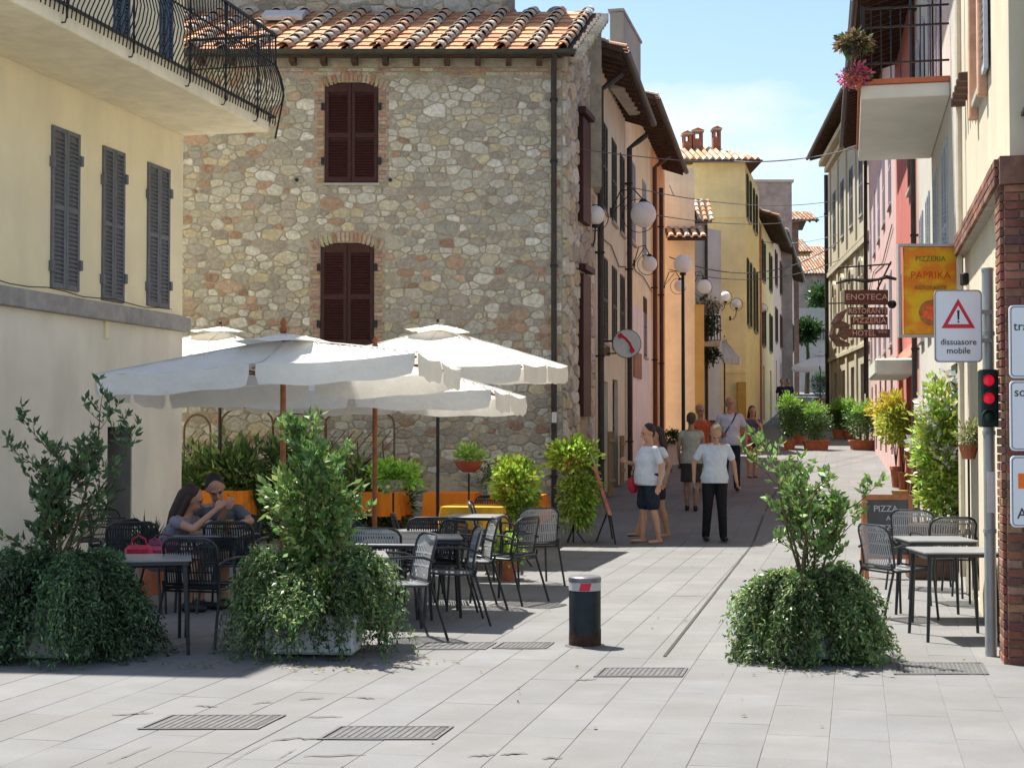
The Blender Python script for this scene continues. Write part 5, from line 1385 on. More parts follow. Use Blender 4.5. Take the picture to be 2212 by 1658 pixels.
for sx in (-1, 1):
    for sy in (-1, 1): MB().tube([(sx*.2, sy*.2, .42), (sx*.21, sy*.23, 0)], .015, 6).build('leg', WOOD, RC)
for px, py, rz, lab in [(960, 1150, 5, 'behind the orange cloth, left of the red bowl'), (775, 1175, -85, 'half hidden behind the middle planter'), (500, 1120, 10, 'behind the orange table at the laurel hedge'), (1085, 1132, 4, 'in front of the stone wall under the red bowl')]:
    g = G(px, py); place_copy(RC, (g.x, g.y, g.z), R(rz), f'pale rounded chair {lab}', 'pale chairs of the restaurant')
# ================================================================== PLANTS
GREEN = (.055, .10, .028); DKG = (.026, .052, .020); LIME = (.42, .58, .09); JUN = (.040, .075, .028)
def clumps(c, rad, k, per, spread, up=.4):
    """leaf positions gathered in clumps spread through an ellipsoid"""
    c = np.array(c); rad = np.array(rad); P_ = []; D_ = []
    for _ in range(k):
        v = RNG.normal(size=3); v /= np.linalg.norm(v); r = RNG.random()**.45
        cc = c+v*rad*r; n = int(per*RNG.uniform(.5, 1.4))
        o = RNG.normal(size=(n, 3))*spread; P_.append(cc+o); d = o/(spread+1e-6)+v*1.0+np.array([0, 0, up]); D_.append(d)
    return np.concatenate(P_), np.concatenate(D_)
def foliage(parent, name, pts, dirs, ln, wd, base, spread=.35, alt=None, p=0, nrm=None):
    o = link(name, leaf_mesh(name, pts, dirs, ln, wd, leaf_cols(len(pts), base, spread, alt, p), nrm=nrm), parent); o['kind'] = 'stuff'; return o
def trailing(parent, hw, hd, ztop, reach, n, base, alt, seed=1, lf=.030, pws=(1.8, 3.0)):
    """bunches of trailing strands of uneven length that spill over the rim of a planter down to the ground"""
    r = np.random.default_rng(seed); P_ = []; D_ = []; C_ = []; nb = 34
    b_th = r.uniform(0, 2*math.pi, nb); b_re = r.uniform(.55, 1.12, nb); b_h = r.uniform(.62, 1.15, nb); b_c = r.uniform(.45, 1.7, nb); b_e = np.where(r.random(nb) < .65, r.uniform(-.05, .06, nb), r.uniform(.05, .35, nb))
    for i in range(n):
        k = r.integers(nb); th = b_th[k]+r.normal()*.16
        e = np.array([math.cos(th), math.sin(th)]); pw = r.uniform(*pws)
        st_ = e*np.array([hw, hd])*r.uniform(.0, .9); ou = reach*b_re[k]*(r.uniform(.75, 1.1) if r.random() > .12 else r.uniform(1.0, 1.35))
        h0 = ztop*b_h[k]+r.uniform(-.05, .05); end = b_e[k]+r.uniform(-.03, .05)
        m = 44; s_ = np.linspace(0, r.uniform(.8, 1.05), m)
        xy = st_[None, :]*(1+.1*s_[:, None])+e[None, :]*(ou*s_)[:, None]
        z = end+(h0-end)*(1-s_**pw)+.10*np.sin(np.minimum(s_, 1)*math.pi)*(1-s_)*b_h[k]
        wob = np.cumsum(r.normal(size=(m, 2))*.006, axis=0)
        pts = np.column_stack([xy[:, 0]+wob[:, 0], xy[:, 1]+wob[:, 1], z])
        tg = np.gradient(pts, axis=0); tg /= np.linalg.norm(tg, axis=1, keepdims=True)+1e-9
        for q in range(3):
            P_.append(pts+r.normal(size=pts.shape)*.016); D_.append(tg*.9+r.normal(size=pts.shape)*.7); C_.append(np.full(m, b_c[k]*r.uniform(.7, 1.35)))
    P_ = np.concatenate(P_); P_[:, 2] = np.maximum(P_[:, 2], .012); C_ = np.concatenate(C_)
    cols = leaf_cols(len(P_), base, .35, alt, .14)*C_[:, None]
    o = link('trailing_foliage', leaf_mesh('trailing_foliage', P_, np.concatenate(D_), lf, lf*.36, np.clip(cols, .004, .9)), parent); o['kind'] = 'stuff'; return o
def sapling(parent, h, width, seed, leaf=.07, n_br=16, base=GREEN, z0=.4, dens=1.0, lean=(0, 0), alt=None):
    r = random.Random(seed); b = MB(); P_ = []; D_ = []
    def branch(p, d, ln, rad, lvl):
        pts = [p]; q = p.copy(); dd = d.copy(); m = 6
        for i in range(m):
            dd = (dd+Vector((r.uniform(-.18, .18), r.uniform(-.18, .18), r.uniform(-.02, .14)))).normalized(); q = q+dd*ln/m; pts.append(q.copy())
            if lvl > 0:
                for _ in range(max(1, int(2.6*dens))):
                    P_.append(q+Vector((r.gauss(0, .012), r.gauss(0, .012), r.gauss(0, .012)))); v = Vector((r.gauss(0, 1), r.gauss(0, 1), r.gauss(.45, .7))); D_.append(v.normalized()+dd*.6)
            if lvl < 2 and i >= (1 if lvl else 2) and r.random() < .8:
                side = Vector((r.uniform(-1, 1), r.uniform(-1, 1), r.uniform(.1, .8))).normalized(); branch(q.copy(), (dd*.4+side).normalized(), ln*r.uniform(.28, .45), rad*.5, lvl+1)
        for _ in range(int(5*dens)): P_.append(q.copy()); D_.append(Vector((r.gauss(0, 1), r.gauss(0, 1), r.gauss(.5, .6))).normalized()+dd)
        b.tube(pts, [rad*(1-.7*i/m) for i in range(m+1)], 5)
    for k in range(3):
        branch(Vector((r.uniform(-.05, .05), r.uniform(-.03, .03), z0)), Vector((lean[0]+r.uniform(-.06, .06), lean[1], 1)).normalized(), h*r.uniform(.7, 1), .013, 0)
    for k in range(n_br):
        z = z0+h*r.uniform(.12, .88); a = r.uniform(0, 6.28); tp = 1.1-.85*(z-z0)/h; branch(Vector((lean[0]*(z-z0)+r.uniform(-.04, .04), 0, z)), Vector((math.cos(a)*width, math.sin(a)*width, .45)).normalized(), h*r.uniform(.25, .42)*tp, .007, 1)
    b.build('stem', STEM, parent, True)
    return foliage(parent, 'leaf_sprays', [tuple(p) for p in P_], [tuple(d) for d in D_], leaf, leaf*.42, base, .4, alt, .15)
def box_planter(t, hw, hd, h, mat=CONC):
    MB().bbox(-hw, hw, -hd, hd, .02, h, .02).build('planter_box', mat, t); MB().bbox(-hw-.02, hw+.02, -hd-.02, hd+.02, h-.06, h+.01, .015).build('rim', mat, t)
WHC = M('white concrete planter', (.55, .56, .56), .85, var=.12, scale=4, bump=.3)
g = G(668, 1425)
t = thing('planted_box', 'white planter with climbing shrub and trailing greenery between the cafe tables and the square', 'planter', (g.x, g.y+.28, 0), R(-6))
box_planter(t, .33, .17, .30, WHC)
trailing(t, .42, .20, .60, .36, 460, (.10, .165, .06), (.27, .31, .11), 3, .038, pws=(2.4, 5))
pts, d = clumps((-.05, .05, .92), (.30, .2, .46), 75, 26, .06); foliage(t, 'climbing_foliage', pts, d, .07, .034, (.12, .20, .055), .5, (.26, .33, .10), .3)
sapling(t, 1.35, .7, 12, .075, 12, base=(.14, .24, .065), z0=.4, dens=.8)
pts, d = clumps((.12, -.25, .5), (.12, .06, .12), 14, 60, .035); foliage(t, 'bright_sprays', pts, d, .045, .016, (.14, .21, .06), .4)
g = G(1768, 1438)
t = thing('planted_box', 'round mound of trailing greenery with leafy sapling in front of the chalkboard', 'planter', (g.x, g.y+.30, 0), R(8))
box_planter(t, .22, .15, .28, WHC)
trailing(t, .30, .2, .50, .40, 440, (.125, .20, .065), (.32, .36, .14), 5, .040)
sapling(t, 1.02, .8, 31, .066, 22, base=(.17, .27, .07), z0=.42, dens=.7)
sapling(t, .75, .95, 37, .068, 5, base=(.17, .27, .07), z0=.42, dens=.6, lean=(.22, 0))
g = G(88, 1436)
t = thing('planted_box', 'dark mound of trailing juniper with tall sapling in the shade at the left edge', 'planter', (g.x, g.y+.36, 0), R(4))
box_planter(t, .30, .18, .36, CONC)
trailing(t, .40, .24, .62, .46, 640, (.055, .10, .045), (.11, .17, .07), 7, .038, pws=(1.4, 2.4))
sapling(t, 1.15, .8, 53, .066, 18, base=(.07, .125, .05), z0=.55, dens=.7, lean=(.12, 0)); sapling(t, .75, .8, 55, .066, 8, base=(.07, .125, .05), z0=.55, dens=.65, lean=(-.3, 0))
# laurel hedge and lattice screens along the rear of the cafe
a = G(400, 1120).x
hd = thing('laurel_hedge', 'dark glossy laurel hedge below the stone wall behind the cafe', 'hedge', (-3.6, 22.9, 0))
P_ = []; D_ = []
for cx_, cz_, rx, rz, k in [(-1.2, .75, .55, .70, 46), (-.5, .78, .5, .72, 50), (.15, .75, .5, .70, 50), (.75, .68, .45, .64, 42), (1.25, .70, .4, .70, 34), (1.75, .6, .4, .55, 30)]:
    p_, d_ = clumps((cx_, 0, cz_), (rx, .35, rz), k, 34, .10); P_.append(p_); D_.append(d_)
P_ = np.concatenate(P_); P_[:, 2] = np.maximum(P_[:, 2], .05)
foliage(hd, 'leaves', P_, np.concatenate(D_), .15, .055, (.085, .155, .045), .5, (.26, .34, .12), .3)
b = MB()
for i in range(9): b.tube([(-1.4+i*.38, .05, 0), (-1.4+i*.38+.05, .0, .9), (-1.38+i*.38, .02, 1.5)], .012, 5)
b.build('stem', STEM, hd)
LATT = M('trellis wood', (.16, .095, .055), .75, var=.3)
for i, (pa, pb, top) in enumerate([(398, 455, 895), (478, 590, 878), (590, 705, 884), (702, 852, 880)]):
    Y = 23.55; xa, xb = face_x(pa, Y), face_x(pb, Y); zt = P(pa, top, Y).z; w = xb-xa
    t = thing('arched_trellis', ['arched lattice screen nearest the cream wall, mostly hidden by laurel', 'arched lattice screen left of the front wooden parasol pole', 'arched lattice screen right of the front wooden parasol pole', 'arched lattice screen nearest the red bowl'][i], 'trellis', (xa, Y, 0), 0, 'arched lattice screens')
    arc = [(0, 0, zt-.25)]+[(w/2-w/2*math.cos(math.pi*k/10), 0, zt-.25+.25*math.sin(math.pi*k/10)) for k in range(1, 10)]+[(w, 0, zt-.25)]
    MB().tube([(0, 0, 0)]+arc+[(w, 0, 0)], .018, 6).build('frame', LATT, t)
    b = MB(); k = -8
    while k < 10:
        for sgn in (1, -1):
            x0_ = k*.14; 
            p0, p1 = (x0_, .0, .1), (x0_+sgn*1.3, .0, 1.4)
            xs_, xe_ = p0[0], p1[0]
            u0 = 0; u1 = 1
            seg = []
            for u in np.linspace(0, 1, 14):
                x = xs_+(xe_-xs_)*u; z = .1+1.55*u
                if 0 <= x <= w and z < zt-.25+.25*math.sqrt(max(0, 1-((x-w/2)/(w/2))**2)): seg.append((x, .004*sgn, z))
            if len(seg) > 1: b.tube([seg[0], seg[-1]], .007, 4)
        k += 1
    if b.v: b.build('lattice', LATT, t)
MB_ = MB(); pq = P(647, 886, 23.7); tag(MB_.at(Matrix.Translation(pq)).bbox(-.13, .13, -.1, .1, -.06, .07, .01).build('wall_speaker', IRON), 'small black box on the stone wall above the lattice screens', 'loudspeaker')
# bright plants on stands
def stand_plant(px, pyb, Y, label, pot, fol, zpot, w):
    x = face_x(px, Y); t = thing('potted_plant', label, 'potted plant', (x, Y, gz(Y)))
    MB().tube([(0, 0, 0), (0, 0, zpot-.02)], .014, 6).build('stand', IRON, t)
    b = MB()
    for k in range(3): a_ = k*2.09; b.tube([(0, 0, .25), (.18*math.cos(a_), .18*math.sin(a_), 0)], .01, 5)
    b.build('stand_feet', IRON, t)
    MB().lathe([(w*.45, 0), (w*.8, .05), (w, .13), (w*1.05, .15)], 20, (0, 0, zpot)).build('pot', pot, t, True)
    fol(t, zpot+.15); return t
PLR = M('red plastic pot', (.42, .09, .05), .45, var=.1)
def f_bowl(t, z):
    p_, d_ = clumps((0, 0, z+.08), (.17, .14, .12), 26, 24, .035); foliage(t, 'leaves', p_, d_, .06, .03, (.34, .52, .12), .45)
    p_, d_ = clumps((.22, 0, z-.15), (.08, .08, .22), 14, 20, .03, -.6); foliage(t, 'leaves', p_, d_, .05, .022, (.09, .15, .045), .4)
stand_plant(1013, 1060, 20.4, 'red bowl of green trailing plant on a thin black stand before the stone wall', PLR, f_bowl, 1.10, .19)
def f_lime(t, z):
    p_, d_ = clumps((0, 0, z+.05), (.26, .22, .22), 60, 34, .045); foliage(t, 'leaves', p_, d_, .07, .045, LIME, .4, (.34, .40, .06), .3)
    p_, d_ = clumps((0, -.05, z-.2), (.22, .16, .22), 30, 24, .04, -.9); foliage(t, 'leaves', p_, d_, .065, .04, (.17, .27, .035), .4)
stand_plant(1117, 1110, 18.6, 'lime green leafy plant on a stand beside the pale armchair', TERRA, f_lime, .86, .15)
def f_casc(t, z):
    p_, d_ = clumps((0, 0, z+.06), (.33, .25, .20), 70, 34, .05); foliage(t, 'leaves', p_, d_, .08, .045, LIME, .4, (.30, .38, .06), .3)
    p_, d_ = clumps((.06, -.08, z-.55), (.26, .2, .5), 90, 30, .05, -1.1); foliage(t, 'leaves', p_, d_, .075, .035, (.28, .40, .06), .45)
stand_plant(1238, 1150, 22.4, 'cascading lime green plant on a stand at the foot of the stone house corner', TERRA, f_casc, 1.08, .17)
def f_p4(t, z):
    p_, d_ = clumps((0, 0, z+.05), (.36, .2, .13), 60, 28, .04); foliage(t, 'leaves', p_, d_, .07, .04, (.36, .60, .10), .4)
stand_plant(850, 1060, 19.6, 'bright green leafy plant between the second wooden parasol pole and the black one', CONC, f_p4, .88, .22)
b0_ = G(1130, 1268); 
t = thing('potted_plant', 'low lime green plant under the table with the bright top', 'potted plant', (face_x(1095, 17.0), 17.0, 0)); MB().lathe([(.09, 0), (.13, .2), (.14, .22)], 16).build('pot', TERRA, t); p_, d_ = clumps((0, 0, .32), (.17, .15, .14), 22, 24, .04); foliage(t, 'leaves', p_, d_, .06, .035, LIME, .4)
# terracotta planters in the street
def street_pot(px, pyb, wpx, pytop, label, rect=True, base=(.09, .17, .04), alt=(.24, .42, .08), pot_h=.30):
    g = G(px, pyb); s_ = FPX/g.y; w = wpx/s_/2; H = (pyb-pytop)/s_
    t = thing('terracotta_planter', label, 'planter', (g.x, g.y+w*.6, g.z), 0, 'terracotta planters with shrubs in the street')
    ph_ = min(pot_h, H*.3)
    if rect:
        b = MB(); b.add([(-w*.85, -w*.4, 0), (w*.85, -w*.4, 0), (w*.85, w*.4, 0), (-w*.85, w*.4, 0), (-w, -w*.5, ph_), (w, -w*.5, ph_), (w, w*.5, ph_), (-w, w*.5, ph_)], [(3,2,1,0),(4,5,6,7),(0,1,5,4),(1,2,6,5),(2,3,7,6),(3,0,4,7)]); b.build('pot', TERRA, t)
        MB().bbox(-w-.02, w+.02, -w*.5-.02, w*.5+.02, ph_-.05, ph_+.005, .01).build('rim', TERRA, t)
    else:
        MB().lathe([(w*.7, 0), (w*.95, ph_*.9), (w*1.05, ph_*.9), (w*1.05, ph_)], 18).build('pot', TERRA, t)
    rx = w*(1.25 if rect else 1.5); c = ph_+(H-ph_)*.52
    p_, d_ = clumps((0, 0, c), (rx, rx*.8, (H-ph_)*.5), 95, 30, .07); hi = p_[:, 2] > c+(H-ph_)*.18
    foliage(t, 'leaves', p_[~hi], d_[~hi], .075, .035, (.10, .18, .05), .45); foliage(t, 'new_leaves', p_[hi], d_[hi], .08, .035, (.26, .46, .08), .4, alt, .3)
    MB().tube([(-.05, 0, ph_), (-.1, .02, c)], .015, 5).tube([(.06, 0, ph_), (.1, .02, c)], .015, 5).build('stem', STEM, t)
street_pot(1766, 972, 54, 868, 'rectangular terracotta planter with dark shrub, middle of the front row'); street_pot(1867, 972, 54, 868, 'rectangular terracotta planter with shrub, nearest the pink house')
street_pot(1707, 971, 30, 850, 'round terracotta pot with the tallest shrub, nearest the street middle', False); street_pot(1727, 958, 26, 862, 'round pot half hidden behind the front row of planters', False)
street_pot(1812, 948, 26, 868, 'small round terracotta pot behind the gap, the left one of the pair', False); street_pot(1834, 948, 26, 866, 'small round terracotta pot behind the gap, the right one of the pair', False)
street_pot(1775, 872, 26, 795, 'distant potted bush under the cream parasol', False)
def wall_pot(px, pyb, wpx, pytop, label, c1, c2):
    g = G(px, pyb); s_ = FPX/g.y; w = wpx/s_/2; H = (pyb-pytop)/s_
    t = thing('terracotta_pot', label, 'flower pot', (g.x, g.y, g.z), 0, 'terracotta pots along the right hand wall')
    MB().lathe([(w*.65, 0), (w*.95, .36), (w*1.08, .36), (w*1.08, .43)], 8).build('pot', TERRA, t)
    b = MB(); 
    for k in range(3): b.tube([(0, 0, .4), (.06*(k-1), 0, H*.55)], .012, 5)
    b.build('stem', STEM, t)
    p_, d_ = clumps((0, 0, H-.34), (.52, .42, .36), 90, 34, .06); foliage(t, 'leaves', p_, d_, .085, .045, c1, .4, c2, .4)
wall_pot(1936, 1052, 26, 852, 'terracotta pot with large golden yellow shrub by the red house', (.52, .50, .06), (.60, .46, .07))
wall_pot(1952, 1068, 26, 880, 'terracotta pot with yellow green shrub, nearer of the two', (.42, .50, .08), (.52, .54, .09))
g_ = G(1944, 1096); t = thing('terracotta_pot', 'small empty looking tapered pot nearest on the right hand wall side', 'flower pot', (g_.x, g_.y, g_.z)); MB().lathe([(.08, 0), (.14, .26), (.15, .3)], 8).build('pot', M('ochre clay', (.30, .20, .08), .8), t)
# climber on the right
Yc = 17.2; xc = face_x(2040, Yc)
t = thing('climbing_plant', 'tall climbing plant with white blossoms in a brown box on the right hand wall', 'climber', (xc, Yc, 0), R(-8))
MB().bbox(-.42, .42, -.2, .2, 0, .62, .015).build('planter_box', M('brown planter box', (.13, .07, .045), .8, var=.25), t)
p_, d_ = clumps((0, 0, 1.35), (.27, .18, .85), 130, 34, .065); foliage(t, 'leaves', p_, d_, .085, .045, (.32, .46, .08), .45, (.50, .60, .13), .45)
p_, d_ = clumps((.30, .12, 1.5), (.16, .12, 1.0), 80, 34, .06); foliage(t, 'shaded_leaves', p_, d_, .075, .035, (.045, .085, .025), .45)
p_, d_ = clumps((.02, -.1, 1.5), (.36, .2, .8), 26, 20, .04); foliage(t, 'blossoms', p_, d_, .06, .05, (.62, .60, .55), .1)
b = MB(); 
for k in range(5): b.tube([(-.3+.15*k, 0, .6), (-.25+.15*k, .03, 1.4), (-.2+.12*k, 0, 2.2)], .012, 5)
b.build('stem', STEM, t)
for k in (0,):
    g_ = P(2092, 925, 14.6); t = thing('potted_plant', 'wispy pale plant fixed behind the signal pole', 'potted plant', (g_.x, g_.y, 0)); MB().tube([(0, 0, 0), (0, 0, 1.45)], .012, 5).build('stand', IRON, t); MB().lathe([(.06, 0), (.1, .14)], 12, (0, 0, 1.38)).build('pot', TERRA, t)
    p_, d_ = clumps((0, 0, 1.62), (.11, .1, .12), 22, 20, .03); foliage(t, 'leaves', p_, d_, .06, .018, (.24, .26, .10), .4)
# balcony flowers
def hang(px, py, Y, label, cols, ln, rr):
    c = P(px, py, Y); t = thing('flower_basket', label, 'flower basket', tuple(c)); MB().lathe([(.06, -.12), (.1, -.02), (.11, 0)], 14).build('pot', TERRA if cols[0] > .3 else IRON, t)
    p_, d_ = clumps((0, 0, .02), rr, 34, 26, .03, 0); foliage(t, 'flowers', p_, d_, ln, ln*.6, cols, .35, (.07, .12, .03), .3)
    MB().tube([(0, 0, -.05), (.28, .02, -.02)], .012, 5).build('bracket', IRON, t)
hang(1846, 168, 17.5, 'basket of pink flowers at the lower corner of the concrete balcony', (.60, .10, .22), .045, (.17, .14, .11))
hang(1846, 98, 17.5, 'dried brown hanging plant at the top of the balcony railing', (.22, .15, .09), .07, (.15, .12, .10))
fbp = thing('balcony_flowers', 'mass of white blossom on the small balcony of the grey gabled house', 'flowers', (fb.location.x, fb.location.y, 0))
p_, d_ = clumps((w_*0+.35, -.35, 0), (.4, .2, .25), 40, 24, .05); p_[:, 2] += P(1525, 665, 48.2).z; foliage(fbp, 'blossoms', p_, d_, .09, .07, (.60, .56, .48), .15, (.1, .16, .05), .3)
p_, d_ = clumps((.35, -.35, 0), (.38, .25, .4), 60, 24, .06); p_[:, 2] += P(1525, 700, 48.2).z; foliage(fbp, 'leaves', p_, d_, .09, .05, (.05, .08, .03), .4)
hb_ = thing('hanging_basket', 'dark leafy ball hanging below the flower balcony', 'hanging basket', (fb.location.x+.35, 48.0, P(1522, 765, 48).z))
p_, d_ = clumps((0, 0, 0), (.38, .3, .28), 60, 26, .05); foliage(hb_, 'leaves', p_, d_, .09, .045, (.04, .06, .03), .4); MB().tube([(0, 0, .0), (0, 0, .45)], .01, 4).build('chain', IRON, hb_)
# tall shrub mass far right of the square between the houses
for (px, py, Y, r_, lab) in [(1775, 640, 112, 0.7, 'distant green tree top above the far grey house'), (1742, 715, 100, .6, 'small distant tree by the far grey house wall')]:
    c = P(px, py, Y); t = thing('tree', lab, 'tree', (c.x, c.y, gz(Y))); zz = c.z-gz(Y)
    MB().tube([(0, 0, 0), (.1, 0, zz*.6), (0, 0, zz)], [.18, .12, .05], 7).build('trunk', STEM, t)
    p_, d_ = clumps((0, 0, zz), (r_, r_, r_*.7), 60, 30, .22); foliage(t, 'crown', p_, d_, .3, .16, (.05, .10, .03), .4)

# ================================================================== BOARDS AND SMALL THINGS
g_ = G(1922, 1250); Ych = g_.y; s_ = FPX/Ych; wch = 108/s_; hch = 182/s_
cbd = thing('chalkboard', 'wooden framed chalkboard stand with chalk writing behind the right hand planter', 'chalkboard', (g_.x, Ych, 0), R(-4))
WF = M('orange brown frame wood', (.38, .15, .07), .6, var=.25, scale=12)
tl_ = R(-9); mt = Matrix.Rotation(tl_, 4, 'X')
f = MB().at(mt); f.box(-wch/2, -wch/2+.05, -.02, .02, 0, hch); f.box(wch/2-.05, wch/2, -.02, .02, 0, hch); f.box(-wch/2+.05, wch/2-.05, -.018, .018, hch-.06, hch-.001); f.box(-wch/2+.05, wch/2-.05, -.018, .018, .22, .27)
f.build('frame', WF, cbd)
MB().at(mt).box(-wch/2+.05, wch/2-.05, -.006, .006, .27, hch-.06).build('board', M('slate board', (.035, .045, .06), .28, var=.3, scale=6, spec=.6), cbd)
bk = MB().at(Matrix.Translation((0, .30, 0)) @ Matrix.Rotation(R(10), 4, 'X')); bk.box(-wch/2, -wch/2+.04, -.02, .02, 0, hch); bk.box(wch/2-.04, wch/2, -.02, .02, 0, hch); bk.build('rear_leg', WF, cbd)
CHK = M('chalk', (.48, .50, .54), .9)
for k, (tx, sz) in enumerate([('PIZZA', .10), ('A', .08), ('MEZZO', .085), ('SERA', .09)]): text(tx, sz, cbd, ((-.02+.03*math.sin(k*2)), -.0-.009+.0, hch-.17-k*.105), (R(90)+tl_, 0, 0), CHK).location.y = -.010+math.sin(-tl_)*(hch-.17-k*.105)
ea = thing('wooden_easel', 'dark wooden easel legs leaning behind the chalkboard', 'easel', (0, 0, 0)); Ye = 18.4
MB().tube([P(1988, 945, Ye), P(1957, 1150, Ye)], .035, 6).build('leg', M('dark easel wood', (.09, .05, .03), .6, var=.3), ea); MB().tube([P(1990, 945, Ye), P(2014, 1015, Ye), P(2030, 1160, Ye+.3)], .02, 6).build('leg', M('dark easel wood'), ea); MB().tube([P(1989, 950, Ye), P(2004, 868, Ye)], .014, 6).build('mast', M('dark easel wood'), ea)
# menu easel seen from the side at the stone house corner
Ym = 22.3; a_, b_ = P(1275, 968, Ym), P(1322, 1112, Ym)
me_ = thing('menu_easel', 'tilted menu board on a dark easel seen from the side at the stone house corner', 'menu board', (0, 0, 0))
dx = (b_-a_).normalized(); nx_ = Vector((dx.z, 0, -dx.x))
b = MB(); dpt = Vector((-.06, .62, 0)); th = nx_*.03
vs = [a_, b_, b_+dpt, a_+dpt]; vs = [tuple(v) for v in vs]+[tuple(Vector(v)+th) for v in vs]
b.add(vs, [(0,1,2,3),(7,6,5,4),(0,4,5,1),(1,5,6,2),(2,6,7,3),(3,7,4,0)]); b.build('board', M('menu board cream', (.55, .45, .33), .6, var=.2), me_)
b = MB(); q0, q1 = a_.lerp(b_, .25), a_.lerp(b_, .98)
f_ = lambda p, o: tuple(p-nx_*.004*1+o)
b.add([tuple(q0-Vector((-.0, .012, 0))), tuple(q1-Vector((0, .012, 0))), tuple(q1-Vector((0, .012, 0))+nx_*.05), tuple(q0-Vector((0, .012, 0))+nx_*.05)], [(0,1,2,3)]); b.build('menu_card', M('menu red', (.50, .17, .12), .6, var=.3, scale=9), me_)
for yy in (0, .55): MB().tube([b_+Vector((-.02, yy, 0)), b_+Vector((.05, yy, 0))+Vector((0, 0, -(b_.z-gz(Ym))))], .014, 6).build('leg', IRON, me_)
MB().tube([b_+Vector((-.04, .3, .05)), Vector((b_.x-.22, Ym+.3, gz(Ym)))], .014, 6).build('leg', IRON, me_)
# wooden racks against the grey house
for px, w_r, h_r, lab in [(1312, .5, 1.25, 'khaki wooden slatted rack against the grey house, nearest'), (1338, .45, 1.05, 'second wooden rack against the grey house by the downpipe')]:
    Yr = 28.5+(px-1312)*.12; t = thing('wooden_rack', lab, 'rack', (face_x(px, Yr), Yr, gz(Yr)), STREET_ANG-math.pi/2, 'wooden racks along the grey house')
    for k in range(5): MB().box(0, .03, k*w_r/5*1.2, k*w_r/5*1.2+.07, .05, h_r).build('plank', M('khaki wood', (.24, .19, .10), .8, var=.3, scale=10), t)
    MB().box(.031, .05, 0, w_r*1.2, .3, .36).box(.031, .05, 0, w_r*1.2, h_r-.2, h_r-.14).build('rail', M('khaki wood'), t)
g_ = G(1449, 1018); t = thing('menu_stand', 'white menu panel with a small green plant beside the orange house', 'menu board', (g_.x, g_.y, g_.z)); MB().bbox(-.2, .2, 0, .04, .15, .75, .01).build('panel', M('cream panel', (.62, .55, .45), .7, var=.1), t); MB().box(-.02, .02, 0, .04, 0, .15).build('foot', IRON, t)
p_, d_ = clumps((-.05, -.1, .85), (.25, .15, .12), 24, 22, .04); foliage(t, 'leaves', p_, d_, .08, .04, (.05, .10, .03), .4)
g_ = G(1527, 990); t = thing('litter_bin', 'dark barrel shaped litter bin beside the tower house door', 'litter bin', (g_.x, g_.y, g_.z)); MB().lathe([(.2, 0), (.24, .4), (.22, .9), (.27, .92), (.27, 1.0)], 16).build('body', M('bin brown', (.10, .07, .06), .7, var=.2), t); MB().lathe([(.28, 1.0), (.28, 1.05)], 16).build('rim', IRON, t)
g_ = G(1580, 925); t = thing('pavement_sign', 'red and pale blue advertising stand in front of the yellow house', 'pavement sign', (g_.x, g_.y, g_.z)); hh_ = 1.35
MB().bbox(-.26, .26, 0, .05, 0, hh_*.5, .01).build('lower_panel', M('pale blue panel', (.45, .50, .58), .5, var=.15, scale=9), t); MB().bbox(-.26, .26, -.001, .051, hh_*.5+.002, hh_, .01).build('upper_panel', M('red panel', (.42, .06, .07), .5, var=.2, scale=12), t)
# things on the couple's table
tb_ = G(462, 1152, .70)
def small(name, lab, cat, mb, mat, x, y, smooth=True): o = mb.build(name, mat, None, smooth); o.location = (tb_.x+x, tb_.y+y, .704); return tag(o, lab, cat)
small('glass', 'glass with orange drink on the couple\'s table', 'glass', MB().lathe([(.028, 0), (.036, .06), (.04, .13)], 14), M('orange drink', (.62, .20, .02), .1, var=.05), .16, -.1)
small('menu_card', 'upright white card on the couple\'s table', 'card', MB().box(-.03, .03, -.006, .006, 0, .13), SIGNW, -.02, -.15, False)
small('crisps_bowl', 'white bowl of crisps on the couple\'s table', 'bowl', MB().lathe([(.035, 0), (.075, .045), (.08, .05)], 16), SIGNW, .24, -.16)
small('glass', 'pale green tumbler on the couple\'s table', 'glass', MB().lathe([(.03, 0), (.036, .09)], 14), M('green drink', (.35, .40, .12), .1, var=.05), .08, -.17)
for (px, py, sc_, col_, lab, y_) in [(300, 1188, (.11, .08, .085), (.45, .02, .05), 'bright red handbag on the shaded chair', 12.25), (334, 1188, (.09, .08, .075), (.36, .04, .09), 'pink handbag beside the red one on the shaded chair', 12.4), (352, 1172, (.13, .10, .06), (.12, .02, .05), 'dark red cardigan over the bags', 12.8)]:
    c = P(px, py, y_); hbx = MB(); hbx.bbox(-sc_[0], sc_[0], -sc_[1]*.6, sc_[1]*.6, -sc_[2], sc_[2]*.7, sc_[1]*.35); hbx.tube([(-sc_[0]*.6, 0, sc_[2]*.6), (-sc_[0]*.45, 0, sc_[2]*1.3), (0, 0, sc_[2]*1.6), (sc_[0]*.45, 0, sc_[2]*1.3), (sc_[0]*.6, 0, sc_[2]*.6)], .007, 5); o = tag(hbx.build('handbag', M('bag '+lab[:10], col_, .5, var=.3, scale=14, bump=.6, bscale=12, bdist=.03), None, True), lab, 'handbag'); o.location = (c.x, c.y, c.z-.02)
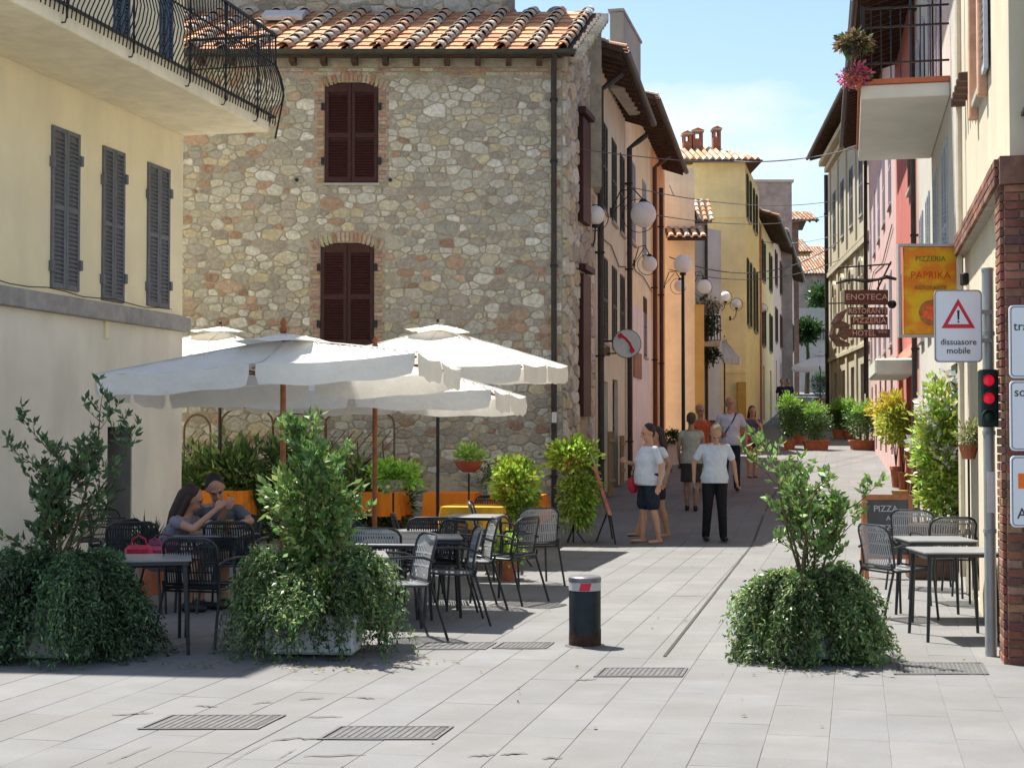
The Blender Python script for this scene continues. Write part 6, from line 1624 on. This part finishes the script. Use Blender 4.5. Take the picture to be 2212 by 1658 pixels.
# stool under the bags
c = P(318, 1200, 12.4); t = thing('bench', 'dark bench under the handbags by the cream wall', 'bench', (c.x, c.y, 0)); zz = c.z-.03
MB().bbox(-.35, .35, -.2, .2, zz-.04, zz, .008).build('seat', CHAIRD, t)
for sx in (-1, 1):
    for sy in (-1, 1): MB().tube([(sx*.3, sy*.16, zz-.04), (sx*.3, sy*.16, 0)], .014, 6).build('leg', CHAIRD, t)
g_ = G(350, 1200); c = P(350, 1150, 15.5); t = thing('potted_plant', 'small spiky plant against the cream wall behind the bags', 'potted plant', (c.x-.1, 15.5, 0)); MB().lathe([(.1, 0), (.15, .42)], 14).build('pot', TERRA, t)
p_, d_ = clumps((0, 0, .5), (.1, .1, .06), 14, 10, .02, 2.5); foliage(t, 'leaves', p_, d_, .22, .02, (.03, .05, .025), .3)
# a few fallen leaves and dry bits on the paving
n = 220; xs = RNG.uniform(-4, 4, n); yy_ = RNG.uniform(8, 22, n)
near_pl = RNG.random(n) < .6
for i in range(n):
    if near_pl[i]:
        c = [G(700, 1445), G(1770, 1450), G(860, 1430), G(400, 1440)][i % 4]; xs[i] = c.x+RNG.normal()*.22; yy_[i] = c.y+RNG.normal()*.12
fl = link('fallen_leaves', leaf_mesh('fallen_leaves', np.column_stack([xs, yy_, np.full(n, .012)]), np.column_stack([RNG.normal(size=n), RNG.normal(size=n), np.zeros(n)]), .035, .02, leaf_cols(n, (.20, .15, .06), .4), nrm=np.tile([0, 0, 1.], (n, 1)))); fl['kind'] = 'stuff'; fl['label'] = 'dry fallen leaves scattered on the paving'
# ================================================================== PEOPLE
def remeshed(name, mb, mat, parent, vox=.009, smooth=4):
    me = mb.mesh(name, mat); o = bpy.data.objects.new(name, me); COL.objects.link(o)
    r = o.modifiers.new('r', 'REMESH'); r.mode = 'VOXEL'; r.voxel_size = vox; r.use_smooth_shade = True
    s = o.modifiers.new('s', 'SMOOTH'); s.factor = .5; s.iterations = smooth
    o.parent = parent
    PENDING.append(o); return o
PENDING = []
def skin_mat(n, c): return M('skin '+n, c, .5, var=.08, scale=9, bump=.05, spec=.35)
def cap(mb, a, b, r0, r1, sq=1.0):
    a, b = Vector(a), Vector(b); mb.ball(a, r0, 8); mb.ball(b, r1, 8); mb.tube([a, b], [r0, r1], 14)
def ering(mb, prof, n=20):
    """closed solid of stacked ellipses: (x, y, z, rx, ry)"""
    vs = []
    for x, y, z, rx, ry in prof:
        for j in range(n):
            a = 2*math.pi*j/n; vs.append((x+rx*math.cos(a), y+ry*math.sin(a), z))
    k = len(prof); fs = [(i*n+j, i*n+(j+1) % n, (i+1)*n+(j+1) % n, (i+1)*n+j) for i in range(k-1) for j in range(n)]+[tuple(range(n-1, -1, -1)), tuple(range((k-1)*n, k*n))]
    mb.add(vs, fs)
def person(label, loc, rz, H=1.75, fat=1.0, legs=None, arms=None, head=(0, 0), lean=0, top=None, bottom=None, skin=(.42, .22, .14), hair=((.05, .03, .02), 'short'), shoes=(.02, .02, .02), sit=False, female=False, group=None, pelvis=None, sandal=False):
    """figure facing local -y; joints are given in metres for a body 1.75 m tall"""
    t = thing('person', label, 'person', tuple(loc), rz, group)
    s = H/1.75; S = Matrix.Scale(s, 4); sk = skin_mat('%.2f%.2f' % skin[:2], skin)
    pel = Vector(pelvis or (0, 0, .95)); ml = Matrix.Rotation(lean, 4, 'X')
    def T(p): return pel+(ml @ Vector(p))      # torso frame, origin at pelvis
    shx = .165 if female else .185
    sh = {-1: T((-shx, .01, .435)), 1: T((shx, .01, .435))}; hp = {-1: pel+Vector((-.09, 0, -.03)), 1: pel+Vector((.09, 0, -.03))}
    legs = legs or {-1: ((-.10, -.01, .50), (-.105, .02, .085)), 1: ((.10, -.01, .50), (.105, .02, .085))}
    arms = arms or {-1: ((-.25, .03, 1.14), (-.27, -.03, .90)), 1: ((.25, .03, 1.14), (.27, -.03, .90))}
    B = MB().at(S)
    prof = [(-.06, .155, .11), (.0, .172, .118), (.08, .158, .112), (.16, .142, .105), (.26, .152, .115), (.36, .168, .12), (.41, .160, .105), (.45, .115, .08), (.48, .075, .065), (.52, .058, .055)]
    f = fat
    def torso(mb, infl, z0=-.06, z1=.6, flare=0):
        pf = []
        for z, rx, ry in prof:
            if z < z0 or z > z1: continue
            k = f if z < .35 else 1+(f-1)*.4
            c = T((0, -.02*(f-1)*8*(1 if .0 < z < .3 else .3), z)); pf.append((c.x, c.y, c.z, rx*k+infl*(1 if z < .49 else .35)+flare*max(0, .1-z), ry*k*(1.0+(f-1)*.9)+infl*(1 if z < .49 else .35)+flare*max(0, .1-z)))
        if z0 < -.06: c = T((0, 0, z0)); pf.insert(0, (c.x, c.y, c.z, .172*f+infl+.005, .125*f+infl+.005))
        ering(mb, pf)
    torso(B, 0)
    cap(B, T((-.12, .01, .425)), T((.12, .01, .425)), .055, .055); cap(B, sh[-1], T((-.04, .01, .475)), .050, .045); cap(B, sh[1], T((.04, .01, .475)), .050, .045)
    # neck and head
    nk = T((0, .01, .49)); hm = Matrix.Translation(T((0, .005, .54))) @ ml @ Matrix.Rotation(head[1], 4, 'Z') @ Matrix.Rotation(head[0], 4, 'X') @ Matrix.Scale(1.07, 4)
    cap(B, nk, hm @ Vector((0, 0, .05)), .058, .054)
    Bm = B.m; B.m = S @ hm
    B.ball((0, .012, .155), .1, 10, (.76, .94, 1.0)); B.ball((0, -.025, .085), .07, 8, (.78, .82, .95)); B.ball((0, -.055, .045), .03, 6, (1.0, .8, .7))
    cap(B, (0, -.085, .135), (0, -.107, .102), .010, .014); B.ball((-.077, .015, .12), .02, 6, (.4, .8, 1.3)); B.ball((.077, .015, .12), .02, 6, (.4, .8, 1.3)); cap(B, (-.035, -.078, .15), (.035, -.078, .15), .012, .012)
    cap(B, (-.02, -.086, .073), (.02, -.086, .073), .008, .008)
    B.m = Bm
    for sd in (-1, 1):
        kn, an = Vector(legs[sd][0]), Vector(legs[sd][1]); el, wr = Vector(arms[sd][0]), Vector(arms[sd][1])
        cap(B, hp[sd], kn, .085*(.5+.5*f), .056); c = kn.lerp(an, .33); c = c+Vector((0, .012, 0)); cap(B, kn, c, .053, .054); cap(B, c, an, .053, .036)
        fd = Vector(legs[sd][2]) if len(legs[sd]) > 2 else Vector((0, -1, 0)); fz = -an.z+.035 if not sit else -.05
        hl = an+Vector((0, 0, -.05))-fd*.03; toe = an+fd*.15+Vector((sd*.015, 0, -.055))
        cap(B, an, hl, .036, .032); cap(B, hl, toe, .033, .026)
        cap(B, sh[sd], el, .050, .038); cap(B, el, wr, .037, .026)
        # hand with palm, four fingers and a thumb
        d = (wr-el).normalized(); d = (d+Vector((0, -.25, -.1))).normalized() if wr.z < el.z else d; side = d.cross(Vector((sd*1.0, 0, 0.01))).normalized(); out = d.cross(side)
        pc = wr+d*.05; cap(B, wr, wr+d*.03, .024, .026)
        for k in range(4):
            o = side*(-.026+.017*k); ln = (.062, .074, .07, .055)[k]; a0 = wr+d*.035+o*.8; a1 = wr+d*.085+o; cap(B, a0, a1, .013, .011)
            a2 = a1+(d*.8-out*sd*.35).normalized()*ln*.55; a3 = a2+(d*.5-out*sd*.7).normalized()*ln*.45; cap(B, a1, a2, .0105, .0095); cap(B, a2, a3, .0095, .008)
        th = wr+d*.03-side*.028; cap(B, th, th+(d*.8-side*.5).normalized()*.04, .013, .0115); cap(B, th+(d*.8-side*.5).normalized()*.04, th+(d*.8-side*.5).normalized()*.04+d*.03, .0115, .009)
    remeshed('body', B, sk, t, .0085, 3)
    # eyes and brows
    for sd in (-1, 1):
        MB().at(S @ hm).ball((sd*.031, -.080, .133), .009, 6).build('eye', M('eye dark', (.03, .02, .015), .2, var=0, bump=0), t, True)
        MB().at(S @ hm).tube([(sd*.018, -.091, .153), (sd*.046, -.083, .153)], .004, 5).build('eyebrow', M('brow '+hair[1][:4]+'%.2f' % hair[0][0], hair[0], .8), t)
    # hair
    hc, style = hair; Hm = MB().at(S @ hm); hmat = M('hair %.2f%.2f' % (hc[0], hc[1]), hc, .55, var=.35, scale=60, bump=.6, bscale=120)
    if style != 'bald':
        Hm.ball((0, .030, .175), .1, 10, (.82, .94, .93)); Hm.ball((0, .052, .135), .075, 8, (.92, .70, 1.05))
        if style == 'long':
            cap(Hm, (0, .07, .14), (0, .10, -.05), .075, .065); cap(Hm, (0, .10, -.05), (0, .11, -.2), .065, .04); cap(Hm, (-.07, .03, .14), (-.075, .05, -.03), .03, .03); cap(Hm, (.07, .03, .14), (.075, .05, -.03), .03, .03)
        if style == 'bun': Hm.ball((0, .12, .17), .045, 8)
    else:
        cap(Hm, (-.07, .05, .11), (0, .095, .10), .025, .025); cap(Hm, (.07, .05, .11), (0, .095, .10), .025, .025)
    remeshed('hair', Hm, hmat, t, .009, 2)
    # clothes
    if top:
        cm = M('cloth '+top['name'], top['col'], .85, var=.10, scale=9, bump=.9, bscale=9, bdist=.05)
        A = MB().at(S); torso(A, .015, top.get('hem', -.10), .49, .12)
        cap(A, T((-.12, .01, .425)), T((.12, .01, .425)), .060, .060)
        fr = top.get('sleeve', .6)
        for sd in (-1, 1):
            cap(A, sh[sd], T((.045*sd, .01, .455)), .056, .05)
            if fr > 0: e = sh[sd].lerp(Vector(arms[sd][0]), fr); cap(A, sh[sd], e, .059, .060)
        if top.get('collar'): cap(A, T((-.05, -.045, .50)), T((0, -.085, .41)), .016, .014); cap(A, T((.05, -.045, .50)), T((0, -.085, .41)), .016, .014); ering(A, [(*T((0, .01, .45)), .08, .075), (*T((0, .014, .50)), .066, .064)])
        remeshed('shirt', A, cm, t, .010, 3)
    if bottom:
        bm_ = M('cloth '+bottom['name'], bottom['col'], .85, var=.12, scale=8, bump=.8, bscale=9, bdist=.05)
        A = MB().at(S); c = T((0, 0, .06)); kind = bottom['kind']
        ering(A, [(pel.x, pel.y, pel.z-.10, .155*f, .12*f), (pel.x, pel.y, pel.z, .184*f, .132*f), (c.x, c.y, c.z+.03, .168*f, .124*f)])
        if kind == 'skirt':
            z1_ = bottom['z']; ering(A, [(pel.x, pel.y, z1_, .20, .17), (pel.x, pel.y, z1_+.15, .195, .16), (pel.x, pel.y, pel.z-.05, .185, .14)])
        else:
            for sd in (-1, 1):
                kn, an = Vector(legs[sd][0]), Vector(legs[sd][1])
                if kind == 'shorts': e = hp[sd].lerp(kn, bottom.get('len', .75)); cap(A, hp[sd], e, .098*f, .088*f); 
                else: cap(A, hp[sd], kn, .100*(.5+.5*f), .075); cap(A, kn, an+Vector((0, 0, .0)), .073, .060)
        remeshed('trousers' if kind == 'long' else kind, A, bm_, t, .010, 3)
    if shoes:
        sm_ = M('shoe %.2f' % shoes[0], shoes, .5, var=.15)
        for sd in (-1, 1):
            an = Vector(legs[sd][1]); fd = Vector(legs[sd][2]) if len(legs[sd]) > 2 else Vector((0, -1, 0)); A = MB().at(S)
            if sandal:
                hl = an-fd*.05+Vector((0, 0, -.083)); toe = an+fd*.17+Vector((0, 0, -.083)); A.tube([hl, toe], .036, 6); 
            else:
                hl = an+Vector((0, 0, -.045))-fd*.035; toe = an+fd*.16+Vector((sd*.01, 0, -.052)); cap(A, hl, toe, .043, .035); cap(A, an+Vector((0, 0, -.01)), hl, .040, .042)
            o = remeshed('shoe', A, sm_, t, .009, 2)
    t['S'] = s
    return t, S, T, sh
WHITE_SHIRT = dict(name='white shirt', col=(.55, .59, .66), sleeve=.62, hem=-.09, collar=True)
def L(a, b, fd=None): return (a, b) if fd is None else (a, b, fd)
# man with bowed head, white shirt, black trousers
g_ = G(1544, 1168); 
person('man with bowed grey blond head in white short sleeved shirt and black trousers', (g_.x, g_.y, g_.z), R(4), 1.74, 1.10, head=(R(38), R(-4)), lean=R(5),
       legs={-1: ((-.11, -.03, .50), (-.125, .05, .09)), 1: ((.10, -.05, .50), (.12, -.04, .09))}, arms={-1: ((-.30, .04, 1.16), (-.315, -.02, .90)), 1: ((.30, .04, 1.16), (.33, .0, .90))},
       top=WHITE_SHIRT, bottom=dict(name='black trousers', col=(.008, .008, .010), kind='long'), skin=(.44, .24, .15), hair=((.30, .22, .13), 'short'))
# man in white t-shirt, seen from his left side, looking left
g_ = G(1402, 1174)
tm, S_, T_, sh_ = person('stout man in white T-shirt and navy shorts facing left with a shoulder strap', (g_.x, g_.y, g_.z), R(-72), 1.74, 1.24, head=(R(12), 0), lean=R(-1),
       legs={-1: ((-.10, -.05, .50), (-.11, -.06, .09)), 1: ((.12, .02, .50), (.13, .10, .09))}, arms={-1: ((-.24, -.06, 1.14), (-.18, -.28, 1.20)), 1: ((.28, .08, 1.14), (.28, .04, .87))},
       top=dict(name='white tshirt', col=(.56, .60, .67), sleeve=.7, hem=-.09), bottom=dict(name='navy shorts', col=(.015, .022, .04), kind='shorts', len=.78), skin=(.50, .27, .17), hair=((.03, .02, .018), 'short'), shoes=(.10, .07, .05), sandal=True)
MB().at(S_).tube([T_((.15, .03, .50)), T_((.06, -.14, .38)), T_((-.06, -.20, .22)), T_((-.2, -.17, .02))], .012, 6).build('bag_strap', IRON, tm)
o = MB().at(Matrix.Translation(tm.location) @ Matrix.Rotation(R(-72), 4, 'Z') @ S_).ball((-.26, -.14, .86), .1, 8, (.5, .9, 1.3)).build('shoulder_bag', M('red bag', (.45, .02, .04), .5, var=.2), None, True); tag(o, 'red shoulder bag carried by the man in the white T-shirt', 'bag')
# woman half hidden behind him
g_ = G(1424, 1164)
person('woman with dark ponytail half hidden behind the stout man, dark shorts', (g_.x, g_.y+.35, g_.z), R(-66), 1.66, .98, head=(R(8), 0), legs={-1: ((-.09, -.16, .51), (-.10, -.30, .10)), 1: ((.10, .02, .50), (.11, .12, .09))},
       arms={-1: ((-.22, -.06, 1.15), (-.2, -.25, 1.05)), 1: ((.24, .10, 1.15), (.22, .02, .90))}, top=dict(name='white vest', col=(.66, .68, .72), sleeve=.35, hem=-.08), bottom=dict(name='dark shorts', col=(.02, .02, .03), kind='shorts', len=.62), skin=(.44, .24, .15),
       hair=((.03, .02, .015), 'long'), female=True, shoes=(.03, .02, .02), sandal=True)
# woman walking away
g_ = G(1494, 1103)
person('woman seen from behind in pale grey sleeveless top and dark skirt', (g_.x, g_.y, g_.z), R(172), 1.66, 1.06, head=(R(4), 0), female=True, legs={-1: ((-.09, .02, .50), (-.07, .04, .09)), 1: ((.09, -.02, .50), (.08, -.05, .09))},
       arms={-1: ((-.23, .02, 1.15), (-.22, -.02, .92)), 1: ((.23, .02, 1.15), (.22, -.06, .92))}, top=dict(name='grey top', col=(.34, .33, .27), sleeve=.2, hem=-.10), bottom=dict(name='charcoal skirt', col=(.035, .03, .028), kind='skirt', z=.52), skin=(.28, .17, .11), hair=((.06, .045, .03), 'short'))
# person with reddish hair, orange top
g_ = G(1514, 1060)
person('person with sandy hair and orange red top behind the woman in grey', (g_.x, g_.y, g_.z), R(20), 1.70, 1.05, top=dict(name='orange top', col=(.48, .10, .04), sleeve=.5, hem=-.1), bottom=dict(name='beige skirt', col=(.20, .16, .12), kind='skirt', z=.5), skin=(.40, .22, .14), hair=((.42, .24, .12), 'bun'), female=True)
# tall man with shoulder strap
g_ = G(1578, 1062)
tm, S_, T_, sh_ = person('tall bald man in white polo shirt with dark diagonal strap', (g_.x, g_.y, g_.z), R(-8), 1.86, 1.10, head=(R(-2), R(20)), legs={-1: ((-.10, -.06, .50), (-.11, .02, .09)), 1: ((.11, .03, .50), (.12, .12, .10))},
       arms={-1: ((-.26, .05, 1.16), (-.16, -.16, 1.08)), 1: ((.28, .04, 1.16), (.29, -.05, .92))}, top=dict(name='white polo', col=(.55, .57, .64), sleeve=.62, hem=-.09, collar=True), bottom=dict(name='dark jeans', col=(.02, .025, .04), kind='long'), skin=(.44, .22, .15), hair=((.20, .15, .12), 'bald'))
MB().at(S_).tube([T_((.11, -.06, .50)), T_((.06, -.145, .38)), T_((-.04, -.160, .22)), T_((-.15, -.15, .05))], .013, 6).build('bag_strap', M('navy strap', (.02, .04, .12), .7), tm)
# girl with phone
g_ = G(1625, 1031)
tm, S_, T_, sh_ = person('woman in pink shorts with dark bag holding a phone to her face', (g_.x, g_.y, g_.z), R(6), 1.62, .92, female=True, head=(R(14), 0), legs={-1: ((-.08, -.03, .50), (-.09, -.03, .09)), 1: ((.08, .0, .50), (.07, .04, .09))},
       arms={-1: ((-.23, -.02, 1.17), (-.20, -.18, 1.02)), 1: ((.21, -.10, 1.20), (.05, -.17, 1.42))}, top=dict(name='patterned vest', col=(.10, .09, .16), sleeve=.15, hem=-.05), bottom=dict(name='pink shorts', col=(.60, .08, .18), kind='shorts', len=.45), skin=(.46, .24, .15), hair=((.05, .03, .02), 'long'), shoes=(.12, .07, .05), sandal=True)
o = MB().at(Matrix.Translation(tm.location) @ Matrix.Rotation(R(6), 4, 'Z') @ S_).ball((.10, -.16, .93), .15, 8, (1.0, .5, 1.35)).build('shoulder_bag', M('black bag', (.012, .014, .03), .5, var=.2), None, True); tag(o, 'large dark bag on the woman with the phone', 'bag')
# couple at the table
tb_ = G(462, 1152, .70)
person('dark haired woman in grey dress leaning over the shaded cafe table', (tb_.x-.50, tb_.y-.02, .0), R(78), 1.66, 1.0, sit=True, pelvis=(0, 0, .50), lean=R(34), head=(R(-14), R(20)), female=True,
       legs={-1: ((-.12, -.42, .50), (-.12, -.36, .09)), 1: ((.12, -.42, .50), (.12, -.38, .09))}, arms={-1: ((-.20, -.44, .80), (-.04, -.60, .98)), 1: ((.20, -.50, .78), (.06, -.66, .98))},
       top=dict(name='lilac grey dress', col=(.20, .18, .22), sleeve=.25, hem=-.10), bottom=dict(name='lilac grey skirt', col=(.20, .18, .22), kind='shorts', len=.8), skin=(.42, .22, .15), hair=((.035, .02, .015), 'long'))
person('man in grey T-shirt leaning on the shaded cafe table beside the woman', (tb_.x+.04, tb_.y+.50, .0), R(-14), 1.76, 1.05, sit=True, pelvis=(0, 0, .50), lean=R(26), head=(R(10), R(30)),
       legs={-1: ((-.12, -.42, .50), (-.12, -.36, .09)), 1: ((.14, -.42, .50), (.14, -.38, .09))}, arms={-1: ((-.26, -.34, .82), (-.12, -.50, .98)), 1: ((.34, -.26, .80), (.30, -.50, .78))},
       top=dict(name='slate tshirt', col=(.10, .11, .12), sleeve=.55, hem=-.08), bottom=dict(name='dark shorts 2', col=(.02, .02, .025), kind='shorts', len=.8), skin=(.40, .21, .14), hair=((.02, .015, .012), 'short'))
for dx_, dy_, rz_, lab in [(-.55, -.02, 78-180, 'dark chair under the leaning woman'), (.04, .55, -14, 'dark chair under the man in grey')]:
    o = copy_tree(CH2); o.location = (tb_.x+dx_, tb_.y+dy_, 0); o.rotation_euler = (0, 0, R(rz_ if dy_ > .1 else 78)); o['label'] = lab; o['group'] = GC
# distant passers-by
for px, py, h_, c_, lab in [(1690, 905, 1.7, (.015, .015, .03), 'distant passer-by in black at the end of the street'), (1703, 902, 1.68, (.03, .03, .06), 'second distant passer-by in dark blue at the end of the street'), (1610, 922, 1.7, (.50, .42, .08), 'distant passer-by in yellow top near the yellow house')]:
    g_ = G(px, py); person(lab, (g_.x, g_.y, g_.z), R(10), h_, 1.05, top=dict(name='far '+lab[-8:], col=c_, sleeve=.8, hem=-.1), bottom=dict(name='far dark', col=(.03, .03, .04), kind='long'), skin=(.35, .2, .13), hair=((.04, .03, .02), 'short'))
# bake the sculpted figures
dg = bpy.context.evaluated_depsgraph_get(); dg.update()
for o in PENDING:
    me = bpy.data.meshes.new_from_object(o.evaluated_get(dg)); mats = [m for m in o.data.materials]
    o.modifiers.clear(); o.data = me
    if not me.materials:
        for m in mats: me.materials.append(m)

for o in [o for o in SC.objects if o.type == 'FONT']:
    me = bpy.data.meshes.new_from_object(o.evaluated_get(dg)); n = link('lettering', me, o.parent, o.location, o.rotation_euler); n.scale = o.scale
    nm = o.name; bpy.data.objects.remove(o); n.name = nm
